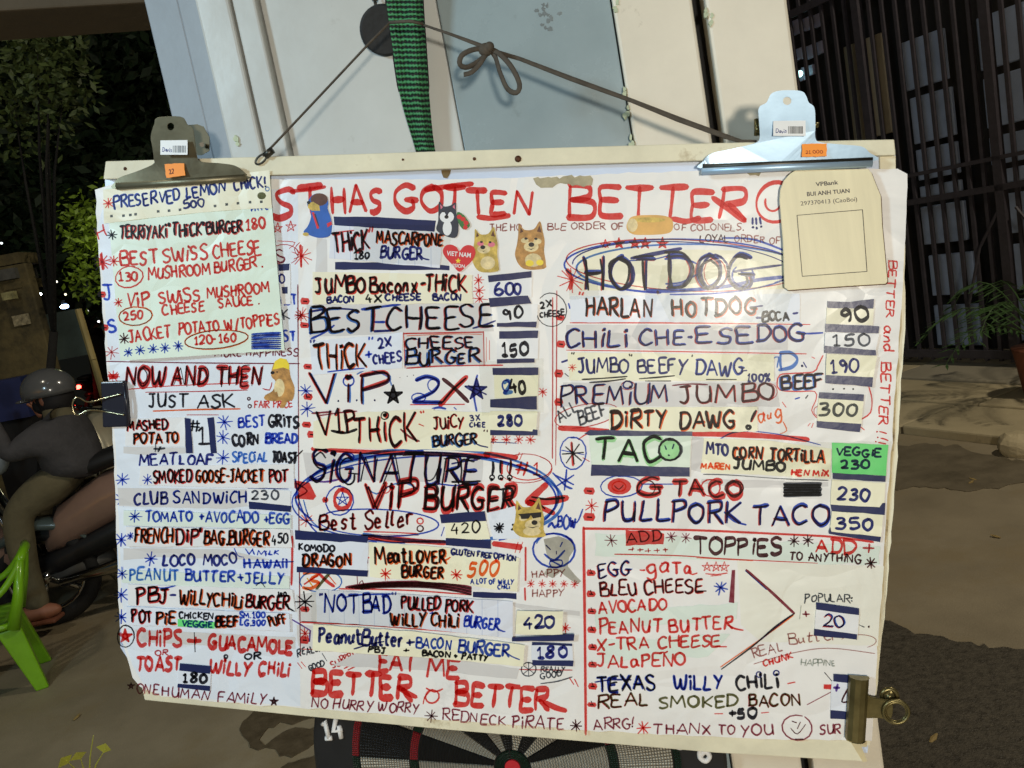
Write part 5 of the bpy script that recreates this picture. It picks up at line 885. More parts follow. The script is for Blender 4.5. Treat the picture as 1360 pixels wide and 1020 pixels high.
I = new(); T(I, 'PRESERVED', 152, 277, 240, 266, 15.5, 2.5, 'BN', .05); T(I, 'LEMON', 248, 263, 300, 256, 15, 2.6, 'BN'); T(I, 'CHiCK!', 311, 253, 353, 248, 14.5, 2.4, 'N'); OV(I, 355, 251, 2.6, 2.6, 'b', 1.6); T(I, '500', 244, 278, 272, 274, 10.5, 2.2, 'N'); AST(I, 144, 270, 7, 'R', 1.8)
for x, y in ((148, 287), (164, 286.5), (173, 285.5), (180, 284.6), (210, 280.8), (224.5, 279.8), (239, 278.6), (285.5, 273.7), (301, 271.5), (316, 270), (332, 268.6), (347, 268)): I.blot([(x - 1.8, y - 1.6), (x + 1.8, y - 1.9), (x + 1.9, y + 1.5), (x - 1.7, y + 1.8)], 'k')
I.blot(el(347.5, 260, 6, 5, 9), 'G'); ink_obj(I, cs, P=PS2, fixed=.00005)
I = new(); AST(I, 148.5, 312, 6.5, 'K', 1.9, 4); T(I, 'TERRiYAKi', 159, 317, 221, 315, 17, 2.5, 'KR'); T(I, '"THiCK"', 225, 314, 272, 312, 17, 2.7, 'KR'); T(I, 'BURGER', 275, 310, 322, 308, 15.5, 2.6, 'KR'); T(I, '180', 327, 306, 351, 303, 13.5, 2.6, 'R'); T(I, 'nnt', 334, 281, 356, 278, 7, 1.6, 'B')
AST(I, 151, 347, 7, 'R', 2); T(I, 'BEST', 161, 353, 210, 350, 18, 2.6, 'R'); T(I, 'SWiSS', 217, 349, 276, 345, 18, 2.5, 'R'); T(I, 'CHEESE', 284, 342, 346, 337, 17, 2.5, 'R'); OV(I, 171.5, 368, 18.5, 14, 'R', 2, -70, 300, -8); T(I, '130', 158, 373.5, 183, 372, 12, 2.4, 'R'); T(I, 'MUSHROOM', 197, 371.5, 279, 364, 14.5, 2.5, 'R'); T(I, 'BURGER .', 285, 362, 350, 355, 14, 2.4, 'R')
AST(I, 157, 402, 6, 'R', 1.8); T(I, 'ViP', 169, 408, 199, 405, 17, 2.6, 'R'); T(I, 'SWiSS', 212, 404, 266, 399, 15, 2.4, 'R'); T(I, 'MUSHROOM', 275, 396, 358, 388, 14, 2.4, 'R'); OV(I, 180, 420, 23, 12, 'O', 2, -80, 290, -3); OV(I, 180, 420, 22.6, 11.6, 'G', 1, -60, 260, -3); T(I, '250', 165, 425.5, 190, 423, 11, 2.2, 'R'); T(I, 'CHEESE', 217, 418, 271, 413, 13, 2.3, 'R'); T(I, 'SAUCE .', 291, 409, 344, 404, 12, 2.3, 'R')
AST(I, 165, 450, 7, 'D', 2); T(I, 'JACKET', 172, 455, 227, 447, 14.5, 2.4, 'R'); T(I, 'POTATO', 238, 444, 291, 440, 14, 2.4, 'R'); T(I, 'W/TOPPiES', 301, 439, 371, 430, 14, 2.3, 'R'); OV(I, 287, 451, 43, 12, 'O', 2, -80, 290, -4); OV(I, 287, 451, 42.6, 11.6, 'G', 1.1, -60, 280, -4); T(I, '120-160', 258, 458, 313, 453, 11.5, 2.3, 'R')
for x, y in ((170.5, 468), (186, 465), (203.5, 463.5), (219, 462), (237, 459.5)): AST(I, x, y, 6.4, 'B', 1.9)
for k in range(9): LN(I, [(334, 444 + k * 2.4), (352, 442.6 + k * 2.5), (373, 442 + k * 2.6)], 2.4, 'N' if k % 2 else 'B', k % 4)
ink_obj(I, cs, P=PS, fixed=.00005)

STEEL_O = mat('worn_grey_steel', srgb((128, 122, 100)), .42, metal=.75, var=.2, scale=14, rvar=.12, bump=.0003, bscale=50)
STEEL_B = mat('bright_steel', srgb((178, 206, 230)), .36, metal=.45, var=.12, scale=8, rvar=.1, bump=.0002, bscale=30)
STEEL_D = mat('dark_steel_edge', srgb((70, 68, 62)), .4, metal=.7)
BRASS = mat('tarnished_brass', srgb((122, 112, 74)), .36, metal=.8, var=.3, scale=20, rvar=.12)
BLK = mat('black_enamel', srgb((30, 32, 44)), .3, var=.15); WIRE = mat('nickel_wire', srgb((196, 186, 150)), .22, metal=1)
ORANGE = mat('orange_price_label', srgb((255, 150, 20)), .5, var=.06, scale=40)
def holed(name, outline, hole, z0, z1, m, parent):
    """plate with a round hole: outline and hole in pixels, curved thickness from z0 to z1"""
    bm = bmesh.new(); fz = z1 if callable(z1) else (lambda x, y: z1); base = wloc(parent)
    loops = []
    for lp in [outline] + ([hole] if hole else []):
        vs = [bm.verts.new(PB(x, y, fz(x, y)) - base) for x, y in lp]; es = [bm.edges.new((vs[i], vs[(i + 1) % len(vs)])) for i in range(len(vs))]; loops += es
    bmesh.ops.triangle_fill(bm, use_beauty=True, use_dissolve=False, edges=loops)
    r = bmesh.ops.extrude_face_region(bm, geom=bm.faces[:]); 
    bmesh.ops.translate(bm, vec=-BN * .0011, verts=[g for g in r['geom'] if isinstance(g, bmesh.types.BMVert)])
    bmesh.ops.recalc_face_normals(bm, faces=bm.faces[:])
    me = bpy.data.meshes.new(name); bm.to_mesh(me); bm.free(); me.materials.append(m); o = bpy.data.objects.new(name, me); COL.objects.link(o); o.parent = parent; return o
def barcode_label(parent, x, y, w, h, zf, P=PB):
    pts = [(x, y), (x + w, y - .5), (x + w, y + h), (x, y + h)]; z = zf
    vs, fs = slab(pts, z, z + .0002); lb = mk('price_label', vs, fs, PRW, parent)
    r = random.Random(int(x)); b = MB(); px = x + w * .46
    while px < x + w * .93:
        bw = r.choice((.5, .8, 1.2)); v, f = slab([(px, y + h * .36), (px + bw, y + h * .36), (px + bw, y + h * .85), (px, y + h * .85)], z + .0002, z + .00026); b.add(v, f); px += bw + r.choice((.5, .8))
    b.build('barcode', PRK, lb); i = Ink(); T(i, 'Davis', x + w * .08, y + h * .8, x + w * .42, y + h * .8, h * .26, .7, 'N'); ink_obj(i, lb, fixed=z + .00025); return lb
# left clip
cl = empty('bulldog_clip', PB(240, 230, .02), 'large grey steel bulldog clip at the top left corner of the board', 'clip')
OL = [(209, 156), (240, 155), (249, 165.5), (255.6, 170), (259, 190), (262, 209), (269, 215), (290, 216.5), (311, 219.7), (322, 227), (327, 233), (327, 238), (250, 243), (156, 251), (152, 242), (160, 235), (180, 228), (203, 218), (204, 211), (202, 195), (200, 183), (202, 172), (205, 164)]
cz = lambda x, y: .012 + .018 * max(0, (240 - y)) / 85
o = holed('front_plate', crom(OL, 3, True), el(226.5, 168, 4.6, 5, 18), 0, cz, STEEL_O, cl); bevel(o, .0004, 1)
b = MB(); b.tube([PB(156, 247.5, .0105), PB(240, 242, .0105), PB(327, 235.5, .0105)], .0048, 12); o = b.build('jaw_roll', STEEL_O, cl, smooth=True)
vs, fs = slab([(248, 166), (262, 165), (270, 168), (278, 182), (278, 200), (268, 206), (262, 206)], -.035, -.034); mk('back_plate', vs, fs, mat('dull_grey_steel', srgb((112, 104, 80)), .6, metal=.2, var=.2), cl)
b = MB(); b.tube([PB(208, 196, .018), PB(208, 196, -.03)], .003, 8); b.tube([PB(268, 192, .012), PB(268, 192, -.03)], .003, 8); b.build('spring', STEEL_D, cl)
barcode_label(cl, 213, 186.5, 36, 19, .0276)
vs, fs = slab(jag([(218.5, 218), (244.5, 217), (246, 233), (221, 236)], .5, 4, 2), .0176, .0184); mk('orange_label', vs, fs, ORANGE, cl); I = new(); T(I, '22', 225, 231, 231, 230, 6, .9, 'D'); ink_obj(I, cl, fixed=.0185)
# right clip
cr = empty('bulldog_clip', PB(1045, 190, .02), 'large bright steel bulldog clip above the wooden plaque', 'clip')
OR_ = [(1018, 136), (1025, 124), (1040, 120), (1064, 121), (1071, 128), (1074, 136), (1081.6, 143), (1083, 165), (1083, 183), (1090, 189), (1120, 192), (1144, 194.5), (1154, 202), (1159, 214), (1040, 219), (934, 224), (934, 214), (945, 204), (975, 197), (1003, 190), (1009, 182), (1008, 160), (1008, 143)]
cz2 = lambda x, y: .013 + .020 * max(0, (215 - y)) / 90
o = holed('front_plate', crom(OR_, 3, True), el(1045.5, 134, 5.6, 5.4, 20), 0, cz2, STEEL_B, cr); bevel(o, .0004, 1)
b = MB(); b.tube([PB(933, 222, .011), PB(1040, 217.5, .011), PB(1158, 212, .011)], .0042, 10); b.build('jaw_roll', STEEL_D, cr, smooth=True)
b = MB(); b.tube([PB(932, 227.5, .012), PB(1040, 222, .012), PB(1158, 217, .012)], .0044, 10); b.build('jaw_lip', STEEL_B, cr, smooth=True)
b = MB(); b.tube([PB(1003, 172, .010), PB(1012, 172, .010)], .0035, 8); b.tube([PB(1079, 166, .006), PB(1087, 166, .006)], .003, 8); b.tube([PB(1006, 158, .004), PB(1006, 180, .004)], .004, 8); b.build('spring', BRASS, cr, smooth=True)
barcode_label(cr, 1027, 160.5, 43, 20, .0268)
vs, fs = slab(jag([(1065, 191.5), (1098, 190.5), (1098, 207.5), (1065, 208.5)], .4, 4, 2), .0192, .020); mk('orange_label', vs, fs, ORANGE, cr); I = new(); T(I, '21.000', 1070, 204, 1092, 204, 4, .7, 'M'); ink_obj(I, cr, fixed=.0201)
# black binder clip at the left edge
bc = empty('binder_clip', PB(152, 535, .006), 'black binder clip with wire handles on the left edge of the board', 'clip')
vs, fs = slab([(133, 507), (164, 506), (166, 520), (167, 545), (170, 560), (169, 567), (136, 568), (135, 540)], -.012, .0075); o = mk('clip_body', vs, fs, BLK, bc); bevel(o, .002, 3)
b = MB(); b.tube([PB(165, 509, .0075), PB(168, 535, .0085), PB(170, 565, .0075)], .0022, 8); b.build('clip_edge', BLK, bc, smooth=True)
b = MB(); hp = crom([(160, 523.4), (140, 528.5), (124, 533), (114, 533), (105, 528), (99, 529.5), (96, 538), (99, 549), (104, 551), (112, 547), (120, 544.5), (136, 546), (150, 548.5), (165, 551)], 3); b.tube([PB(x, y, .010 + max(0, 140 - x) * .0002) for x, y in hp], .0011, 8); b.build('wire_handle', WIRE, bc, smooth=True)
# brass clip at the lower right
gc = empty('letter_clip', PB(1150, 935, .01), 'tarnished brass letter clip gripping the lower right edge of the board', 'clip')
b = MB()
prof = [(-.0115, .004), (-.0105, .010), (-.006, .0145), (0, .016), (.006, .0145), (.0105, .010), (.0115, .004)]
def clipbar(b, xa, ya, xb, yb):
    n = 14; vs = []; fs = []; pa, pb_ = PB(xa, ya), PB(xb, yb); ax = (pb_ - pa).normalized(); sd = ax.cross(BN).normalized()
    m = len(prof)
    for k in range(n + 1):
        c = pa + (pb_ - pa) * k / n
        for s_, z in prof: vs.append(c + sd * s_ + BN * z)
    for k in range(n):
        for j in range(m - 1): a = k * m + j; fs.append((a, a + 1, a + m + 1, a + m))
    fs += [tuple(range(m)), tuple(n * m + j for j in reversed(range(m)))]; b.add(vs, fs)
clipbar(b, 1139, 895, 1134, 978); o = b.build('jaw', BRASS, gc, smooth=False); bevel(o, .0008, 1)
vs, fs = slab(crom([(1147, 920), (1158, 926), (1172, 929), (1184, 932), (1186, 945), (1182, 955), (1166, 954), (1148, 953), (1144, 940)], 3, True), .006, .0085); o = mk('neck', vs, fs, BRASS, gc); bevel(o, .0006, 1)
def ring(b, x, y, r, z, th, sq=1.0, n=22):
    c = PB(x, y, z); b.tube([c + (BX * math.cos(a) + BY * math.sin(a) * sq) * r / 1067 for a in [2 * math.pi * k / n for k in range(n + 1)]], th, 8, caps=False)
b = MB(); ring(b, 1190, 945.5, 15.5, .011, .0019); ring(b, 1190, 945.5, 13, .0085, .0016); b.build('ring', BRASS, gc, smooth=True)
b = MB(); ring(b, 1181, 924.5, 9.5, -.004, .003); b.tube([PB(1181, 924.5, -.01), PB(1181, 924.5, .002)], .006, 12); b.build('spring', BRASS, gc, smooth=True)
# wooden plaque (its printed square code is left out, only its frame stays)
PLW = mat('plywood_plaque', srgb((228, 218, 182)), .45, var=.10, scale=4, bump=.0002, bscale=30)
_t = PLW.node_tree; _mp = _t.nodes.new('ShaderNodeMapping'); _mp.inputs['Scale'].default_value = (14, 1.2, 1.2); _c = [x for x in _t.nodes if x.type == 'TEX_COORD'][0]; _z = [x for x in _t.nodes if x.type == 'TEX_NOISE'][0]; _t.links.new(_c.outputs['Object'], _mp.inputs[0]); _t.links.new(_mp.outputs[0], _z.inputs['Vector'])
pq = empty('wooden_plaque', PB(1105, 310, .02), 'small arched wooden payment plaque hanging under the bright steel clip', 'plaque')
PO = [(1057, 225.5), (1105, 225), (1153, 224), (1158, 230), (1163, 243), (1170, 260), (1172, 300), (1179, 374), (1176, 377), (1110, 381), (1047, 385.5), (1042, 382), (1040, 320), (1035.5, 266), (1036.5, 252), (1041, 240), (1049, 231)]
vs, fs = slab(PO, .006, .0095); o = mk('plaque_body', vs, fs, PLW, pq); bevel(o, .0005, 2); pq_z = .0098
vs, fs = slab([(x + .8, y + 1.2) for x, y in PO], .0045, .0059); mk('plaque_edge', vs, fs, mat('laser_burnt_edge', srgb((92, 58, 30)), .7), pq)
printed('VPBank', 1083.5, 247.5, 1113.5, 244.5, 5.4, PRK, pq, pq_z, bold=.018); printed('BUI ANH TUAN', 1072, 260.5, 1128.5, 255.8, 5.4, PRK, pq, pq_z, bold=.02); printed('297370413 (CaoBoi)', 1063.5, 273, 1138.5, 267, 5.6, PRK, pq, pq_z)
i = Ink(); fr = [(1058.5, 286), (1145.5, 278.5), (1151.5, 360.5), (1065.5, 367)]
for k in range(4): i.ribbon([fr[k], fr[(k + 1) % 4]], .9, 'K', k % 2, 1)
ink_obj(i, pq, 'printed_frame', fixed=pq_z)

# ------------------------------------------------------------------ the cord
CORD = mat('dark_cord', srgb((78, 70, 60)), .8, var=.35, scale=90, bump=.0006, bscale=300)
cd = empty('hanging_string', PW(520, 30, .03), 'thin dark cord that hangs the board from the green strap', 'cord')
b = MB(); b.tube([PB(349, 207, .008), PB(365, 191, .004), PB(430, 122, -.02), PB(490, 58, -.03), PB(517, 31, -.03)], .0015, 7)
b.tube([PB(517, 30, -.03), PB(545, 28, -.026), PB(562, 32, -.03)], .002, 7); b.build('cord', CORD, cd, smooth=True)
b = MB(); b.tube([PB(*q) for q in [(562, 33, -.03), (600, 46, -.03), (640, 61, -.028), (648, 66, -.027), (690, 78, -.026), (760, 105, -.02), (840, 134, -.015), (900, 158, -.012), (960, 180, -.01), (985, 188, -.004), (1005, 188, -.002)]], [.0015, .0018, .0026, .003, .0024, .0030, .0025, .0032, .0030, .0022, .0018], 8, flat=BN); b.build('ribbon', CORD, cd, smooth=True)
b = MB()
for lp in ([(648, 64, -.02), (628, 66, -.012), (613, 74, -.008), (611, 86, -.01), (622, 89, -.014), (640, 78, -.018), (650, 68, -.02)], [(648, 66, -.02), (638, 84, -.012), (626, 96, -.008), (616, 99, -.008)], [(650, 64, -.02), (664, 72, -.012), (680, 90, -.006), (690, 112, -.004), (686, 123, -.006), (674, 118, -.01), (664, 96, -.014), (658, 76, -.018), (652, 68, -.02)]):
    b.tube([PB(*q) for q in crom(lp, 5)], .0031, 8, flat=BN)
b.build('bow', CORD, cd, smooth=True)
b = MB(); b.ball(PB(645, 66, -.018), .009, .008, .007, 12, 8, ax=(BX, BY, BN)); b.ball(PB(650, 62, -.014), .006, .006, .005, 12, 8, ax=(BX, BY, BN)); b.build('knot', CORD, cd, smooth=True)
b = MB()
c0 = PB(346.5, 211.5, .0085)
for k in range(1): b.tube([c0 + (BX * .8 + BY * .6).normalized() * .0085 * math.cos(a) + (BX * -.6 + BY * .8).normalized() * .0042 * math.sin(a) for a in [2 * math.pi * j / 18 for j in range(19)]], .0013, 7, caps=False)
b.tube([PB(352, 207, .010), PB(362, 199, .010)], .0046, 8); b.build('hook', STEEL_D, cd, smooth=True)

# ------------------------------------------------------------------ the wall behind: panels, posts, gap
WALLM = mat('white_gloss_paint', srgb((200, 202, 198)), .36, var=.14, scale=2.2, bump=.0016, bscale=9, rvar=.12, dirt=srgb((150, 148, 138)), dscale=7, dcut=.62)
WALLC = mat('cream_paint', srgb((230, 222, 204)), .5, var=.14, scale=3, bump=.0014, bscale=14, dirt=srgb((150, 140, 118)), dscale=7, dcut=.63)
WALLB = mat('blue_grey_paint', srgb((150, 166, 171)), .26, var=.16, scale=2.4, bump=.0012, bscale=8, rvar=.1, dirt=srgb((112, 122, 120)), dscale=6, dcut=.6)
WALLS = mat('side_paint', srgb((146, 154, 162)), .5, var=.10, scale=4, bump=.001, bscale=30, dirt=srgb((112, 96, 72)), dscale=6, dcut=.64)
DARKG = mat('dark_gap', srgb((20, 20, 22)), .8); CAULK = mat('flaking_paint', srgb((190, 200, 170)), .6, var=.3, scale=50, bump=.002, bscale=80)
wall = empty('shop_pillar', PW(680, 300, 0), 'white painted steel shop pillar and door leaf behind the menu board', 'pillar'); wall.location.z = 0
def wu(px, py=100): return (PW(px, py, 0) - W0).dot(WX)
def WP(u, z, off): return Vector((W0.x, W0.y, 0)) + WX * u + Vector((0, 0, z)) + WN * off
def strip(name, u0, u1, off, m, z0=0.0, z1=2.6, back=-.3, bv=.002):
    b = MB(); c = WP((u0 + u1) / 2, (z0 + z1) / 2, (off + back) / 2); b.box(c, WX * (u1 - u0) / 2, WZ * (z1 - z0) / 2, WN * (off - back) / 2); o = b.build(name, m, wall)
    if bv: bevel(o, bv)
    return o
X = dict(a=205, b=250, c=286, d=331, e=363, f=826, g=933, h=950, i=1057)
U = {k: wu(v) for k, v in X.items()}
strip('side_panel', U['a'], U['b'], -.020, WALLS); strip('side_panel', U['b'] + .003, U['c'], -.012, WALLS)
strip('post', U['c'] + .001, U['d'], .014, WALLM, bv=.004); strip('post', U['d'] + .002, U['e'], .008, WALLM, bv=.003)
strip('door_panel', U['e'] + .0015, wu(596), -.006, WALLM, back=-.06); strip('door_panel', wu(596) + .001, U['f'], -.007, WALLB, back=-.06)
strip('stile', U['f'] + .002, U['g'], .004, WALLC, bv=.004); strip('recess', U['g'] - .002, U['h'] + .002, -.05, DARKG, back=-.28, bv=0); strip('stile', U['h'], U['i'], .004, WALLC, bv=.004)
strip('core', U['e'] + .002, U['f'], -.062, DARKG, back=-.29, bv=0)
for k, (xa, ya, n) in enumerate([(828, 120, 3), (832, 150, 5), (838, 186, 4), (818, 10, 3), (313, 190, 3), (938, 14, 4), (944, 24, 3)]):
    b = MB(); r = random.Random(k)
    for j in range(n):
        x, y = xa + r.uniform(-2.5, 2.5), ya + r.uniform(-8, 8); v, f = slab([(x + math.cos(a) * r.uniform(1.2, 3.4), y + math.sin(a) * r.uniform(2, 5)) for a in [R(q) for q in range(0, 360, 45)]], 0, .0165 if xa < 320 and xa > 300 else .0052 + j * .0003, PW); b.add(v, f)
    b.build('paint_flake', CAULK, wall)
# a vertical bead and a worn patch on the blue panel
sm = MB(); r = random.Random(5)
for j in range(16):
    x, y = 722 + r.gauss(0, 8), 24 + r.gauss(0, 9); v, f = slab([(x + math.cos(R(q)) * r.uniform(1, 4), y + math.sin(R(q)) * r.uniform(1, 4)) for q in range(0, 360, 40)], -.0070, -.0064 + j * .00002, PW); sm.add(v, f)
sm.build('scuff', mat('grey_scuff', srgb((120, 128, 130)), .7, var=.3, scale=60), wall)

# green woven strap
STR = bpy.data.materials.new('green_webbing'); STR.use_nodes = True; _t = STR.node_tree; _n = _t.nodes; _L = _t.links; _p = _n['Principled BSDF']; _p.inputs['Roughness'].default_value = .6
uv = _n.new('ShaderNodeUVMap'); sep = _n.new('ShaderNodeSeparateXYZ'); _L.new(uv.outputs[0], sep.inputs[0])
def mth(op, a, b=None, n=_n, L=_L):
    x = n.new('ShaderNodeMath'); x.operation = op
    for k, v in enumerate([a, b]):
        if v is None: continue
        if isinstance(v, (int, float)): x.inputs[k].default_value = v
        else: L.new(v, x.inputs[k])
    return x.outputs[0]
def webbing_nodes(fx, fy):
    nz = _n.new('ShaderNodeTexNoise'); nz.inputs['Scale'].default_value = 9; _L.new(uv.outputs[0], nz.inputs['Vector'])
    yy = mth('ADD', sep.outputs['Y'], mth('MULTIPLY', nz.outputs['Fac'], .012))
    a = mth('SINE', mth('MULTIPLY', yy, fy)); b_ = mth('SINE', mth('MULTIPLY', sep.outputs['X'], fx)); return a, b_
a, b_ = webbing_nodes(2 * math.pi * 9, 2 * math.pi * 46)
hgt = mth('ADD', mth('MULTIPLY', a, .7), mth('MULTIPLY', b_, .3)); cr_ = _n.new('ShaderNodeMapRange'); cr_.inputs['From Min'].default_value = -.25; cr_.inputs['From Max'].default_value = .35; _L.new(hgt, cr_.inputs['Value'])
mxx = _n.new('ShaderNodeMix'); mxx.data_type = 'RGBA'; mxx.inputs['A'].default_value = (*srgb((12, 22, 18)), 1); mxx.inputs['B'].default_value = (*srgb((74, 150, 98)), 1); _L.new(cr_.outputs[0], mxx.inputs['Factor']); _L.new(mxx.outputs['Result'], _p.inputs['Base Color'])
bmp = _n.new('ShaderNodeBump'); bmp.inputs['Distance'].default_value = .0015; _L.new(hgt, bmp.inputs['Height']); _L.new(bmp.outputs[0], _p.inputs['Normal'])
def strap_mesh():
    L_ = crom([(511, -60), (513, 0), (521, 60), (532, 130), (551, 196), (566, 250)], 6); R_ = crom([(560, -60), (561, 0), (565, 60), (570, 130), (577, 196), (590, 250)], 6)
    n = min(len(L_), len(R_)); nu = 10; vs = []; fs = []; uvs = []
    for j in range(n):
        t = j / (n - 1); a = L_[int(t * (len(L_) - 1))]; b = R_[int(t * (len(R_) - 1))]
        for i in range(nu + 1):
            u = i / nu; x = a[0] + (b[0] - a[0]) * u; y = a[1] + (b[1] - a[1]) * u
            vs.append(PW(x, y, .030 + .006 * math.sin(u * math.pi) + .004 * math.sin(u * 9 + t * 3) - .018 * t)); uvs.append((u, t))
    m = len(vs)
    for j in range(n - 1):
        for i in range(nu): q = j * (nu + 1) + i; fs.append((q, q + nu + 1, q + nu + 2, q + 1))
    vs += [v - WN * .002 for v in vs]; uvs += uvs; fs += [tuple(i + m for i in reversed(f)) for f in fs[:]]
    return vs, fs, uvs
vs, fs, uvs = strap_mesh(); st = mk('webbing_strap', vs, fs, STR, None, loc=PW(540, 100, .03), smooth=True, uvs=uvs); tag(st, 'green and black woven strap hanging down the white panel', 'strap')
b = MB(); EDGE = mat('black_webbing_edge', srgb((20, 24, 22)), .8)
for pp in (((511, -60), (513, 0), (521, 60), (532, 130), (551, 196)), ((560, -60), (561, 0), (565, 60), (570, 130), (577, 196))): b.tube([PW(x, y, .034 - .018 * k / 5) for k, (x, y) in enumerate(crom(list(pp), 20))][:], .0018, 6)
b.build('strap_edge', EDGE, st, smooth=True)
# round black weight on a chain
dk = empty('hanging_disc', PW(510, 40, .01), 'round black pad hanging from a short chain beside the green strap', 'disc')
b = MB(); b.tube([PW(510, 40, -.006), PW(510, 40, .012), PW(510, 40, .014)], [.032, .032, .029], 40); o = b.build('pad', mat('black_rubber', srgb((34, 36, 38)), .75, var=.3, scale=60, bump=.0015, bscale=120), dk); bevel(o, .003, 2)
b = MB()
for k, (x, y) in enumerate([(499, 6), (497.6, -6), (496, -18), (494, -30)]): c = PW(x, y, .006); b.tube([c + (WX * math.cos(t) * .0042 + WZ * math.sin(t) * .0068) if k % 2 else c + (WN * math.cos(t) * .0042 + WZ * math.sin(t) * .0068) for t in [2 * math.pi * j / 12 for j in range(13)]], .0014, 6, caps=False)
b.build('chain', STEEL_D, dk, smooth=True)
I = new(); AST(I, 510, 64, 3, 'k', .8); 

# ------------------------------------------------------------------ dartboard
dbc = PW(681, 1017, .03); db = empty('dartboard', dbc, 'black and white pitted dartboard mostly hidden below the menu board', 'dartboard')
DBK = mat('black_plastic', srgb((30, 31, 34)), .45, var=.15, scale=20)
PXR = (dbc - CAM).length / FPX * 1.0
def segmat(name, c, c2):
    if name in MATS: return MATS[name]
    m = bpy.data.materials.new(name); m.use_nodes = True; t = m.node_tree; n = t.nodes; L = t.links; p = n['Principled BSDF']; p.inputs['Roughness'].default_value = .4
    u = n.new('ShaderNodeUVMap'); s = n.new('ShaderNodeSeparateXYZ'); L.new(u.outputs[0], s.inputs[0])
    a = mth('SINE', mth('MULTIPLY', s.outputs['X'], 2 * math.pi, n, L), None, n, L); b = mth('SINE', mth('MULTIPLY', s.outputs['Y'], 2 * math.pi, n, L), None, n, L)
    h = mth('MINIMUM', a, b, n, L); r = n.new('ShaderNodeMapRange'); r.inputs['From Min'].default_value = -1.0; r.inputs['From Max'].default_value = -.62; L.new(h, r.inputs['Value'])
    x = n.new('ShaderNodeMix'); x.data_type = 'RGBA'; x.inputs['A'].default_value = (*srgb(c2), 1); x.inputs['B'].default_value = (*srgb(c), 1); L.new(r.outputs[0], x.inputs['Factor']); L.new(x.outputs['Result'], p.inputs['Base Color'])
    bp = n.new('ShaderNodeBump'); bp.inputs['Distance'].default_value = .0025; L.new(h, bp.inputs['Height']); L.new(bp.outputs[0], p.inputs['Normal']); MATS[name] = m; return m
SW = segmat('pitted_white', (246, 238, 218), (14, 14, 14)); SK = segmat('pitted_black', (34, 35, 38), (6, 6, 6)); SR = segmat('pitted_red', (190, 40, 50), (30, 6, 8)); SG = segmat('pitted_green', (22, 62, 44), (4, 12, 8))
b = MB(); b.tube([dbc - WN * .026, dbc - WN * .004, dbc], [251 * PXR, 251 * PXR, 247 * PXR], 96); b.build('backing_ring', DBK, db)
ringR = 236 * PXR
def seg(name, a0, a1, r0, r1, m, z0=.0008, z1=.0035, gap=.0011, cell=.0042):
    n = max(3, int((a1 - a0) * 12)); vs = []; uvs = []
    for zz in (z1, z0):
        for k in range(n + 1):
            for r in (r0 + gap, r1 - gap):
                g = gap / r; a = (a0 + g) + (a1 - a0 - 2 * g) * k / n; vs.append(dbc + WX * math.sin(a) * r + WZ * math.cos(a) * r + WN * zz); uvs.append((a * (r0 + r1) / 2 / cell if r0 > .1 else a * r / cell, r / cell))
    m_ = 2 * (n + 1); fs = []
    for k in range(n): q = 2 * k; fs.append((q, q + 2, q + 3, q + 1)); fs.append((m_ + q, m_ + q + 1, m_ + q + 3, m_ + q + 2)); fs.append((q, m_ + q, m_ + q + 2, q + 2)); fs.append((q + 1, q + 3, m_ + q + 3, m_ + q + 1))
    fs.append((0, 1, m_ + 1, m_)); fs.append((2 * n, m_ + 2 * n, m_ + 2 * n + 1, 2 * n + 1))
    # uv: dense polar grid
    return mk(name, vs, fs, m, db, uvs=uvs)
r_d1, r_d0, r_t1, r_t0, r_b1, r_b0 = [q * PXR for q in (200, 190, 127, 116, 22, 10)]
for k in range(20):
    a = 2 * math.pi * k / 20; a0, a1 = a - math.pi / 20, a + math.pi / 20
    if math.cos(a) < -.35: continue
    blk = k % 2 == 0
    seg('double_segment', a0, a1, r_d0, r_d1, SR if blk else SG, cell=.0034); seg('outer_segment', a0, a1, r_t1, r_d0, SK if blk else SW); seg('treble_segment', a0, a1, r_t0, r_t1, SR if blk else SG, cell=.0034); seg('inner_segment', a0, a1, r_b1, r_t0, SK if blk else SW)
seg('outer_bull', 0, 2 * math.pi, r_b0, r_b1, SG); b = MB(); b.tube([dbc + WN * .001, dbc + WN * .004], r_b0 - .001, 24); b.build('bull', SR, db)
PWH = mat('white_numeral', srgb((238, 238, 238)), .5)
nums = [20, 1, 18, 4, 13, 6, 10, 15, 2, 17, 3, 19, 7, 16, 8, 11, 14, 9, 12, 5]
for k, nn in enumerate(nums):
    a = 2 * math.pi * k / 20
    if math.cos(a) < -.35: continue
    c = dbc + (WX * math.sin(a) + WZ * math.cos(a)) * 226 * PXR; s_ = str(nn); hgt_ = 25 * PXR; tot = sum(GL[ch][0] for ch in s_) + .16 * (len(s_) - 1); x = -tot / 2; b = MB()
    for ch in s_:
        for sm_, pts in GL[ch][1]:
            q = [(p[0], p[1]) for p in pts]; q = crom(q, .1) if sm_ else q
            b.tube([c + WX * (x + g[0]) * hgt_ * .9 + WZ * (g[1] - .5) * hgt_ + WN * .0012 for g in q], .0038, 8)
        x += GL[ch][0] + .16
    b.build('numeral', PWH, db, smooth=True)
# the numeral ring ends in a moulded hanger ear on the right
b = MB(); c = PW(903, 989, .032); b.tube([c + (WX * math.cos(t) + WZ * math.sin(t) * .8) * .0072 for t in [2 * math.pi * j / 16 for j in range(17)]], .0026, 7, caps=False); b.build('hanger_ring', PWH, db, smooth=True)

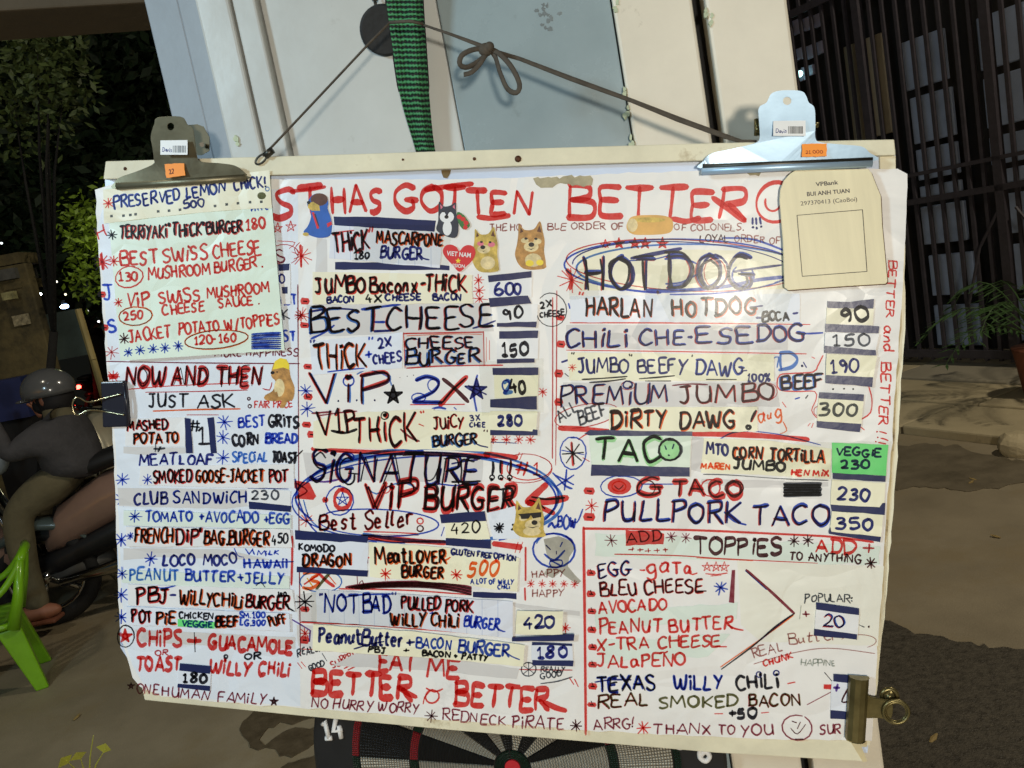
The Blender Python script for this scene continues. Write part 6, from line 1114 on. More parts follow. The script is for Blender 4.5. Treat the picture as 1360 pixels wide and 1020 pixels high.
# ------------------------------------------------------------------ ground, pavement, wet patches
GRD = mat('street_concrete', srgb((146, 134, 110)), .7, var=.2, scale=2.3, bump=.0012, bscale=160, dirt=srgb((140, 126, 98)), dscale=1.6, dcut=.5, rvar=.12)
_t = GRD.node_tree; _n2 = _t.nodes; _p2 = _n2['Principled BSDF']
ASPH = mat('dark_wet_asphalt', srgb((76, 70, 58)), .6, var=.5, scale=45, bump=.003, bscale=150, rvar=.18, dirt=srgb((104, 96, 78)), dscale=60, dcut=.62)
STAIN = mat('damp_concrete', srgb((92, 80, 60)), .6, var=.35, scale=18, bump=.0015, bscale=120, rvar=.2)
STAIN2 = mat('damp_concrete_faint', srgb((112, 102, 82)), .65, var=.3, scale=6, bump=.0015, bscale=120, rvar=.15)
def struct(o): o['kind'] = 'structure'; return o
gv = []; gf = []; N = 40
struct(mk('ground', [(-120, -60, 0), (120, -60, 0), (120, 160, 0), (-120, 160, 0)], [(0, 1, 2, 3)], GRD))
def gpoly(name, px, z, m, amp=0, seed=1, th=0):
    pts = [at_z(x, y, z) for x, y in (jag(px, amp, 8, seed) if amp else px)]
    n = len(pts); vs = pts + [p - Vector((0, 0, z + .002 if not th else th)) for p in pts]
    ar = sum(pts[i].x * pts[(i + 1) % n].y - pts[(i + 1) % n].x * pts[i].y for i in range(n))
    idx = list(range(n)) if ar > 0 else list(range(n - 1, -1, -1)); fs = [tuple(idx)]
    for k in range(n): a, b = idx[k], idx[(k + 1) % n]; fs.append((b, a, n + a, n + b))
    return mk(name, vs, fs, m)
o = struct(gpoly('damp_patch', [(1120, 800), (1165, 822), (1190, 828), (1215, 842), (1232, 842), (1262, 850), (1300, 858), (1340, 860), (1420, 872), (1700, 1050), (1700, 1400), (1130, 1300)], .004, ASPH, 1.8, 3))
o = struct(gpoly('damp_patch', [(1150, 596), (1230, 588), (1272, 590), (1300, 602), (1360, 612), (1500, 640), (1500, 668), (1360, 640), (1290, 652), (1230, 646), (1150, 652)], .004, STAIN2, 1.2, 8))
o = struct(gpoly('damp_patch', [(318, 968), (330, 952), (350, 938), (372, 936), (392, 946), (400, 938), (424, 944), (424, 952), (402, 956), (388, 962), (372, 958), (356, 966), (344, 982), (352, 990), (364, 980), (376, 972), (392, 966), (412, 968), (424, 962), (432, 966), (420, 984), (396, 1000), (372, 1004), (366, 994), (352, 992), (332, 992), (330, 984), (322, 976)], .004, STAIN, 1.6, 5))
o = struct(gpoly('damp_patch', [(372, 1020), (400, 1008), (430, 1000), (440, 1010), (440, 1060), (380, 1060)], .004, STAIN, 1.6, 6))
# raised pavement in front of the gate: slabs
PAVE = [mat('paving_slab_%s' % n_, srgb(c), .7, var=.16, scale=3, bump=.003, bscale=60, dirt=srgb((120, 110, 90)), dscale=3, dcut=.62) for n_, c in (('pale', (186, 172, 138)), ('grey', (158, 150, 130)), ('dark', (128, 122, 108)))]
G0 = at_z(1196, 495, 0); G1 = at_z(1360, 502, 0); GX = Vector((G1.x - G0.x, G1.y - G0.y, 0)).normalized(); GN = Vector((GX.y, -GX.x, 0))
if GN.dot(CAM - G0) < 0: GN = -GN
pv = struct(empty('pavement', G0)); r = random.Random(3)
def slab_box(u0, u1, n0, n1, z0, z1, m):
    b = MB(); b.box(G0 + GX * (u0 + u1) / 2 + GN * (n0 + n1) / 2 + Vector((0, 0, (z0 + z1) / 2)), GX * ((u1 - u0) / 2 - .006), GN * ((n1 - n0) / 2 - .006), WZ * (z1 - z0) / 2); o = b.build('paving_slab', m, pv); bevel(o, .012, 2); return o
kd = 1.55
for i, u in enumerate([-3.6, -2.6, -1.5, -.55, .22, 1.15, 2.1, 3.1, 4.1]):
    u1 = [-2.6, -1.5, -.55, .22, 1.15, 2.1, 3.1, 4.1, 5.1][i]
    for j, (n0, n1) in enumerate([(-.1, .42), (.42, .95), (.95, 1.5)]):
        sh = .12 * (j % 2); slab_box(u + sh, u1 + sh, n0, n1, -.05, .075 + r.uniform(-.006, .006) - .012 * j, PAVE[(i * 2 + j + (i > 3)) % 3 if i < 4 else (0 if j else 1)])
b = MB(); b.box(G0 + GX * .7 + GN * .7 + Vector((0, 0, -.01)), GX * 4.6, GN * .79, WZ * .05); struct(b.build('kerb_bed', STAIN, None))
# boulder-like broken kerb end at the right edge of the frame
b = MB(); b.ball(at_z(1356, 592, .04), .10, .10, .07, 16, 10); o = b.build('broken_kerb_stone', PAVE[0], None, loc=at_z(1352, 592, 0)); tag(o, 'rounded broken kerb stone at the right end of the pavement', 'stone')
tx = bpy.data.textures.new('stone_noise', 'CLOUDS'); tx.noise_scale = .12; dm = o.modifiers.new('d', 'DISPLACE'); dm.texture = tx; dm.strength = .06
r = random.Random(21)
for k, (x, y) in enumerate([(1290, 640), (1322, 712), (1292, 636), (102, 952), (1240, 980)]):
    b = MB(); c = at_z(x, y, .006); a = r.uniform(0, 3); d = Vector((math.cos(a), math.sin(a), .1)); b.tube([c - d * .02, c, c + d * .02], [.004, .009, .003], 6, flat=WZ); tag(b.build('fallen_leaf', mat('dry_leaf', srgb((150, 128, 78)), .7), None, loc=c), ['dry leaf on the street near the right edge', 'pale dry leaf further down the street at the right', 'tiny dry leaf beside another one on the right of the street', 'dark leaf scrap on the ground at lower left', 'small leaf on the dark damp asphalt'][k], 'leaf')

# ------------------------------------------------------------------ gate and the house behind it
GATE = mat('dark_iron', srgb((62, 58, 64)), .6, metal=.1, var=.25, scale=20, bump=.0008)
def gp(px, py, dn=0):
    return hit(px, py, G0 + GN * dn, GN)
def guv(px, py, dn=0):
    p = gp(px, py, dn) - G0; return p.dot(GX), p.z
gate = empty('iron_gate', G0, 'tall dark iron bar gate along the pavement on the right', 'gate')
u_l, u_r = -3.4, 4.2; zt = 4.4; k = 0; u = u_l
while u < u_r:
    wide = k % 9 == 4
    b = MB(); b.box(G0 + GX * u + Vector((0, 0, .12 + zt / 2)), GX * (.030 if wide else .0125), GN * (.028 if wide else .012), WZ * (zt / 2)); b.build('bar', GATE, gate); u += .109; k += 1
for z, h in ((.17, .03), (1.35, .022), (1.55, .014), (3.05, .03), (4.45, .04)):
    b = MB(); b.box(G0 + GX * .4 + GN * .016 + Vector((0, 0, z)), GX * 3.85, GN * .012, WZ * h); b.build('rail', GATE, gate)
for u in (-.35, 1.0, 2.35): # scroll braces
    b = MB(); c = G0 + GX * u + GN * .02
    for s_ in (-1, 1): b.tube([c + GX * s_ * .06 + Vector((0, 0, 1.2)), c + GX * s_ * .22 + Vector((0, 0, .95)), c + GX * s_ * .34 + Vector((0, 0, .55))], .011, 6)
    b.build('brace', GATE, gate)
house = empty('house', G0 - GN * .9, 'dark house front with grey slatted shutters seen through the iron gate', 'house')
HW = mat('house_wall_dark', srgb((44, 40, 38)), .8, var=.3, scale=2); SHU = mat('grey_shutter', srgb((172, 186, 212)), .5, var=.2, scale=3, rvar=.1); SHW = mat('yellow_lit_shutter', srgb((176, 164, 140)), .6, var=.2, scale=3); SHL = mat('lilac_lit_pane', srgb((190, 186, 214)), .4, var=.2, scale=5)  # yellow light coloured into the SHW shutters, lilac light into the SHL panes
b = MB(); b.box(G0 - GN * 1.1 + GX * .6 + Vector((0, 0, 2.6)), GX * 5.5, GN * .15, WZ * 2.6); b.build('wall', HW, house)
DN = -.62
def panel(x0, y0, x1, y1, m, dn=DN, name='shutter_panel'):
    xm, ym = (x0 + x1) / 2, (y0 + y1) / 2; ua = guv(x0, ym, dn)[0]; ub = guv(x1, ym, dn)[0]; za = guv(xm, y1, dn)[1]; zb = guv(xm, y0, dn)[1]
    b = MB(); b.box(G0 + GX * (ua + ub) / 2 + GN * dn + Vector((0, 0, (za + zb) / 2)), GX * abs(ub - ua) / 2, GN * .02, WZ * abs(zb - za) / 2); o = b.build(name, m, house); bevel(o, .006, 1); return o
cols = [[(1200, 46, 1258, 114), (1212, 122, 1268, 186), (1219, 193, 1274, 235), (1223, 243, 1278, 258), (1226, 270, 1284, 322), (1237, 336, 1296, 391), (1244, 404, 1303, 458)],
        [(1300, 12, 1366, 86), (1309, 95, 1374, 164), (1316, 175, 1380, 214), (1321, 221, 1384, 240), (1326, 254, 1390, 308), (1334, 322, 1400, 384), (1342, 396, 1408, 452)]]
for c in cols:
    for q in c: panel(*q, SHU)
panel(1128, 50, 1180, 184, SHW); panel(1140, 200, 1192, 330, SHW)
for q in [(1052, 26, 1064, 46), (1068, 22, 1080, 40), (1082, 18, 1092, 36), (1055, 64, 1068, 80), (1070, 60, 1082, 78), (1084, 55, 1094, 72), (1060, 90, 1070, 108), (1074, 86, 1082, 100)]: panel(*q, SHL, name='window_pane')
b = MB(); q = guv(1160, 480, -.7); b.box(G0 - GN * .8 + GX * -1.6 + Vector((0, 0, 2)), GX * .5, GN * .05, WZ * 2); 
b2 = MB(); b2.box(G0 - GN * .75 + GX * .3 + Vector((0, 0, 4.0)), GX * 4.5, GN * .3, WZ * .14); b2.build('canopy', HW, house)
def bulb(name, px, py, dist, r, col, e, label, cat='lamp', power=0, fl=1):
    c = at_dist(px, py, dist); b = MB(); b.ball(c, r, r, r * fl, 12, 8); b.tube([c + WZ * r * fl * .7, c + WZ * (r * fl + .04)], r * .5, 8, mi=1)
    o = b.build(name, [mat(name + '_glow_%d' % (hash(label) % 9999 if False else int(px)), (.02, .02, .02), .5, emit=col, estr=e), DARKG], None, loc=c, smooth=True); tag(o, label, cat)
    if power:
        l = bpy.data.lights.new(name + '_light', 'POINT'); l.energy = power; l.color = col; l.shadow_soft_size = r; lo = bpy.data.objects.new(name + '_light', l); COL.objects.link(lo); lo.location = c - WZ * (r * fl + .03)
    return o
bulb('porch_lamp', 1062, 98, 7.4, .03, (.5, 1, .95), 4, 'small cyan porch lamp glowing at the house behind the gate')
bulb('porch_lamp', 1212, 149, 7.0, .012, (1, .95, .85), 5, 'tiny white light point behind the bars halfway up the gate')
bulb('porch_lamp', 1306, 63, 6.4, .016, (.8, .92, 1), 4, 'small bluish light point high behind the right side of the gate', fl=2.2)
# palm in a pot at the far right, in front of the gate
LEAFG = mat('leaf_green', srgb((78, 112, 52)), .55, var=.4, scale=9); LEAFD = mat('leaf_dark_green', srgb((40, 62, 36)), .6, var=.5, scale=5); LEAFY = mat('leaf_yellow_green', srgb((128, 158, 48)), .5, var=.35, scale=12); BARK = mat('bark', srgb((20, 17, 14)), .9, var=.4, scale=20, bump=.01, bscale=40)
pc0 = at_z(1388, 522, .075)
palm = empty('potted_palm', pc0, 'small green palm with drooping fronds at the foot of the gate', 'plant')
b = MB(); b.tube([pc0, pc0 + WZ * .26, pc0 + WZ * .3], [.11, .15, .16], 20); b.build('pot', mat('clay_pot', srgb((120, 70, 48)), .8, var=.2), palm, smooth=True)
r = random.Random(12)
for k in range(13):
    a = 2 * math.pi * k / 13 + r.uniform(-.2, .2); L = r.uniform(.45, .72); up = r.uniform(.3, .62); pts = []
    for j in range(9):
        t = j / 8; pts.append(pc0 + WZ * (.3 + up * math.sin(t * 2.0) * 1.0 - .25 * t * t) + Vector((math.cos(a), math.sin(a), 0)) * L * t)
    b = MB(); b.tube(pts, [.006 - .0005 * j for j in range(9)], 5)
    side = Vector((-math.sin(a), math.cos(a), 0))
    for j in range(2, 9):
        for s_ in (-1, 1):
            for h in (0, .5):
                if j + h > 8: continue
                p = pts[j].lerp(pts[min(8, j + 1)], h); d = (side * s_ + Vector((math.cos(a), math.sin(a), 0)) * .8 - WZ * .35).normalized(); l = .17 * (1 - abs(j - 4.5) / 8); w = d.cross(WZ).normalized() * .009
                b.add([p - w * .5, p + d * l * .5 - w, p + d * l, p + d * l * .5 + w + WZ * .004], [(0, 1, 2, 3)])
    b.build('frond', mat('palm_green', srgb((56, 84, 40)), .55, var=.4, scale=9), palm)

# ------------------------------------------------------------------ dark trees, upper left
def leaf_crown(name, clumps, m, parent, seed, n=260, ls=.07, spread=.32, star=False):
    r = random.Random(seed); vs = []; fs = []
    for c, rad in clumps:
        for k in range(int(n * (rad / .5) ** 1.6)):
            d = Vector((r.gauss(0, 1), r.gauss(0, 1), r.gauss(0, .8))).normalized() * rad * (r.random() ** .45); p = c + d
            a = Vector((r.gauss(0, 1), r.gauss(0, 1), r.gauss(-.3, .6))).normalized(); b_ = a.orthogonal().normalized(); b_ = (Matrix.Rotation(r.uniform(0, 6.28), 3, a) @ b_); l = ls * r.uniform(.6, 1.4); w = l * .22
            i = len(vs); vs += [p, p + a * l * .5 + b_ * w, p + a * l, p + a * l * .5 - b_ * w]; fs.append((i, i + 1, i + 2, i + 3))
    o = mk(name, vs, fs, m, parent); return o
def tree(base, clumps, m, label, seed, trunk_r=.14, n=260, ls=.09, extra=None, group=None):
    t = empty('tree', base, label, 'tree', group); b = MB(); top = sum((c for c, _ in clumps), Vector()) / len(clumps); mid = base.lerp(top, .55) + Vector((.1, .05, 0))
    b.tube([base, base.lerp(mid, .5) + Vector((.04, 0, 0)), mid], [trunk_r, trunk_r * .8, trunk_r * .62], 10)
    for c, rad in clumps: b.tube([mid, mid.lerp(c, .6) + WZ * .1, c], [trunk_r * .4, trunk_r * .2, trunk_r * .06], 6)
    b.build('trunk', BARK, t, smooth=True); leaf_crown('crown', clumps, m, t, seed, n, ls); return t
def atp(px, py, t): return at_dist(px, py, t)
def gd(px, py, t):
    p = at_dist(px, py, t); return Vector((p.x, p.y, 0))
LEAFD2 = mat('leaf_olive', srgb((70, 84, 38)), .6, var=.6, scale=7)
r = random.Random(4)
tree(gd(-120, 300, 9), [(atp(x, y, t), rr) for x, y, t, rr in [(10, 60, 9, 1.0), (90, 90, 9.5, 1.1), (160, 60, 9, .9), (40, 200, 9.5, 1.0), (130, 210, 9.2, 1.0), (180, 150, 10, 1), (20, 290, 10, .9), (100, 300, 9.6, .9)]], LEAFD, 'large dark tree filling the night view at upper left', 2, .2, 900, .16)
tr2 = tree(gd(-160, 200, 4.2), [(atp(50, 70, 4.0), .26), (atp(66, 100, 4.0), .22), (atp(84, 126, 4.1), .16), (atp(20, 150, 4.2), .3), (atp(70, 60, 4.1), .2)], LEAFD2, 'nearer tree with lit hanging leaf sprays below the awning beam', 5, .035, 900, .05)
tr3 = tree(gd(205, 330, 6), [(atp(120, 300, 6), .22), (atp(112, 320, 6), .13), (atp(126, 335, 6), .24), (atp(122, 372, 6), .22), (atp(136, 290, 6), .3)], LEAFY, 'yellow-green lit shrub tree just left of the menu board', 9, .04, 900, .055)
lamp('street_lamp_light', 'POINT', at_dist(152, 318, 5.8), 1.1, (1, .95, .6), .05)
tree(gd(110, 420, 14), [(atp(x, y, 14), 1.1) for x, y in [(60, 340), (110, 370), (150, 350), (90, 300), (20, 320)]], LEAFD, 'far dark tree behind the banner and the street lights', 8, .25, 420, .2)
# awning beam across the upper left corner
BEAM = mat('brown_painted_beam', srgb((84, 72, 54)), .75, var=.22, scale=5, bump=.002, bscale=30)
zb = 2.02
pa = at_z(-160, 24, zb); pb_ = at_z(196, 3, zb)
bx = (pb_ - pa).normalized(); bn = Vector((bx.y, -bx.x, 0)); bn = bn if bn.dot(CAM - pa) > 0 else -bn
b = MB(); cc = (pa + pb_) / 2; hl = (pb_ - pa).length / 2; b.box(cc - bn * .075 + WZ * .045, bx * (hl + .02), bn * .075, WZ * .045); o = b.build('awning_beam', BEAM, None, loc=cc); bevel(o, .004, 2); tag(o, 'brown awning beam crossing the top left corner', 'beam')
b = MB(); b.box(cc - bn * .055 + WZ * .094, bx * (hl + .02), bn * .09, WZ * .004); b.build('beam_capping', mat('grey_capping', srgb((150, 140, 120)), .6), o)
b = MB(); b.box(cc - bn * .055 + WZ * .15, bx * (hl + .02), bn * .03, WZ * .05); b.build('upper_board', mat('dark_brown_board', srgb((70, 54, 42)), .8, var=.2), o)

# ------------------------------------------------------------------ street clutter at the left
CON = mat('old_concrete_wall', srgb((112, 100, 66)), .85, var=.3, scale=1.6, bump=.006, bscale=20, dirt=srgb((70, 64, 46)), dscale=1.5, dcut=.5)
def vbox(name, pxl, pxr, pyt, pyb, dist, depth, m, parent=None, label=None, cat=None, yaw=0, lift=None):
    """upright box whose front face spans the given pixels at that distance"""
    cx, cy = (pxl + pxr) / 2, (pyt + pyb) / 2; c = at_dist(cx, cy, dist); w = (pxr - pxl) * dist / FPX / 2; h = (pyb - pyt) * dist / FPX / 2
    ex = Matrix.Rotation(R(yaw), 3, 'Z') @ Vector((1, 0, 0)); ey = Matrix.Rotation(R(yaw), 3, 'Z') @ Vector((0, 1, 0))
    b = MB(); b.box(c + ey * depth / 2, ex * w, ey * depth / 2, WZ * h); o = b.build(name, m, parent, loc=None if parent else c); 
    if label: tag(o, label, cat)
    return o
gw = at_dist(20, 440, 6.0)
b = MB(); hgt_ = 1.45 + (470 - 352) / FPX * 6.0; b.box(Vector((gw.x - .66, gw.y + .06, hgt_ / 2)), Vector((.86, 0, 0)), Vector((0, .05, 0)), WZ * hgt_ / 2); cw = b.build('concrete_wall', CON, None, loc=(gw.x - .66, gw.y + .06, 0)); bevel(cw, .01); tag(cw, 'old brown concrete wall at the left edge with a small notice', 'wall')
vbox('notice', 17, 39, 418, 432, 5.98, .01, mat('speckled_notice', srgb((170, 160, 130)), .5, var=.8, scale=40), cw)
vbox('rubble_ledge', -10, 26, 338, 352, 5.95, .3, CON, cw); vbox('rubble_ledge', -10, 20, 358, 372, 5.9, .3, mat('grey_block', srgb((96, 96, 92)), .8, var=.4, scale=12), cw); vbox('rubble_ledge', 4, 28, 372, 384, 5.95, .3, CON, cw)
vbox('pale_rag', 2, 18, 388, 398, 5.86, .05, mat('pale_rag', srgb((176, 170, 120)), .8, var=.6, scale=20), cw)
bn_ = vbox('street_banner', 60, 112, 414, 476, 9, .04, mat('faded_banner', srgb((96, 116, 112)), .7, var=.45, scale=2.2), None, 'faded grey-green street banner beyond the motorbikes', 'banner')
b = MB(); b.tube([at_dist(104, 411, 6.6), at_dist(124, 478, 6.6)] , .028, 8); tag(b.build('bamboo_pole', mat('bamboo', srgb((206, 184, 120)), .6, var=.15), None, loc=at_dist(124, 478, 6.6)), 'pale leaning bamboo pole near the banner', 'pole')
b = MB(); b.tube([at_dist(124, 478, 6.6), gd(128, 480, 6.6)], .028, 8); b.build('pole_foot', mat('bamboo', srgb((206, 184, 120))), bpy.data.objects['bamboo_pole'])
bulb('street_light', 51, 391, 7.8, .03, (.9, .96, 1), 14, 'small white street light in front of the dark tree', fl=.6)
bulb('street_light', 85.5, 407, 8, .04, (.45, .66, 1), 18, 'small blue-white street light above the banner', fl=.55)
for k, (x, y, c) in enumerate([(75, 374, (1, .95, .8)), (66, 376, (.8, .75, .6)), (87, 391, (1, .9, .6)), (116, 413, (1, .95, .9)), (131, 427, (1, 1, 1)), (43, 410, (.3, 1, .3)), (2, 323, (.8, .9, .9))]):
    bulb('distant_light', x, y, 7.7, .011, c, 2.5, ['distant light point above the blue street light', 'dim distant light left of a brighter one', 'small amber distant light right of the blue street light', 'tiny distant light right of the bamboo pole top', 'distant white light beside the left edge of the board', 'green distant light beside the concrete wall', 'faint distant light at the far left edge'][k], 'light')
# blue box on a stall at the left edge
bb = vbox('blue_crate', -30, 34, 506, 560, 5.0, .3, mat('dark_blue_plastic', srgb((34, 46, 92)), .5, var=.2), None, 'dark blue crate at the left edge beyond the seated rider', 'crate')
c = wloc(bb); b = MB(); b.box(Vector((c.x, c.y + .15, (c.z - .13) / 2)), Vector((.14, 0, 0)), Vector((0, .13, 0)), WZ * (c.z - .13) / 2); tag(b.build('stall_stand', DARKG, None, loc=(c.x, c.y + .15, 0)), 'dark stand carrying the blue crate', 'stand')

# ------------------------------------------------------------------ motorbikes
BP = mat('bike_pinkish_plastic', srgb((140, 112, 98)), .22, var=.1, coat=.5); BS = mat('bike_silver_plastic', srgb((206, 198, 172)), .3, var=.15, metal=.3); BBK = mat('bike_black_plastic', srgb((22, 22, 24)), .4, var=.2); SEATM = mat('bike_seat_vinyl', srgb((18, 18, 20)), .55); TYRE = mat('tyre_rubber', srgb((22, 22, 22)), .8, bump=.002); CHR = mat('chrome', srgb((200, 200, 196)), .12, metal=1); REDL = mat('tail_lamp_red', (.4, .01, .01), .3, emit=(1, .03, .02), estr=30); HLG = mat('headlamp_glass', srgb((180, 190, 196)), .1)
def loft(b, secs, n=12, mi=0):
    """body along x: (x, zc, half width, half height)"""
    vs = []; fs = []
    for x, zc, w, h in secs:
        for j in range(n):
            a = 2 * math.pi * j / n; ca, sa = math.cos(a), math.sin(a)
            vs.append(Vector((x, math.copysign(abs(ca) ** .8, ca) * w, zc + math.copysign(abs(sa) ** .8, sa) * h)))
    for i in range(len(secs) - 1):
        for j in range(n): fs.append((i * n + j, i * n + (j + 1) % n, (i + 1) * n + (j + 1) % n, (i + 1) * n + j))
    fs += [tuple(reversed(range(n))), tuple((len(secs) - 1) * n + j for j in range(n))]; b.add(vs, fs, mi)
def motorbike(loc, yaw, body, label, lit=False):
    t = empty('motorbike', (0, 0, 0), label, 'motorbike', 'motorbikes parked on the left of the street')
    parts = []
    def P_(name, fn, m, par=None, sm=True):
        b = MB(); fn(b); o = b.build(name, m, par or t, smooth=sm); parts.append(o); return o
    def wheel(x):
        def f(b): b.tube([Vector((x + math.cos(a) * .235, 0, .275 + math.sin(a) * .235)) for a in [2 * math.pi * j / 28 for j in range(29)]], .042, 8, caps=False)
        w = P_('wheel', f, TYRE)
        def g(b):
            b.tube([Vector((x + math.cos(a) * .19, 0, .275 + math.sin(a) * .19)) for a in [2 * math.pi * j / 24 for j in range(25)]], .016, 6, caps=False)
            for j in range(5): a = 2 * math.pi * j / 5; b.tube([Vector((x, 0, .275)), Vector((x + math.cos(a) * .19, 0, .275 + math.sin(a) * .19))], .014, 6)
            b.tube([Vector((x, -.06, .275)), Vector((x, .06, .275))], .035, 10)
        P_('rim', g, CHR, w)
    wheel(-.62); wheel(.62)
    P_('rear_body', lambda b: loft(b, [(.98, .80, .03, .03), (.85, .76, .09, .07), (.6, .70, .13, .11), (.3, .62, .15, .14), (.05, .52, .14, .12), (-.05, .44, .10, .06)]), body)
    P_('seat', lambda b: loft(b, [(.80, .87, .08, .03), (.6, .87, .13, .05), (.35, .83, .14, .055), (.1, .78, .12, .05), (0, .73, .07, .04)]), SEATM)
    P_('under_panel', lambda b: loft(b, [(.7, .56, .08, .05), (.4, .46, .12, .09), (.0, .34, .12, .08), (-.3, .30, .10, .05)]), BBK)
    P_('leg_shield', lambda b: loft(b, [(-.22, .42, .12, .10), (-.34, .60, .17, .18), (-.44, .82, .15, .14), (-.5, .96, .09, .06)]), body)
    P_('front_fender', lambda b: loft(b, [(-.9, .40, .03, .02), (-.8, .53, .06, .03), (-.62, .57, .07, .035), (-.45, .50, .06, .03)]), body)
    P_('fork', lambda b: [b.tube([Vector((-.62, s, .28)), Vector((-.46, s, .80))], .02, 8) for s in (-.07, .07)], CHR)
    P_('handlebar', lambda b: b.tube([Vector((-.36, -.33, 1.0)), Vector((-.42, -.16, 1.03)), Vector((-.45, 0, .99)), Vector((-.42, .16, 1.03)), Vector((-.36, .33, 1.0))], .014, 8), BBK)
    P_('headlight', lambda b: b.ball(Vector((-.53, 0, .93)), .06, .09, .07), HLG)
    for s in (-1, 1):
        o = P_('mirror', lambda b: (b.tube([Vector((-.40, s * .2, 1.03)), Vector((-.40, s * .27, 1.18))], .006, 6), b.ball(Vector((-.40, s * .29, 1.21)), .02, .06, .04)), BBK)
        P_('mirror_glass', lambda b: b.ball(Vector((-.385, s * .29, 1.21)), .008, .052, .034), CHR, o)
    P_('tail_light', lambda b: b.ball(Vector((.96, 0, .74)), .03, .08, .04), REDL if lit else mat('tail_lamp_off', srgb((120, 20, 20)), .3))
    P_('exhaust', lambda b: b.tube([Vector((.0, -.14, .24)), Vector((.4, -.16, .28)), Vector((.95, -.17, .40))], [.025, .04, .055], 12), CHR)
    P_('engine', lambda b: b.ball(Vector((.05, 0, .28)), .2, .1, .11), mat('engine_grey', srgb((90, 90, 88)), .5, metal=.5))
    P_('stand', lambda b: b.tube([Vector((.1, .1, .25)), Vector((.16, .24, .01))], .012, 6), CHR)
    t.location = loc; t.rotation_euler = (0, 0, yaw); return t
SEATPX = at_dist(100, 665, 4.35)
bike_loc = Vector((SEATPX.x - .12, SEATPX.y - .0, 0))
motorbike(bike_loc, R(6), BP, 'pinkish-brown motorbike with black seat under the rider in grey')
m2 = at_dist(150, 620, 5.4); motorbike(Vector((m2.x + .35, m2.y, 0)), R(-22), BS, 'silver motorbike parked just behind the rider, half hidden by the board')
m3 = at_dist(108, 498, 14); motorbike(Vector((m3.x, m3.y + .9, 0)), R(-96), BBK, 'far motorbike with its red tail light on', True)
m4 = at_dist(-20, 690, 3.9); motorbike(Vector((m4.x - .62, m4.y + .25, 0)), R(190), mat('bike_grey_plastic', srgb((84, 96, 94)), .3, var=.15, coat=.3), 'grey motorbike cut off by the left edge of the frame')

# ------------------------------------------------------------------ rider in grey
SKIN = mat('skin', srgb((150, 98, 74)), .55, var=.08); JKT = mat('grey_jacket', srgb((70, 68, 70)), .9, var=.22, scale=9, bump=.02, bscale=9); TRS = mat('khaki_trousers', srgb((100, 92, 68)), .9, var=.2, scale=6, bump=.02, bscale=8); HELM = mat('helmet_grey', srgb((92, 92, 92)), .18, var=.05, coat=.6); HAIR = mat('dark_hair', srgb((22, 18, 18)), .7)
DP = 4.3
def q3(px, py, dy=0): 
    p = at_dist(px, py, DP); return p + Vector((0, dy, 0))
def skin(name, verts, edges, m, parent, root=0, sub=2):
    me = bpy.data.meshes.new(name); base = wloc(parent); me.from_pydata([Vector(v[0]) - base for v in verts], edges, []); me.materials.append(m)
    o = bpy.data.objects.new(name, me); COL.objects.link(o); o.parent = parent
    md = o.modifiers.new('skin', 'SKIN'); md.use_smooth_shade = True
    for i, v in enumerate(verts):
        rr = v[1] if isinstance(v[1], tuple) else (v[1], v[1]); me.skin_vertices[0].data[i].radius = rr
    me.skin_vertices[0].data[root].use_root = True
    s = o.modifiers.new('sub', 'SUBSURF'); s.levels = sub; s.render_levels = sub; return o
pr_ = empty('person', Vector((q3(90, 660).x, q3(90, 660).y, 0)), 'person in grey jacket, khaki trousers and grey helmet seated on a motorbike, arm raised', 'person')
# body: pelvis 0, waist 1, chest 2, neck 3, head 4
body = skin('body', [(q3(97, 650), .15), (q3(98, 615), .10), (q3(92, 578), .10), (q3(80, 553), .09), (q3(70, 538), .06), (q3(66, 522), .085),
                     (q3(60, 652, -.10), .105), (q3(40, 672, -.13), .085), (q3(48, 730, -.12), .07), (q3(60, 786, -.10), .05), (q3(54, 800, -.10), .045), (q3(78, 800, -.12), .05),
                     (q3(62, 648, .14), .1), (q3(30, 666, .16), .08), (q3(30, 725, .16), .06), (q3(40, 775, .16), .045), (q3(22, 785, .16), .04)],
            [(0, 1), (1, 2), (2, 3), (3, 4), (4, 5), (0, 6), (6, 7), (7, 8), (8, 9), (9, 11), (9, 10), (0, 12), (12, 13), (13, 14), (14, 15), (15, 16)], TRS, pr_)
jk = skin('jacket', [(q3(99, 638), .165), (q3(98, 610), .16), (q3(91, 580), .18), (q3(82, 560), .12), (q3(72, 574, -.2), .075), (q3(46, 592, -.24), .056), (q3(25, 560, -.22), .044), (q3(19, 547, -.21), .04),
                     (q3(70, 572, .2), .085), (q3(44, 590, .26), .065), (q3(24, 570, .24), .05), (q3(74, 545), .085)], [(0, 1), (1, 2), (2, 3), (2, 4), (4, 5), (5, 6), (6, 7), (2, 8), (8, 9), (9, 10), (3, 11)], JKT, pr_)
hd = q3(66, 524); fdir = (q3(40, 532) - hd).normalized()
b = MB(); b.ball(hd - WZ * .01, .082, .078, .105, 18, 12); b.ball(hd + fdir * .085 - WZ * .02, .018, .014, .022, 8, 6); b.ball(hd - Vector((0, .08, .02)), .02, .012, .03, 8, 6); b.build('head', SKIN, pr_, smooth=True)
b = MB()
for s_ in (-.03, .03): b.ball(hd + fdir * .075 + Vector((0, s_, .015)), .01, .01, .008, 8, 6)
b.build('eyes', HAIR, pr_, smooth=True)
b = MB(); b.ball(hd - WZ * .02 - fdir * .022, .098, .092, .112, 18, 12); b.build('hair', HAIR, pr_, smooth=True)
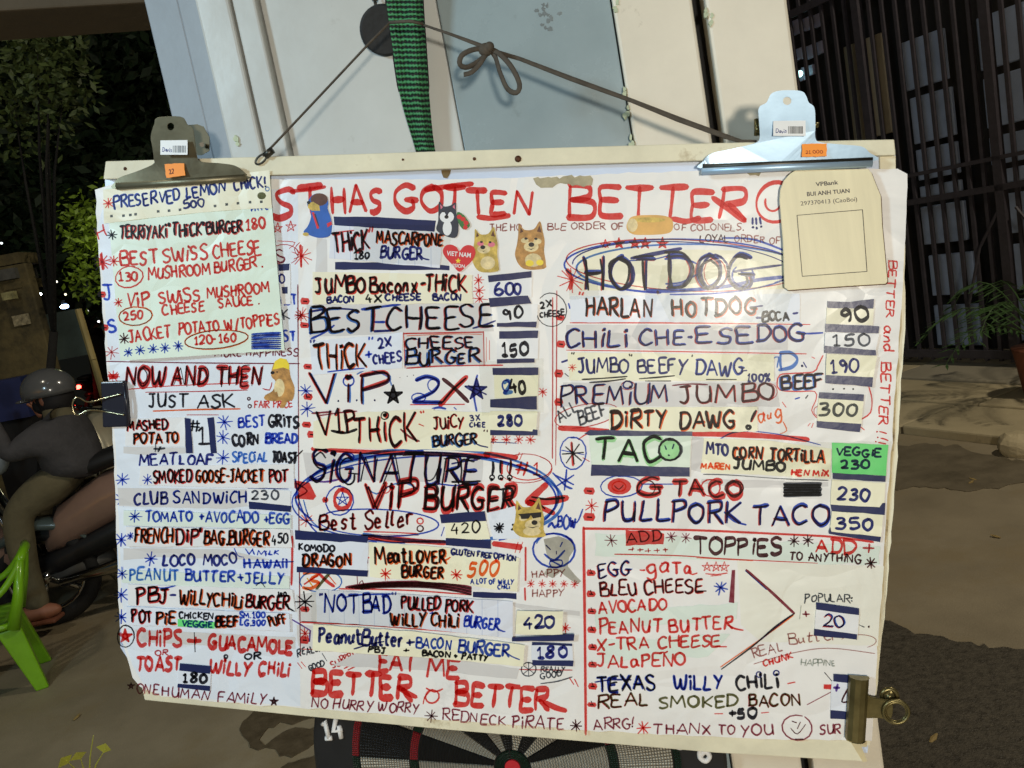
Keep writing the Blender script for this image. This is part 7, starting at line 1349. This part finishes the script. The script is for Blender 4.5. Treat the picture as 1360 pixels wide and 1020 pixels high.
b = MB(); b.ball(hd - WZ * .045 + fdir * .045, .055, .06, .05, 14, 9); b.build('face_mask', HAIR, pr_, smooth=True)
# helmet shell: upper hemisphere with a brim
b = MB(); vs = []; fs = []; nu, nv = 24, 9; hc = hd + WZ * .025
for i in range(nv + 1):
    th = R(104) * i / nv
    for j in range(nu): ph = 2 * math.pi * j / nu; vs.append(hc + Vector((math.sin(th) * math.cos(ph) * .138, math.sin(th) * math.sin(ph) * .12, math.cos(th) * .118)))
for i in range(nv):
    for j in range(nu): fs.append((i * nu + j, (i + 1) * nu + j, (i + 1) * nu + (j + 1) % nu, i * nu + (j + 1) % nu))
b.add(vs, fs); o = b.build('helmet', HELM, pr_, smooth=True); sdm = o.modifiers.new('s', 'SOLIDIFY'); sdm.thickness = .012
b = MB(); v0 = hc + fdir * .12 - WZ * .02; b.ball(v0, .05, .09, .012, 12, 6); b.build('helmet_peak', HELM, o, smooth=True)
# near hand: palm, four fingers and thumb
hp_ = q3(15, 533, -.21); up_ = (q3(12, 522, -.21) - q3(19, 545, -.21)).normalized(); sd_ = up_.cross(Vector((0, 1, 0))).normalized()
vv = [(hp_ - up_ * .05, .026), (hp_, .036)]; ee = [(0, 1)]
for k, (s_, l) in enumerate([(-.03, .06), (-.01, .072), (.011, .068), (.031, .052)]):
    i = len(vv); vv += [(hp_ + sd_ * s_ + up_ * .03, .010), (hp_ + sd_ * s_ * 1.1 + up_ * (.03 + l * .5) + Vector((0, -.012, 0)), .0095), (hp_ + sd_ * s_ * 1.1 + up_ * (.03 + l) + Vector((0, -.034, 0)), .008)]; ee += [(1, i), (i, i + 1), (i + 1, i + 2)]
i = len(vv); vv += [(hp_ + sd_ * .04 - up_ * .005, .012), (hp_ + sd_ * .062 + up_ * .03, .009)]; ee += [(1, i), (i, i + 1)]
skin('hand', vv, ee, SKIN, pr_, 1, 1)
hp2 = q3(20, 556, .24); skin('hand', [(hp2 - up_ * .05, .026), (hp2, .034)] + sum([[(hp2 + sd_ * s_ + up_ * .03, .010), (hp2 + sd_ * s_ + up_ * .06 + fdir * .03, .009)] for s_ in (-.03, -.01, .011, .031)], []) , [(0, 1)] + sum([[(1, 2 + 2 * k), (2 + 2 * k, 3 + 2 * k)] for k in range(4)], []), SKIN, pr_, 1, 1)
b = MB(); ft = q3(66, 802, -.11); b.ball(Vector((ft.x + .0, ft.y, ft.z)), .125, .05, .045, 16, 10); b.ball(Vector((ft.x - .12, ft.y, ft.z - .01)), .04, .045, .03, 10, 8); b.build('foot', SKIN, pr_, smooth=True)
b = MB(); b.box(Vector((ft.x - .03, ft.y, ft.z - .045)), Vector((.135, 0, 0)), Vector((0, .052, 0)), WZ * .012); o = b.build('sandal_sole', mat('brown_sandal', srgb((120, 72, 52)), .7), pr_); bevel(o, .01)

# ------------------------------------------------------------------ small green plastic chair
GP = mat('green_plastic', srgb((122, 180, 26)), .3, var=.14, scale=9, coat=.2, dirt=srgb((96, 128, 40)), dscale=14, dcut=.62)
leg0 = at_z(63, 912, 0); ch = empty('plastic_chair', Vector((leg0.x - .22, leg0.y + .05, 0)), 'small bright green plastic armchair at the left edge', 'chair')
ox, oy = leg0.x, leg0.y; SH = .30; D_ = .36; Wd = .34
yaw = R(27); ca_, sa_ = math.cos(yaw), math.sin(yaw)
def cp(x, y, z): return Vector((ox + (x * ca_ - y * sa_), oy + (x * sa_ + y * ca_), z))   # x toward the front (negative = left), y away from the camera
def legb(name, top, bot, w=.032):
    b = MB(); d = (bot - top).normalized(); sx = Vector((ca_, sa_, 0)); sy = Vector((-sa_, ca_, 0)); vs = []
    for p, ww in ((top, w * 1.5), (bot, w * .8)):
        for a, c_2 in ((-1, -1), (1, -1), (1, 1), (-1, 1)): vs.append(p + sx * ww * a + sy * ww * c_2 * .6)
    b.add(vs, [(0, 1, 2, 3), (7, 6, 5, 4), (0, 4, 5, 1), (1, 5, 6, 2), (2, 6, 7, 3), (3, 7, 4, 0)]); o = b.build(name, GP, ch); bevel(o, .006, 2)
legb('leg', cp(-.08, .03, SH), cp(-.018, 0, .0)); legb('leg', cp(-.10, Wd - .03, SH), cp(-.018, Wd, .0)); legb('leg', cp(-.36, .03, SH), cp(-.44, -.01, .0)); legb('leg', cp(-.36, Wd - .03, SH), cp(-.44, Wd + .01, .0))
b = MB(); vs = []; fs = []; n_ = 10
for i in range(n_ + 1):
    for j in range(n_ + 1):
        u, v = i / n_, j / n_; x = -.42 + .36 * u; y = -.01 + (Wd + .02) * v; vs.append(cp(x, y, SH + .03 - .018 * math.sin(u * math.pi) * math.sin(v * math.pi) - (.03 if i == 0 else 0)))
for i in range(n_):
    for j in range(n_): a = i * (n_ + 1) + j; fs.append((a, a + n_ + 1, a + n_ + 2, a + 1))
b.add(vs, fs); o = b.build('seat', GP, ch, smooth=True); sdm = o.modifiers.new('s', 'SOLIDIFY'); sdm.thickness = .022; sdm.offset = -1
TZ = .585
for y in (.0, Wd):
    b = MB(); b.tube([cp(*q) for q in crom([(.03, y, TZ), (.0, y - .004, TZ - .045), (-.08, y - .012 if y < .1 else y + .012, TZ - .12), (-.22, y - .02 if y < .1 else y + .02, TZ - .165), (-.36, y - .02 if y < .1 else y + .02, TZ - .18), (-.41, y, TZ - .22), (-.405, y, SH)], .03)], .015, 10, flat=None); b.build('armrest', GP, ch, smooth=True)
    b = MB(); b.tube([cp(.03, y, TZ), cp(-.01, y, TZ - .15), cp(-.06, y, SH)], [.018, .022, .028], 10); b.build('back_post', GP, ch, smooth=True)
b = MB(); b.tube([cp(.03, 0, TZ), cp(.05, Wd * .5, TZ + .02), cp(.03, Wd, TZ)], .018, 10); b.build('top_rail', GP, ch, smooth=True)
for k in range(4):
    y = Wd * (.2 + .2 * k); b = MB(); b.box((cp(.04, y, TZ) + cp(-.05, y, SH)) / 2, Vector((-sa_, ca_, 0)) * .018, Vector((ca_, sa_, 0)) * .005, (cp(.04, y, TZ) - cp(-.05, y, SH)) / 2); b.build('back_slat', GP, ch)

# weed at the bottom left
wd = empty('weed', at_z(118, 1045, 0), 'small yellow-green weed sprouting at the bottom left of the ground', 'plant')
r = random.Random(3)
for k, (x, y, l, a) in enumerate([(106, 1012, .10, 100), (140, 1003, .13, 62), (88, 1018, .08, 140), (124, 985, .09, 78)]):
    tip = at_dist(x, y - 8, 2.28); rt_ = at_z(118, 1045, 0); b = MB(); b.tube([rt_, rt_.lerp(tip, .55) + Vector((0, 0, .012)), tip], [.0025, .002, .001], 5)
    if k != 3:
        d = (tip - rt_).normalized(); s_ = d.cross(ray(x, y).normalized()).normalized(); q = tip - d * .05; b.add([q, q + d * .045 + s_ * .026, q + d * .12 + s_ * .006, q + d * .045 - s_ * .018 + WZ * .004], [(0, 1, 2, 3)])
    b.build('leaf', mat('weed_leaf', srgb((232, 236, 90)), .5), wd)
